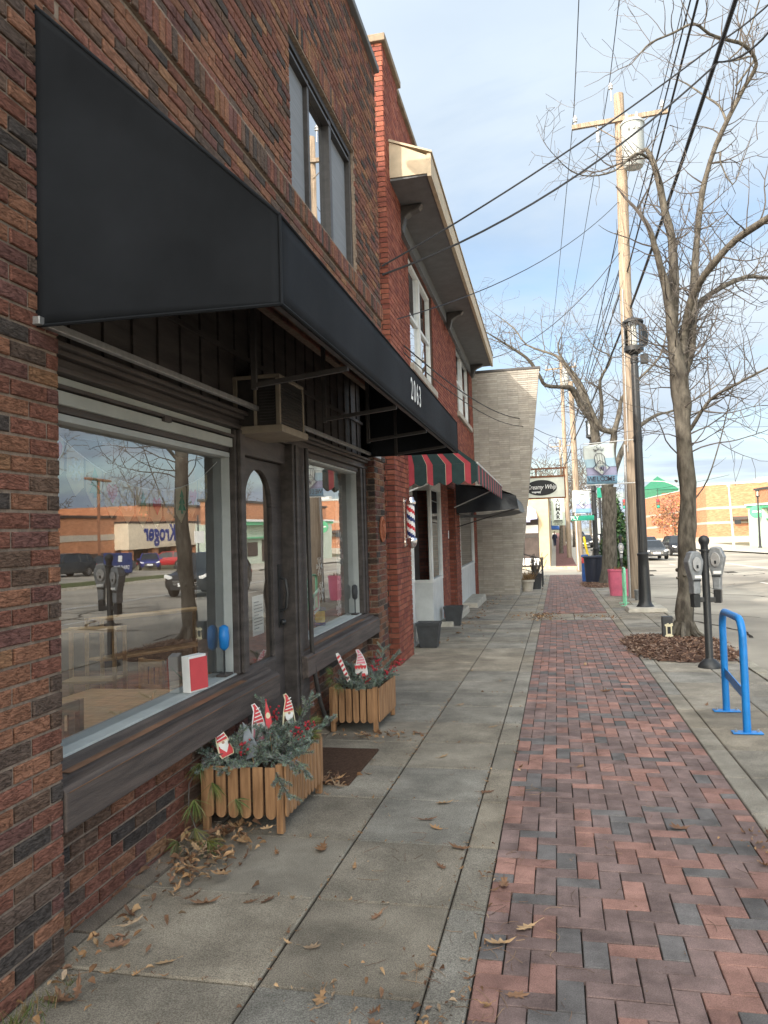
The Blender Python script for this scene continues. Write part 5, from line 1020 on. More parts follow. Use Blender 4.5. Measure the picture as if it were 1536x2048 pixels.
    b = MB(); b.box(-hw*.9, -hw*.55, L/2-.06, L/2+.01, belt*.7, belt*.86); b.box(hw*.55, hw*.9, L/2-.06, L/2+.01, belt*.7, belt*.86); b.build('tail_light', 'red', t)
def paint(n, c, r=.25): mt[n] = M(n, c, r, .05, 3, spec=.6)
paint('paint_grey', (.06, .065, .07)); paint('paint_black', (.014, .015, .018)); paint('paint_red', (.45, .02, .03)); paint('paint_dark', (.035, .04, .045)); paint('paint_blue', (.02, .03, .2)); paint('paint_silver', (.4, .41, .43)); paint('paint_white', (.7, .7, .7))
def car(label, pnt, kind, loc, rz=0., L=4.5, Wd=1.8, Hh=1.46):
    t = thing('parked_car' if 'parked' in label else 'car', label, 'car', (0, 0, 0)); car_mesh(t, pnt, L, Wd, Hh, kind); t.location = (loc[0], loc[1], G(loc[0], loc[1])-.115); t.rotation_euler = (0, 0, rz); return t
car('dark grey sedan coming up the road, in front of the black SUV', 'paint_grey', 'sedan', (7.15, 63.5), .06)
car('black SUV with bright grille trim right behind the grey sedan', 'paint_black', 'suv', (10.3, 72), .06, 4.8, 1.95, 1.72)
car('black SUV on the road mirrored large in the shop window', 'paint_black', 'suv', (8.7, 29.8), .0, 4.7, 1.9, 1.72)
car('dark sedan far behind the black SUV', 'paint_dark', 'sedan', (11.0, 100), .05)
car('silver car behind the near utility pole', 'paint_silver', 'sedan', (5.0, 80))
car('dark parked car seen between the second pole and lamp', 'paint_dark', 'sedan', (3.4, 58), 0, 4.4, 1.8, 1.5)
car('black parked car next in line along the left kerb', 'paint_black', 'sedan', (3.1, 92)); car('silver parked car last in line along the left kerb', 'paint_silver', 'sedan', (3.4, 122)); car('white parked SUV last but one on the road ahead', 'paint_white', 'suv', (6.2, 118), 0, 4.6, 1.9, 1.7)
car('red parked hatchback mirrored in front of the supermarket', 'paint_red', 'suv', (31, 70.5), 1.2, 4.4, 1.8, 1.55); car('blue parked car mirrored beside the red hatchback', 'paint_blue', 'sedan', (29.5, 64.5), -.5, 4.4, 1.8, 1.5)
car('dark parked SUV mirrored at the left side of the shop window', 'paint_dark', 'suv', (28.5, 50), .25, 4.6, 1.85, 1.65); car('dark parked sedan mirrored beside the dark SUV', 'paint_grey', 'sedan', (28.3, 55.5), .25, 4.6, 1.85, 1.5)
t = thing('drive_sign', 'dark blue drive-thru sign mirrored behind the parking meter', 'sign', (25.5, 52, 0)); g = G(25.5, 52)
b = MB(); b.box(25.4, 25.75, 50.6, 54.0, .25, 1.75); b.build('panel', 'navy', t, bevel=.05); b = MB(); b.text('DRIVE-THRU', (25.385, 52.3, .65), (0, -1, 0), (0, 0, 1), .42, fat=.01); b.build('lettering', 'card_white', t); b = MB(); b.box(25.37, 25.385, 52.0, 52.5, 1.1, 1.55); b.build('emblem', 'card_white', t); b = MB(); b.box(25.5, 25.65, 51, 51.2, -.2, .25); b.box(25.5, 25.65, 53.4, 53.6, -.2, .25); b.build('leg', 'bronze', t)
t = thing('lot_light', 'brown T-shaped parking lot light mirrored in the shop window', 'lamp post', (29, 55.5, 0)); b = MB(); b.tube([(29, 55.5, -.2), (29, 55.5, 7.4)], .11, 8); b.build('pole', 'rust', t); b = MB(); b.box(28.8, 29.2, 53.9, 57.1, 7.4, 7.55); b.build('head', 'rust', t, bevel=.02)
t = thing('road_sign', 'white parking rules sign on a dark post mirrored before the supermarket sign', 'sign', (20.5, 55, 0)); b = MB(); b.tube([(20.5, 55, -.1), (20.5, 55, 4.4)], .05, 6); b.build('post', 'black_metal', t); b = MB(); b.box(20.4, 20.44, 54.2, 55.9, 2.3, 3.2); b.build('plate', 'card_white', t)
# ---------------------------------------------------------------- trees
rng = random.Random(11)
def rv(s=1.): return Vector((rng.gauss(0, s), rng.gauss(0, s), rng.gauss(0, s)))
def smooth(pts, k=3):
    P = [Vector(p[:3]) for p in pts]; Rr = [p[3] for p in pts]; out = []; ro = []
    for i in range(len(P)-1):
        p0, p1, p2, p3 = P[max(i-1, 0)], P[i], P[i+1], P[min(i+2, len(P)-1)]
        for j in range(k):
            t = j/k; out.append(.5*((2*p1)+(p2-p0)*t+(2*p0-5*p1+4*p2-p3)*t*t+(3*p1-p0-3*p2+p3)*t**3)); ro.append(Rr[i]*(1-t)+Rr[i+1]*t)
    return out+[P[-1]], ro+[Rr[-1]]
def limb(mb, pts, n=12, rough=.05):
    P, r = smooth(pts); mb.tube([p+Vector((rng.gauss(0, 1), rng.gauss(0, 1), 0))*q*rough for p, q in zip(P, r)], [max(.004, q*(1+rng.uniform(-.07, .1))) for q in r], n); return P, r
def twig(mb, p, d, L, r, depth, seg=.13, zig=.28, up=.06, kid=.45, n=4, rmin=.0022):
    k = max(2, int(L/seg)); P = [p.copy()]; q = p.copy(); d = d.normalized()
    for i in range(k):
        d = (d+rv(zig)*.55+Vector((0, 0, up))).normalized(); q = q+d*(L/k); P.append(q.copy())
        if depth > 0 and i > 0 and rng.random() < kid:
            s = rv(); s = (s-d*s.dot(d)).normalized(); twig(mb, q, d*.55+s, L*rng.uniform(.3, .6), r*.6, depth-1, seg, zig, up, kid, max(3, n-1), rmin)
    mb.tube(P, [max(rmin, r*(1-.75*i/k)) for i in range(k+1)], n, caps=False)
def spawn(mb, P, r, every, Ls, rs, depth, start=.15, **k):
    acc = 0
    for i in range(1, len(P)):
        seg = (P[i]-P[i-1]).length; acc += seg
        while acc > every and i > len(P)*start:
            acc -= every; d = (P[i]-P[i-1]).normalized(); s = rv(); s = (s-d*s.dot(d)).normalized()
            twig(mb, P[i], d*rng.uniform(.1, .8)+s+Vector((0, 0, .15)), rng.uniform(*Ls), min(r[i]*.5, rng.uniform(*rs)), depth, **k)
    twig(mb, P[-1], (P[-1]-P[-2]), Ls[1]*.8, r[-1], depth, **k)
T1 = thing('street_tree', 'bare leafless street tree with a grey trunk in the near mulch bed', 'tree', (1.94, 13.34, 0))
trunk=[(1.94,13.34,-0.04,0.23),(1.96,13.34,0.28,0.165),(1.99,13.34,0.76,0.15),(2.05,13.34,1.56,0.16),(2.1,13.34,2.21,0.155),(2.09,13.34,3.02,0.15),(2.07,13.34,3.75,0.15),(2.06,13.34,4.16,0.17)]
lA=[(2.0,13.34,4.52,0.14),(1.96,13.24,5.06,0.13),(1.89,13.14,5.59,0.11),(1.75,12.94,6.1,0.08),(1.65,12.84,6.45,0.065)]
lB=[(1.99,13.34,4.94,0.13),(2.05,13.44,5.67,0.13),(2.07,13.54,6.57,0.11),(1.97,13.54,7.1,0.09),(1.87,13.44,7.65,0.08),(1.72,13.34,8.02,0.055),(1.64,13.34,8.03,0.04)]
lC=[(2.13,13.44,4.25,0.13),(2.29,13.54,4.71,0.11),(2.43,13.74,6.02,0.09),(2.58,13.84,7.07,0.085),(2.67,13.84,7.56,0.08),(2.81,13.74,8.02,0.075),(2.99,13.64,8.41,0.07),(3.29,13.54,8.95,0.065),(3.45,13.34,9.21,0.055),(3.22,13.04,9.37,0.05),(2.91,12.74,9.32,0.045),(2.58,12.44,9.28,0.04),(2.31,12.14,9.29,0.035),(1.96,11.84,9.01,0.03),(1.6,11.54,8.73,0.025),(1.41,11.34,8.46,0.015)]
lD=[(2.19,13.44,5.01,0.1),(2.3,13.14,5.5,0.09),(2.5,12.74,5.78,0.085),(2.79,12.34,6.02,0.08),(3.12,11.84,6.11,0.075),(3.38,11.44,6.25,0.06)]
lE=[(2.15,13.54,4.95,0.09),(2.41,13.84,5.41,0.08),(2.77,14.24,5.8,0.075),(3.47,14.84,6.22,0.06),(3.99,15.34,6.32,0.05),(4.58,15.74,6.54,0.04)]
lF=[(3.03,13.64,8.46,0.035),(2.97,13.84,8.87,0.03),(2.8,14.14,9.25,0.025),(2.58,14.44,9.67,0.02),(2.45,14.64,9.89,0.012)]
lG=[(2.18,13.34,3.34,0.05),(2.43,12.94,3.74,0.04),(2.72,12.54,3.88,0.03),(3.08,12.14,4.02,0.022),(3.43,11.84,4.18,0.015)]
lH=[(2.19,13.34,2.2,0.012),(2.39,13.24,2.51,0.011),(2.59,13.14,3.13,0.01),(2.74,13.04,3.74,0.008),(2.87,13.04,4.2,0.005)]
lI=[(3.18,13.54,9.02,0.03),(3.57,13.84,9.63,0.025),(3.1,13.64,9.5,0.02),(3.35,13.54,9.72,0.02),(3.59,13.44,10.38,0.018)]
lJ=[(2.93,13.74,8.03,0.03),(2.91,13.64,7.78,0.02),(3.03,13.44,7.33,0.016),(3.15,13.34,7.6,0.012),(3.29,13.24,7.96,0.008)]
lK=[(1.76,13.44,7.93,0.035),(1.5,13.04,7.86,0.03),(1.12,12.54,7.39,0.022),(0.73,12.14,7.17,0.016),(0.42,11.74,7.1,0.012),(0.13,11.34,7.25,0.006)]
t2=[(1.69,29.5,-0.21,0.33),(1.82,29.5,0.51,0.26),(1.91,29.5,2.14,0.25),(1.93,29.5,3.51,0.27)]
a2=[(1.89,29.5,3.45,0.2),(1.68,29.7,4.51,0.2),(1.57,29.8,5.36,0.19),(1.47,29.7,6.05,0.18),(1.05,29.5,6.64,0.14),(0.76,29.1,7.14,0.12),(0.42,28.7,7.16,0.09),(-0.16,28.2,7.17,0.08),(-0.38,27.9,7.49,0.07),(-0.77,27.5,8.04,0.06),(-1.5,27.0,8.5,0.045),(-2.09,26.5,8.82,0.02)]
b2=[(1.47,29.7,6.05,0.13),(1.25,30.1,6.84,0.12),(0.89,30.6,7.82,0.1),(0.5,30.9,8.57,0.08),(0.15,31.1,8.94,0.06),(-0.85,31.3,9.45,0.04),(-1.35,31.5,10.23,0.03),(-2.24,31.7,11.06,0.01)]
c2=[(1.96,29.5,3.51,0.17),(2.09,29.2,4.84,0.16),(2.15,29.0,5.43,0.14),(1.74,28.8,5.56,0.1),(1.43,28.6,6.15,0.08),(1.07,28.3,7.13,0.07),(0.33,28.0,8.26,0.04),(0.48,27.8,8.87,0.015)]
d2=[(2.14,29.0,5.36,0.12),(2.41,29.3,6.2,0.1),(2.55,29.5,6.78,0.08),(3.2,29.8,7.48,0.06),(3.99,30.1,8.32,0.04),(4.33,30.3,9.4,0.02)]
e2=[(2.11,29.5,3.92,0.16),(2.37,30.1,4.58,0.14),(2.87,30.7,5.54,0.1),(3.4,31.1,6.0,0.09),(4.01,31.5,6.38,0.07),(4.62,31.9,6.55,0.05),(5.92,32.5,7.23,0.03),(6.91,32.8,7.96,0.01)]
f2=[(1.7,29.3,5.63,0.09),(1.79,29.1,6.48,0.08),(1.74,28.7,7.3,0.06),(2.14,28.5,8.03,0.04),(1.63,28.3,8.36,0.02),(1.26,28.2,8.9,0.01)]
tb = MB(); cw = MB()
limb(tb, [(x, y, z, w*(.84 if z > .2 else .75)) for x, y, z, w in trunk], 16, .05)
for k in range(26): z = rng.uniform(.3, 4); a = rng.uniform(0, 6.28); x = 1.96+.03*z; tb.ball((x+.125*math.cos(a), 13.34+.125*math.sin(a), z), rng.uniform(.012, .035), 6, 4)
for k in range(7): a = k*.9; tb.tube([(1.95+.12*math.cos(a), 13.34+.12*math.sin(a), .25), (1.94+.2*math.cos(a), 13.34+.2*math.sin(a), .08), (1.94+.33*math.cos(a), 13.34+.33*math.sin(a), .0)], [.04, .045, .02], 6)
big = [(lA, .24, (.4, 1.2)), (lB, .16, (.5, 1.3)), (lC, .15, (.4, 1.2)), (lD, .15, (.4, 1.2)), (lE, .15, (.4, 1.3)), (lF, .16, (.3, .8)), (lG, .11, (.4, 1.1)), (lI, .22, (.3, .8)), (lJ, .25, (.2, .6)), (lK, .15, (.3, .8))]
root = {id(lA): [(2.05, 13.34, 3.6, .10), (2.04, 13.34, 4.1, .11)], id(lB): [(2.06, 13.34, 3.5, .12), (2.04, 13.34, 4.2, .14)], id(lC): [(2.09, 13.36, 3.5, .11)], id(lD): [(2.10, 13.38, 4.3, .09)], id(lE): [(2.1, 13.4, 4.3, .09)]}
for L, ev, ls in big:
    P, r = limb(tb, root.get(id(L), [])+[(x, y, z, w*(.55 if L is lC and z > 6.5 else .64)) for x, y, z, w in L], 9); spawn(cw, P, r, ev*.8, ls, (.009, .016), 3, .3 if L is lA else .1, rmin=.003, zig=.22, seg=.10, kid=.34)
P, r = limb(tb, lH, 6); spawn(cw, P, r, .5, (.2, .5), (.003, .005), 0)
for k in range(26): z = rng.uniform(2.9, 5.2); a = rng.uniform(-.6, 6); twig(cw, Vector((2.07, 13.34, z)), Vector((math.cos(a), math.sin(a), .4)), rng.uniform(.5, 1.8), .013, 2, rmin=.0035)
tb.build('trunk', 'bark', T1, smooth=50); cw.build('crown', 'twig', T1, smooth=60)
T2 = thing('street_tree', 'wide bare street tree behind the pink barrel, second along the kerb', 'tree', (1.75, 29.5, 0))
tb = MB(); cw = MB(); limb(tb, t2, 14, .03)
for L in (a2, b2, c2, d2, e2, f2): P, r = limb(tb, [(x, y, z, w*.85) for x, y, z, w in L], 8); spawn(cw, P, r, .24, (.6, 2.0), (.013, .022), 3, .25, seg=.17, kid=.42, rmin=.005)
tb.build('trunk', 'bark', T2, smooth=50); cw.build('crown', 'twig', T2, smooth=60)
def bare_tree(name, label, x, y, h, spread, seed, nlimb=9, rmin=.012, group=None, tw='twig', loc0=True):
    rng.seed(seed); t = thing(name, label, 'tree', (0, 0, 0), group); tb = MB(); cw = MB()
    limb(tb, [(0, 0, -.1, h*.022), (.05, 0, h*.12, h*.017), (0, .1, h*.28, h*.015), (.1, 0, h*.5, h*.010), (0, 0, h*.8, h*.004)], 8)
    for k in range(nlimb):
        a = k*2.4+rng.uniform(-.4, .4); z = h*rng.uniform(.22, .6); L = spread*rng.uniform(.6, 1.)*(1.15-z/h)
        pts = [(0, 0, z, h*.009)]
        for j in range(1, 5): s = j/4; pts.append((L*s*math.cos(a)+rng.gauss(0, .15)*h*.05, L*s*math.sin(a)+rng.gauss(0, .15)*h*.05, z+h*.38*s**1.0*rng.uniform(.8, 1.1), h*.009*(1-.8*s)))
        P, r = limb(tb, pts, 6); spawn(cw, P, r, h*.055, (h*.08, h*.22), (h*.0016, h*.003), 2, .2, seg=h*.03, kid=.5, n=3, rmin=rmin)
    tb.build('trunk', 'bark', t, smooth=50); cw.build('crown', tw, t); t.location = (x, y, G(x, y)); return t
D1 = bare_tree('bare_tree', 'tall bare tree behind the supermarket roof', 47, 95, 13, 6, 3, rmin=.03)
far = [((60, 66, 0), 1.0, 'bare tree mirrored behind the supermarket, left of the tall one'), ((52, 150, 1.5), 1.0, 'bare tree above the roof of the orange block, leftmost of three'), ((58, 158, 1.5), .95, 'bare tree above the roof of the orange block, middle of three'), ((64, 165, 1.5), 1.05, 'bare tree above the roof of the orange block, rightmost of three'),
       ((.4, 75, .4), .75, 'bare tree beside the vertical sign on the left pavement'), ((2.0, 92, .8), .8, 'bare tree on the kerb beyond the second utility pole'), ((1.2, 116, 1.2), 1.0, 'bare tree closing the view down the left pavement'), ((8, 190, 2), 1.2, 'far bare tree over the end of the road'), ((-4, 150, 2), 1.3, 'bare tree behind the pale far shop'), ((14, 230, 2.5), 1.4, 'farthest bare tree right of the road end'), ((3, 210, 3), 1.4, 'farthest bare tree left of the road end'), ((21, 34.5, 0), .55, 'bare tree on the grass verge mirrored at the left edge of the shop window'), ((23.4, 86, 1.9), .42, 'small bare sapling in the tall brown planter')]
for i, (p, s, lb) in enumerate(far): dup(D1, (p[0], p[1], max(G(p[0], p[1]), p[2] if i == 12 else -9)), i*1.3, lb, 'bare trees in the distance', s)
D1['group'] = 'bare trees in the distance'
# trees with leaf cards
def leafy(mb, c, rx, rz, n, s, pal, shape='ball'):
    for k in range(n):
        while True:
            p = Vector((rng.uniform(-1, 1), rng.uniform(-1, 1), rng.uniform(-1, 1)))
            if shape == 'ball' and p.length < 1: break
            if shape == 'cone' and math.hypot(p.x, p.y) < (1-(p.z+1)/2)**.6*(.75+.25*rng.random()): break
        if shape == 'ball' and mnoise.noise(p*2.6+Vector((c[0], c[1], 0))) < -.12: continue
        q = Vector((c[0]+p.x*rx, c[1]+p.y*rx, c[2]+p.z*rz)); a, e = rv().normalized()*s, rv().normalized()*s
        mb.ct = tuple(x*rng.uniform(.7, 1.25) for x in rng.choice(pal)); mb.poly([q-a, q+e*.5, q+a, q-e*.5])
RTm = bare_tree('rusty_tree', 'tree keeping its rusty brown leaves in front of the orange block', 22.5, 160, 9.5, 4.5, 9, rmin=.02)
b = MB(); leafy(b, (0, 0, 5.2), 4.6, 4.4, 3600, .26, [(.34, .16, .09), (.28, .125, .07), (.40, .22, .13)]); o = b.build('leaves', 'copper', RTm); o.location = (0, 0, 0)
ES = thing('evergreen_shrub', 'dense conical evergreen shrub behind the second street tree', 'shrub', (2.5, 34.5, 0))
b = MB(); b.tube([(2.5, 34.5, 0), (2.5, 34.5, 2.8)], [.08, .02], 6); b.build('stem', 'bark', ES)
b = MB(); leafy(b, (2.45, 34.5, 1.75), .95, 1.8, 8000, .095, [(.035, .075, .03), (.055, .10, .04), (.025, .055, .028), (.07, .11, .05)], 'cone'); b.build('foliage', 'leaf', ES)
TL = bare_tree('treeline_tree', 'bare wood along the skyline', 0, 0, 9, 5, 21, 7, rmin=.05)
base = list(TL.children); V = []; b = MB()
for i in range(60):
    x, y = (75+rng.uniform(0, 14), 20+i*3.6) if i < 42 else (-30+(i-42)*5.5, 330+rng.uniform(0, 20)); s = rng.uniform(.7, 1.15); a = rng.uniform(0, 6.28); ca, sa = math.cos(a)*s, math.sin(a)*s
    for ch in base:
        off = len(b.v); b.v += [(x+v.co.x*ca-v.co.y*sa, y+v.co.x*sa+v.co.y*ca, G(x, y)-.2+v.co.z*s) for v in ch.data.vertices]; b.f += [tuple(off+k for k in p.vertices) for p in ch.data.polygons]
b.m = [0]*len(b.f); b.t = [(1, 1, 1)]*len(b.f)
for ch in base: bpy.data.objects.remove(ch)
bpy.data.objects.remove(TL)
tag(b.build('far_woods', 'twig'), 'bare far-off woods along the skyline behind the buildings', 'woods', kind='stuff')
# ---------------------------------------------------------------- planters with evergreens and gnome stakes
rng = random.Random(5)
def planter(label, x0, x1, y0, y1, h):
    t = thing('slatted_planter', label, 'planter', (x0, y0, 0), 'cedar planters flanking the shop door')
    for x in (x0, x1-.04):
        for y in (y0, y1-.04): b = MB(); b.box(x, x+.04, y, y+.04, .003, h); b.build('post', 'cedar', t, bevel=.003)
    def slat(o, u, w, n):
        b = MB(); r = w/2; zl = .085; zt = h-.012; pr = [(w, zl+r), (w, zt), (0, zt), (0, zl+r)]+[(r-r*math.cos(k*math.pi/8), zl+r-r*math.sin(k*math.pi/8)) for k in range(1, 8)]
        b.prism(pr, o, u, (0, 0, 1), Vector(n)*.012); b.build('slat', 'cedar', t, bevel=.002)
    n = 6; w = (x1-x0-.04)/n
    for k in range(n):
        for y, nn in ((y0-.004, (0, -1, 0)), (y1+.004, (0, 1, 0))): slat((x0+.018+k*w, y+(.012 if nn[1] > 0 else 0), 0), (1, 0, 0), w*.8, nn)
    n = 11; w = (y1-y0-.04)/n
    for k in range(n): slat((x1+.004, y0+.02+k*w, 0), (0, 1, 0), w*.8, (1, 0, 0)); slat((x0-.004, y0+.02+k*w, 0), (0, 1, 0), w*.8, (-1, 0, 0))
    b = MB(); b.box(x0+.01, x1-.01, y0+.01, y0+.022, .1, h-.03); b.box(x0+.01, x1-.01, y1-.022, y1-.01, .1, h-.03); b.box(x0+.01, x0+.022, y0+.022, y1-.022, .1, h-.03); b.box(x1-.022, x1-.01, y0+.022, y1-.022, .1, h-.03); b.box(x0+.022, x1-.022, y0+.022, y1-.022, h-.09, h-.06); b.build('liner', 'mat_brown', t)
    return t
planter('cedar slatted planter nearer the camera, holding a row of gnome stakes', -2.05, -1.56, 4.22, 4.98, .385)
planter('cedar slatted planter farther along under the second shop window', -1.98, -1.56, 6.6, 7.34, .39)
BLUE = [(.25, .30, .255), (.19, .24, .205), (.33, .38, .33), (.14, .175, .14)]; GRN = [(.16, .18, .06), (.21, .23, .085), (.11, .14, .05), (.28, .27, .12)]
def needles(mb, p, d, L, nl, nn, pal, w=.0011, spread=.9):
    d = d.normalized(); a = d.orthogonal().normalized(); c = d.cross(a)
    for k in range(nn):
        s = k/nn; t = rng.uniform(0, 6.28); q = p+d*(L*s); o = (a*math.cos(t)+c*math.sin(t))
        e = (d*(1-spread*.5)+o*spread).normalized()*nl*rng.uniform(.7, 1.1)*(1 if s < .8 else 1.0); sd = e.cross(o+rv_(.4)).normalized()*w
        mb.ct = tuple(x*rng.uniform(.75, 1.25) for x in rng.choice(pal)); mb.poly([q-sd, q+sd, q+e*.9+sd*.5, q+e, q+e*.9-sd*.5])
def rv_(s): return Vector((rng.gauss(0, s), rng.gauss(0, s), rng.gauss(0, s)))
def spruce(mb, st, p, d, L):
    d = d.normalized(); P = [p]; q = p.copy(); k = 4
    for i in range(k):
        d = (d+rv_(.1)+Vector((0, 0, -.05))).normalized(); n = q+d*(L/k); needles(mb, q, d, L/k, .021, int(L/k*2000), BLUE, .0014); q = n; P.append(q.copy())
        if i > 0:
            for s in (-1, 1):
                if rng.random() < .8:
                    e = d.cross(Vector((0, 0, 1))+rv_(.3)).normalized()*s; dd = (d*.7+e*.7).normalized(); l2 = L*rng.uniform(.25, .45); needles(mb, q, dd, l2, .019, int(l2*2000), BLUE, .0014); st.tube([q, q+dd*l2], .002, 4)
    st.tube(P, .0035, 5)
def tuft(mb, p, d, n=55, L=.11): 
    d = d.normalized()
    for k in range(n):
        e = (d+rv_(.42)+Vector((0, 0, -.1))).normalized()*L*rng.uniform(.7, 1.1); sd = e.cross(rv_(1)).normalized()*.0011; m = p+e*.55+Vector((0, 0, .004)); f = p+e+Vector((0, 0, -.008)); mb.ct = tuple(x*rng.uniform(.7, 1.3) for x in rng.choice(GRN)); mb.poly([p-sd, p+sd, m+sd, f, m-sd])
def arrangement(label, x0, x1, y0, y1, h, extra, n):
    t = thing('evergreen_arrangement', label, 'greenery', (x0, y0, h-.05)); b = MB(); st = MB()
    for k in range(n):
        p = Vector((rng.uniform(x0+.05, x1-.05), rng.uniform(y0+.05, y1-.05), h-.05)); c = Vector(((x0+x1)/2, (y0+y1)/2, 0)); o = Vector((p.x-c.x, p.y-c.y, 0)); spruce(b, st, p, o*1.8+Vector((rng.gauss(0, .25), rng.gauss(0, .25), rng.uniform(.2, .9))), rng.uniform(.10, .19))
    for p, d, L in extra: spruce(b, st, Vector(p), Vector(d), L)
    b.build('needles', 'needle', t); st.build('stems', 'twig', t); return t
arrangement('bluish spruce cuttings filling the nearer cedar planter', -2.03, -1.58, 4.24, 4.96, .385, [((-1.62, 4.28, .40), (.5, -.35, .12), .16), ((-1.60, 4.42, .40), (.5, -.2, -.4), .2), ((-1.64, 4.27, .39), (.45, -.5, -.35), .24), ((-1.8, 4.27, .39), (-.1, -.8, .15), .2), ((-1.95, 4.27, .39), (-.4, -.7, .2), .15), ((-1.7, 4.9, .4), (.2, .3, 1), .22), ((-1.85, 4.8, .4), (-.1, .2, 1), .24), ((-1.6, 4.8, .4), (.6, .2, .7), .18)], 84)
arrangement('bluish spruce cuttings filling the farther cedar planter', -1.96, -1.58, 6.63, 7.3, .39, [((-1.7, 7.2, .4), (.2, .5, 1), .26), ((-1.65, 7.1, .4), (.3, .2, 1), .24), ((-1.7, 6.65, .39), (.1, -.7, .3), .16)], 66)
def pine(name, label, tufts, stem):
    t = thing(name, label, 'pine sprig', stem[0]); b = MB(); s = MB()
    s.tube(stem, .0035, 5)
    for p, d, n, L in tufts: tuft(b, Vector(p), Vector(d), n, L)
    b.build('needles', 'needle', t); s.build('stem', 'galv' if False else 'twig', t); return t
pine('pine_branch', 'long-needled pine branch trailing from the nearer planter to the pavement', [((-2.03, 4.16, .40), (.1, -.5, -.5), 70, .12), ((-1.95, 4.14, .30), (.4, -.3, -.6), 70, .13), ((-2.03, 4.08, .22), (.25, -.35, -.75), 90, .14), ((-1.80, 4.12, .22), (.5, -.3, -.6), 50, .11), ((-1.98, 3.98, .10), (.4, -.2, -.6), 70, .12), ((-2.05, 3.92, .05), (.1, -.8, -.2), 60, .11), ((-1.88, 3.92, .06), (.6, -.3, -.1), 90, .13)],
     [(-1.95, 4.3, .42), (-2.02, 4.18, .41), (-2.07, 4.1, .30), (-2.05, 4.05, .18), (-1.97, 3.98, .09), (-1.88, 3.93, .05)])
pine('pine_sprig', 'green pine sprig at the back corner of the nearer planter', [((-1.62, 4.93, .45), (.6, .2, .4), 70, .10), ((-1.58, 4.8, .42), (.7, -.1, .3), 60, .09), ((-1.7, 4.95, .5), (.2, .3, 1), 50, .09)], [(-1.7, 4.85, .36), (-1.64, 4.9, .44), (-1.6, 4.95, .46)])
pine('pine_sprig', 'dark green pine sprig hanging from the left of the farther planter', [((-1.95, 6.56, .46), (-.1, -.6, -.1), 60, .11), ((-1.88, 6.55, .42), (.1, -.6, -.2), 70, .11), ((-1.95, 6.6, .5), (-.3, -.3, .5), 50, .1)], [(-1.9, 6.75, .36), (-1.93, 6.62, .46), (-1.95, 6.55, .46)])
def berries(label, p, d):
    p, d = Vector(p), Vector(d); t = thing('berry_sprig', label, 'berries', p, 'red berry sprigs in the planters'); b = MB(); s = MB(); s.tube([p, p+d*.6, p+d], .003, 4)
    for k in range(22): q = p+d*rng.uniform(.45, 1.05)+rv_(.018); b.ball(q, rng.uniform(.006, .0085), 7, 5); s.tube([p+d*.6, q], .001, 3)
    b.build('berries', 'berry', t, smooth=60); s.build('stem', 'twig', t)
for lb, p, d in (('red berries at the right rim of the nearer planter', (-1.68, 4.62, .40), (.12, -.03, .10)), ('second red berry cluster just behind the right rim of the nearer planter', (-1.66, 4.8, .40), (.12, -.02, .11)), ('red berries behind the paired gnome stakes', (-1.82, 4.75, .40), (.03, .02, .2)), ('small red berries at the left back of the nearer planter', (-2.0, 4.4, .38), (-.01, -.02, .10)), ('red berries at the middle of the nearer planter under the gnome', (-1.85, 4.35, .38), (.02, -.02, .09)),
                 ('red berries at the front of the farther planter', (-1.72, 6.72, .38), (.08, -.08, .08)), ('red berries in the centre of the farther planter', (-1.68, 6.85, .40), (.05, -.02, .11)), ('red berries at the right of the farther planter', (-1.62, 7.0, .39), (.10, 0, .10)), ('red berries reaching past the far corner of the farther planter', (-1.6, 7.2, .40), (.13, .05, .12)), ('topmost red berries of the farther planter', (-1.68, 7.05, .42), (.04, 0, .16))): berries(lb, p, d)
def stake(name, label, p, lean, face, parts, h, group=None):
    """flat painted board on a stick: outlines given in the board's own plane"""
    p = Vector(p); h *= .8; t = thing(name, label, 'garden stake', p, group); u = Vector((math.cos(face), math.sin(face), 0)); v = Vector((lean[0], lean[1], 1)).normalized(); u = (u-v*u.dot(v)).normalized(); n = u.cross(v)
    first = None
    for i, (nm, m, pts) in enumerate(parts):
        b = MB(); b.prism([(x*h, y*h) for x, y in pts], p+n*(.0025*i if i else 0), u, v, n*(.004 if i == 0 else .0025)); o = b.build(nm, m, first or t)
        if first is None: first = o
    b = MB(); b.tube([p-v*.16-n*.004, p+v*h*.3-n*.004], .003, 5); b.build('stick', 'pine_wood', t); return t
ell = lambda cx, cy, a, c, n=14: [(cx+a*math.cos(k*2*math.pi/n), cy+c*math.sin(k*2*math.pi/n)) for k in range(n)]
def gnome(hat, rim, coat, extra=(), bend=.0):
    hatp = [(-.17, .48), (.17, .48), (.12, .66), (.06+bend*.4, .84), (.0+bend, .99), (-.05+bend*1.3, .97), (-.03+bend, .9), (-.07+bend*.3, .78), (-.13, .62)]
    P = [('board', rim, [(-.2, 0), (.2, 0), (.24, .14), (.2, .44), (.19, .5), (.14, .68), (.08+bend*.4, .86), (.01+bend, 1.01), (-.08+bend*1.3, .99), (-.09+bend*.3, .8), (-.15, .64), (-.19, .5), (-.2, .44), (-.24, .14)]), ('hat', hat, hatp), ('coat', coat, [(-.17, .03), (.17, .03), (.2, .14), (.16, .36), (-.16, .36), (-.2, .14)]), ('beard', 'card_white', [(-.15, .44), (.15, .44), (.13, .3), (.06, .2), (0, .12), (-.06, .2), (-.13, .3)]), ('nose', 'skin', ell(0, .43, .045, .04))]
    for k in range(4): y = .54+k*.1; w = .145-k*.03; P.append(('stripe', 'card_white', [(-w, y), (w, y+.03), (w-.01, y+.055), (-w-.005, y+.025)]))
    return P+list(extra)
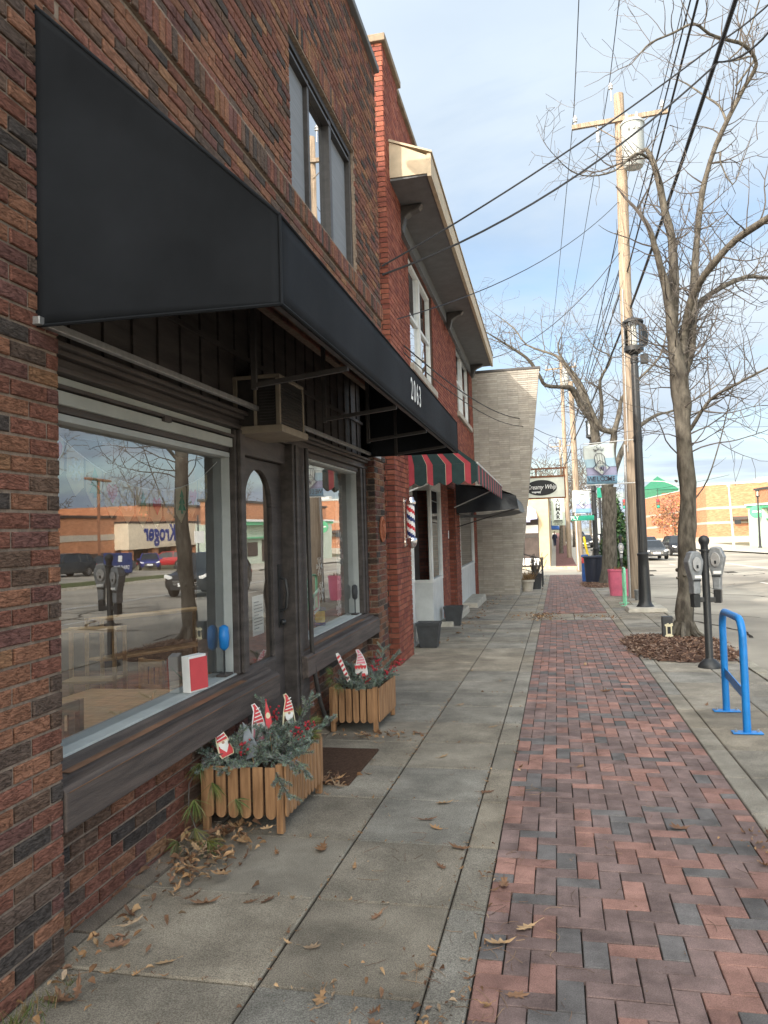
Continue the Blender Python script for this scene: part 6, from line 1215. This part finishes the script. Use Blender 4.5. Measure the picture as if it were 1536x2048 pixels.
stake('gnome_stake', 'leaning gnome stake with a red striped hat at the left of the nearer planter', (-1.93, 4.32, .40), (-.35, -.1), .75, gnome('redcard', 'ivory', 'redcard', bend=-.08), .25)
stake('gnome_stake', 'grey unpainted back of a pointed stake between the gnomes', (-1.80, 4.38, .38), (-.22, 0), .7, [('board', 'steel_grey', [(-.2, 0), (.2, 0), (.22, .2), (.14, .5), (.06, .8), (-.06, 1.0), (-.08, .8), (-.16, .5), (-.22, .2)])], .27)
stake('gnome_stake', 'red-hatted gnome stake with a white beard behind the grey stake', (-1.84, 4.6, .42), (-.1, 0), .95, gnome('redcard', 'card_white', 'pinkcard', bend=-.05), .29)
stake('gnome_stake', 'thin paired stake with two red points and a cream tag', (-1.78, 4.62, .46), (-.12, 0), .8, [('board', 'redcard', [(-.08, 0), (.08, 0), (.1, .5), (.05, .75), (.0, 1.0), (-.05, .75), (-.1, .5)]), ('tag', 'ivory', ell(.0, .55, .07, .09))], .26)
stake('gnome_stake', 'gnome stake with a tall curled red striped hat at the back of the nearer planter', (-1.72, 4.8, .46), (-.03, 0), 1.0, gnome('redcard', 'ivory', 'mat_brown', bend=-.06), .27)
stake('candy_stake', 'leaning red and white candy cane stake in the farther planter', (-1.83, 6.7, .42), (-.42, 0), .1, [('board', 'card_white', [(-.06, 0), (.06, 0), (.06, .9), (.03, 1.0), (-.05, 1.0), (-.07, .9)])]+[('stripe', 'redcard', [(-.055, .06+k*.15), (.055, .1+k*.15), (.055, .17+k*.15), (-.055, .13+k*.15)]) for k in range(6)], .34)
hearts = []
for k, ch in enumerate('LOVE'):
    cx = -.165+k*.11; hearts.append(('heart', 'redcard', [(cx, .29), (cx+.055, .37), (cx+.05, .43), (cx+.02, .445), (cx, .42), (cx-.02, .445), (cx-.05, .43), (cx-.055, .37)]))
GS = stake('gnome_stake', 'pale pink gnome stake holding a row of red hearts reading LOVE', (-1.72, 6.72, .46), (-.04, 0), .05, gnome('pinkcard', 'card_white', 'card_white', [('arm', 'redcard', [(-.17, .03), (-.03, .03), (-.03, .14), (-.15, .14)]), ('arm', 'redcard', [(.03, .03), (.17, .03), (.15, .14), (.03, .14)])]+hearts, bend=-.07), .30)
b = MB()
for k, ch in enumerate('LOVE'): b.text(ch, Vector((-1.7215-.0495+k*.033, 6.70, .46+.37*.3)), (1, .05, 0), (-.04, 0, 1), .026, fat=.01, depth=.004)
k = b.build('lettering', 'card_white', [c for c in GS.children if c.name.startswith('board')][0])
DM = tag((lambda b: (b.box(-2.02, -1.42, 5.12, 6.02, .004, .022), b.build('doormat', 'mat_brown', bevel=.006))[1])(MB()), 'worn rust-brown doormat between the two cedar planters', 'doormat')

# ---------------------------------------------------------------- fallen leaves
def oak(mb, p, s, a, tilt, curl):
    out = [(0, -.55), (.05, -.35), (.22, -.3), (.12, -.12), (.36, -.02), (.16, .08), (.34, .28), (.13, .28), (.12, .45), (0, .55)]
    kx = rng.uniform(.5, .95); out = [(x*kx*rng.uniform(.75, 1.2), y*rng.uniform(.9, 1.15)) for x, y in out]; pts = out+[(-x*rng.uniform(.8, 1.1), y) for x, y in out[-2:0:-1]]; ca, sa = math.cos(a), math.sin(a); t1, t2 = tilt
    V = []
    for x, y in pts: z = curl*(x*x*2.2+max(0, abs(y)-.2)**2*1.8)+t1*x+t2*y+.02; V.append(p+Vector(((x*ca-y*sa)*s, (x*sa+y*ca)*s, max(0.0, z)*s)))
    c = p+Vector((0, 0, .012*s)); i = len(mb.v); mb.v += [tuple(c)]+[tuple(q) for q in V]; n = len(V)
    for k in range(n): mb.face((i, i+1+k, i+1+(k+1) % n))
    e = p+Vector((-sa*-.55*s, ca*-.55*s, .01)); mb.tube([e, e+Vector((sa*.3*s, -ca*.3*s, .004))], .0012, 3)
LEAF = [(.33, .20, .105), (.25, .135, .07), (.20, .115, .07), (.42, .28, .16), (.17, .095, .06), (.30, .22, .15)]
spots = [(-1.35, 3.42), (-1.42, 3.40), (-1.02, 3.05), (-.82, 3.35), (-.62, 3.9), (-.72, 4.42), (-.80, 4.55), (-.74, 4.85), (-.56, 4.15), (-.30, 3.75), (-.28, 3.2), (-.18, 3.35), (-.20, 2.85), (-.88, 2.72), (-1.55, 2.85), (-1.62, 3.35), (-1.80, 2.55), (-1.40, 2.45), (.10, 5.75), (-1.05, 3.85), (-1.28, 4.05), (-1.5, 3.95), (-.5, 5.1), (-1.36, 5.4), (-.9, 5.9), (-1.2, 6.6), (-.6, 6.9), (-1.0, 7.8), (-1.48, 6.25), (-1.4, 5.75), (.45, 8.6), (-.7, 9.2), (.3, 10.4), (-1.1, 9.9), (-.45, 2.55), (-.65, 2.6), (.6, 4.6), (-.95, 2.45)]
first = None
for i, (x, y) in enumerate(spots):
    b = MB(); b.ct = jit(rng.choice(LEAF), .2); oak(b, Vector((0, 0, .002)), rng.uniform(.065, .125), rng.uniform(0, 6.28), (rng.uniform(-.2, .2), rng.uniform(-.15, .15)), rng.uniform(.2, 1.1)); o = b.build('fallen_leaf', 'leaf'); o.location = (x, y, .003); tag(o, 'dry brown lobed oak leaf lying loose on the pavement', 'leaf', 'loose oak leaves on the pavement')
b = MB()
def litter(n, fx, s0, s1, zmax=.02):
    for k in range(n):
        x, y = fx(); b.ct = jit(rng.choice(LEAF), .25); z = .004+rng.uniform(0, zmax)
        if rng.random() < .2: oak(b, Vector((x, y, z)), rng.uniform(s0, s1), rng.uniform(0, 6.28), (rng.uniform(-.6, .6), rng.uniform(-.6, .6)), rng.uniform(.3, 1.4))
        else:
            L = rng.uniform(s0, s1)*.45; a = rng.uniform(0, 6.28); d = Vector((math.cos(a), math.sin(a), rng.uniform(-.3, .6)))*L*.6; w = Vector((-math.sin(a), math.cos(a), rng.uniform(-.4, .8)))*L*.25; p = Vector((x, y, z+.004)); m = Vector((0, 0, L*rng.uniform(.1, .5))); i = len(b.v); b.v += [tuple(q) for q in (p-d, p-d*.3+w+m, p+d*.4+w*.8+m, p+d, p+d*.35-w*.9+m*.7, p-d*.4-w*.8+m*.4, p+Vector((0, 0, .002)))]
            for k2 in range(6): b.face((i+6, i+k2, i+(k2+1) % 6))
litter(230, lambda: (-1.93+abs(rng.gauss(0, .12)), rng.choice((rng.uniform(2.2, 4.1), rng.uniform(3.5, 4.3)))), .04, .10, .03)
litter(85, lambda: (rng.gauss(-1.82, .13), rng.gauss(3.92, .18)), .05, .13, .05)
litter(70, lambda: (rng.gauss(-1.62, .1), rng.gauss(5.15, .12)), .04, .11, .03); litter(50, lambda: (rng.gauss(-1.5, .2), rng.gauss(6.5, .08)), .04, .1, .02); litter(50, lambda: (rng.gauss(-1.75, .08), rng.gauss(7.4, .1)), .04, .1, .02)
litter(170, lambda: (-1.141+rng.gauss(0, .012), rng.uniform(1.8, 9)), .012, .045, .0); litter(60, lambda: (-.523+rng.gauss(0, .01), rng.uniform(1.8, 7)), .01, .04, .0); litter(70, lambda: (-.362+rng.gauss(0, .03), rng.choice((rng.uniform(2.2, 4), rng.uniform(1.8, 7)))), .015, .06, .01)
for j in range(-1, 9): litter(22, lambda: (rng.uniform(-1.9, -.4), 2.765+j*P_+rng.gauss(0, .008)), .012, .04, .0) if False else litter(20, lambda: (rng.uniform(-1.9, -.4), 2.765+j*.715+rng.gauss(0, .008)), .012, .04, .0)
litter(150, lambda: (rng.gauss(-.35, .22), rng.gauss(17.0, .5)), .05, .13, .03); litter(60, lambda: (rng.gauss(.75, .25), rng.gauss(16.9, .2)), .05, .1, .02); litter(90, lambda: (-1.9+abs(rng.gauss(0, .2)), rng.uniform(12.5, 24)), .06, .12, .02); litter(60, lambda: (rng.uniform(-1.9, 2.1), rng.uniform(7, 30)), .04, .09, .0)
litter(160, lambda: (1.12+rng.gauss(0, .12), rng.uniform(4.1, 4.6)), .02, .06, .01); litter(120, lambda: (rng.uniform(-.9, -.3), rng.gauss(2.5, .25)), .02, .07, .01); litter(200, lambda: (rng.uniform(-1.1, 1.0), rng.uniform(2.3, 6)), .006, .02, .0)
tag(b.build('leaf_litter', 'leaf'), 'crumbled brown leaf litter along the wall foot and in the slab joints', 'leaf litter', kind='stuff')
b = MB()
for k in range(170):
    x, y = rng.choice(((rng.uniform(-1.1, -.2), rng.uniform(2.3, 4.6)), (rng.gauss(-.35, .15), rng.uniform(2.2, 3.6)), (rng.uniform(-.3, 1.0), rng.uniform(2.2, 7)))); a = rng.uniform(0, 6.28); L = rng.uniform(.03, .12); cv = rng.gauss(0, 9); P = []
    for j in range(7): P.append(Vector((x, y, .005+.004*rng.random()))); x += math.cos(a)*L/6; y += math.sin(a)*L/6; a += cv*L/6
    b.ct = jit(rng.choice([(.20, .12, .08), (.12, .08, .06), (.30, .2, .12)]), .2); b.tube(P, .0011, 4)
tag(b.build('stem_litter', 'leaf'), 'thin curled leaf stems and twigs scattered on slabs and pavers', 'twigs', kind='stuff')
b = MB()
for k in range(200): p = Vector((-1.9+abs(rng.gauss(0, .05)), rng.gauss(2.42, .12), 0)); b.ct = jit(rng.choice([(.08, .12, .03), (.13, .12, .05), (.2, .14, .07)])); d = Vector((rng.gauss(0, .025), rng.gauss(0, .025), rng.uniform(.015, .06))); b.poly([p, p+Vector((.003, .002, 0)), p+d])
tag(b.build('weeds', 'leaf'), 'tiny weeds at the foot of the near brick pier', 'weeds', kind='stuff')

# ---------------------------------------------------------------- inside the shop window
def chair(label, loc, rz):
    t = thing('wooden_chair', label, 'chair', (0, 0, 0), 'small pine chairs in the shop')
    b = MB(); b.box(-.16, .16, -.15, .15, .29, .315); b.build('seat', 'pine_wood', t, bevel=.004)
    for x in (-.15, .15):
        b = MB(); b.bar((x, .14, -.04), (x, .14, .62), .034); b.build('leg', 'pine_wood', t); b = MB(); b.bar((x, -.13, -.04), (x, -.13, .29), .034); b.build('leg', 'pine_wood', t)
    b = MB(); b.box(-.15, .15, .13, .152, .55, .615); b.box(-.15, .15, .13, .15, .36, .39)
    for k in range(3): b.box(-.105+k*.08, -.06+k*.08, .134, .146, .39, .55)
    b.build('backrest', 'pine_wood', t); t.location = loc; t.rotation_euler = (0, 0, rz); return t
c0 = chair('small pine chair at the bottom left corner of the shop window', (-2.84, 3.86, .17), -1.7)
dup(c0, (-3.7, 6.4, .02), -.4, 'small pine chair behind the low table in the shop', 'small pine chairs in the shop')
t = thing('low_table', 'low pale wooden table behind the shop window', 'table', (-3.1, 5.0, 0)); b = MB(); b.box(-3.75, -2.6, 4.35, 5.75, .48, .515); b.build('tabletop', 'pine_wood', t, bevel=.005)
for x in (-3.68, -2.67):
    for y in (4.42, 5.68): b = MB(); b.box(x-.03, x+.03, y-.03, y+.03, -.04, .48); b.build('leg', 'pine_wood', t)
def shelf(label, loc, w, h, n):
    t = thing('shelf_unit', label, 'shelf', (0, 0, 0), 'pine shelf units in the shop')
    for x in (-w/2, w/2-.03):
        for y in (-.14, .11): b = MB(); b.box(x, x+.03, y, y+.03, -.04, h); b.build('upright', 'pine_wood', t)
    for k in range(n): b = MB(); b.box(-w/2+.03, w/2-.03, -.14, .14, .1+k*(h-.12)/(n-1), .12+k*(h-.12)/(n-1)); b.build('shelf_board', 'pine_wood', t)
    b = MB(); b.box(-w/2+.03, w/2-.03, .1, .12, h-.05, h); b.build('rail', 'pine_wood', t); t.location = loc[:3]; t.rotation_euler = (0, 0, loc[3]); return t
shelf('narrow pine shelf unit at the left inside the shop', (-3.9, 6.0, 0, .2), .5, .98, 3); shelf('wide pine shelf unit at the back of the shop', (-4.4, 7.9, 0, 1.2), 1.5, .95, 3)
k = thing('book_block', 'cream book block with a bright red cover propped on the shop window sill', 'book', (-2.2, 4.3, .72)); b = MB(); b.prism([(0, 0), (.15, 0), (.15, .215), (0, .215)], (-2.10, 4.24, .746), (.3, .95, 0), (0, -.08, 1), (-.055, .017, 0)); b.build('pages', 'card_white', k, XF, bevel=.004)
b = MB(); b.prism([(0.003, 0.012), (.148, 0.012), (.148, .20), (.003, .20)], (-2.097, 4.24, .746), (.3, .95, 0), (0, -.08, 1), (.004, -.0015, 0)); b.build('cover', 'redcard', k, XF)
def brush(label, y, m, x=-2.125):
    t = thing('brush_stand', label, 'brush', (x, y, .74)); b = MB(); b.box(x-.035, x+.035, y-.06, y+.06, .7445, .76); b.build('base', 'dark_wood', t, XF, bevel=.003); b = MB(); b.tube([(x, y, .757), (x, y, .93)], .006, 6); b.build('stem', 'ink', t, XF)
    b = MB(); b.lathe((x, y, 0), [(.01, .91), (.03, .93), (.035, 1.0), (.03, 1.06), (.01, 1.075)], 12); b.build('head', m, t, XF, smooth=50)
brush('stand with a bright blue brush head at the right corner of the shop window', 5.02 - .22, 'rack_blue'); brush('thin stand with a black and white head in the far corner of the second window', 8.4, 'pot_black')
t = thing('paper_notice', 'white printed notice taped inside the door glass', 'notice', (-2.14, 5.4, 1)); b = MB(); b.prism([(0, 0), (.225, .0), (.225, .29), (0, .29)], (-2.142, 5.36, .92), (0, 1, 0), (0, 0, 1), (-.002, 0, 0)); p = b.build('sheet', 'card_white', t, XF)
b = MB()
for j in range(9): b.box(-2.1405, -2.1395, 5.385, 5.385+(.17 if j % 4 else .1), 1.16-j*.024, 1.167-j*.024)
b.build('lettering', 'steel_grey', p, XF)
# paper bunting
cols = {'tree': 'paper_green', 'heart': 'paper_pink', 'flake': 'paper_white'}
def flake(mb, c, r, x):
    for k in range(6):
        a = k*math.pi/3; d = Vector((0, math.cos(a), math.sin(a))); c = Vector(c); mb.bar(c, c+d*r, .012, .003, up=(1, 0, 0))
        for s in (-1, 1):
            for q in (.5, .78): e = Vector((0, math.cos(a+s*.8), math.sin(a+s*.8))); mb.bar(c+d*r*q, c+d*r*q+e*r*.3, .010, .003, up=(1, 0, 0))
BN = thing('paper_bunting', 'paper bunting with trees, hearts and snowflakes strung across the shop window', 'bunting', (-2.35, 3.4, 2.1)); pts = []
kinds = ['heart', 'flake', 'tree', 'heart', 'flake', 'tree', 'heart', 'flake', 'tree', 'heart', 'flake']
zf = lambda y: 1.93+.2*((y-4.0)/.85)**2
for i, kd in enumerate(kinds):
    y = 3.1+i*.155; z = zf(y); x = -2.185
    b = MB(); b.prism([(-.066, 0), (.066, 0), (.066, -.15), (0, -.215), (-.066, -.15)], (x, y, z), (0, 1, (zf(y+.05)-zf(y-.05))/.1*.8), (0, 0, 1), (-.003, 0, 0)); pn = b.build('pennant', 'paper_ivory', BN, XF); c = (x+.004, y, z-.09); b = MB()
    if kd == 'flake': flake(b, c, .055, x)
    elif kd == 'heart': b.prism([(0, -.05), (.045, .0), (.05, .03), (.03, .05), (0, .03), (-.03, .05), (-.05, .03), (-.045, 0)], c, (0, 1, 0), (0, 0, 1), (.002, 0, 0))
    else: b.prism([(-.012, -.07), (.012, -.07), (.012, -.05), (.05, -.05), (.02, -.01), (.038, -.01), (.012, .03), (.026, .03), (0, .075), (-.026, .03), (-.012, .03), (-.038, -.01), (-.02, -.01), (-.05, -.05), (-.012, -.05)], c, (0, 1, 0), (0, 0, 1), (.002, 0, 0))
    b.build('motif', cols[kd], pn, XF)
    pts.append((x, y, z))
b = MB(); b.tube([(-2.185, 2.9, 2.45)]+pts+[(-2.185, 4.88, 2.16)], .003, 4); b.build('string', 'card_white', BN, XF)
for j, (y, z) in enumerate(((7.98, 1.58), (8.02, 1.40), (7.95, 1.14), (7.88, .88), (6.85, 1.15), (7.2, 1.34), (7.25, 1.1))):
    b = MB(); flake(b, (-2.171, y, z), .09, 0); tag(b.build('paper_snowflake', 'paper_white', xf=XF), ['topmost white paper snowflake at the right side of the second window', 'second white paper snowflake from the top at the right of the second window', 'third white paper snowflake from the top at the right of the second window', 'lowest white paper snowflake at the right of the second window', 'white paper snowflake at the left middle of the second window', 'pale paper snowflake high in the middle of the second window', 'paper snowflake just above the pink note in the second window'][j], 'snowflake', 'paper snowflakes on the second window')
t = thing('pink_note', 'white card with a pink drawing stuck on the second window', 'note', (-2.11, 7.1, 1)); b = MB(); b.prism([(0, 0), (.19, .03), (.19, .24), (0, .2)], (-2.172, 7.0, .9), (0, 1, 0), (0, 0, 1), (-.003, 0, 0)); q = b.build('sheet', 'card_white', t, XF); b = MB(); b.prism([(.03, .03), (.15, .05), (.15, .2), (.03, .17)], (-2.171, 7.0, .9), (0, 1, 0), (0, 0, 1), (.002, 0, 0)); b.build('drawing', 'pinkcard', q, XF)
t = thing('paint_jar', 'yellow and blue toy jar on the second window sill', 'jar', (-2.25, 7.58, .74)); b = MB(); b.lathe((-2.25, 7.45, 0), [(.055, .741), (.06, .76), (.045, .775)], 14); b.lathe((-2.25, 7.45, 0), [(.045, .89), (.06, .90), (.06, .92)], 14); b.build('rim', 'navy', t, XF, smooth=40); b = MB(); b.lathe((-2.25, 7.45, 0), [(.045, .776), (.05, .80), (.05, .87), (.045, .889)], 14); b.build('body', 'yellow', t, XF, smooth=40)
t = thing('flower_pot', 'terracotta pot with small red flowers on the second window sill', 'planter', (-2.28, 6.95, .74)); b = MB(); b.lathe((-2.28, 6.95, 0), [(.05, .741), (.075, .85), (.08, .87), (.06, .87)], 14); b.build('pot', 'terracotta', t, XF, smooth=40)
b = MB(); leafy(b, (-2.28, 6.95, .94), .12, .07, 160, .018, [(.35, .05, .06), (.08, .13, .05), (.4, .1, .1)]); b.build('flowers', 'leaf', t, XF)
t = thing('leafy_houseplant', 'dark green houseplant low behind the door glass', 'plant', (-2.45, 5.5, 0)); b = MB(); b.lathe((-2.5, 5.5, 0), [(.1, -.03), (.14, .3), (.12, .3)], 14); b.build('pot', 'pot_black', t, XF); b = MB()
for k in range(36): a = rng.uniform(0, 6.28); d = Vector((math.cos(a), math.sin(a), rng.uniform(.6, 1.8))).normalized()*rng.uniform(.3, .6); p = Vector((-2.5, 5.5, .3)); s = d.cross(Vector((0, 0, 1))).normalized()*.03; b.ct = jit((.05, .12, .035), .3); b.poly([p, p+d*.5-s, p+d+Vector((0, 0, -.05)), p+d*.5+s])
b.build('leaves', 'leaf', t, XF)
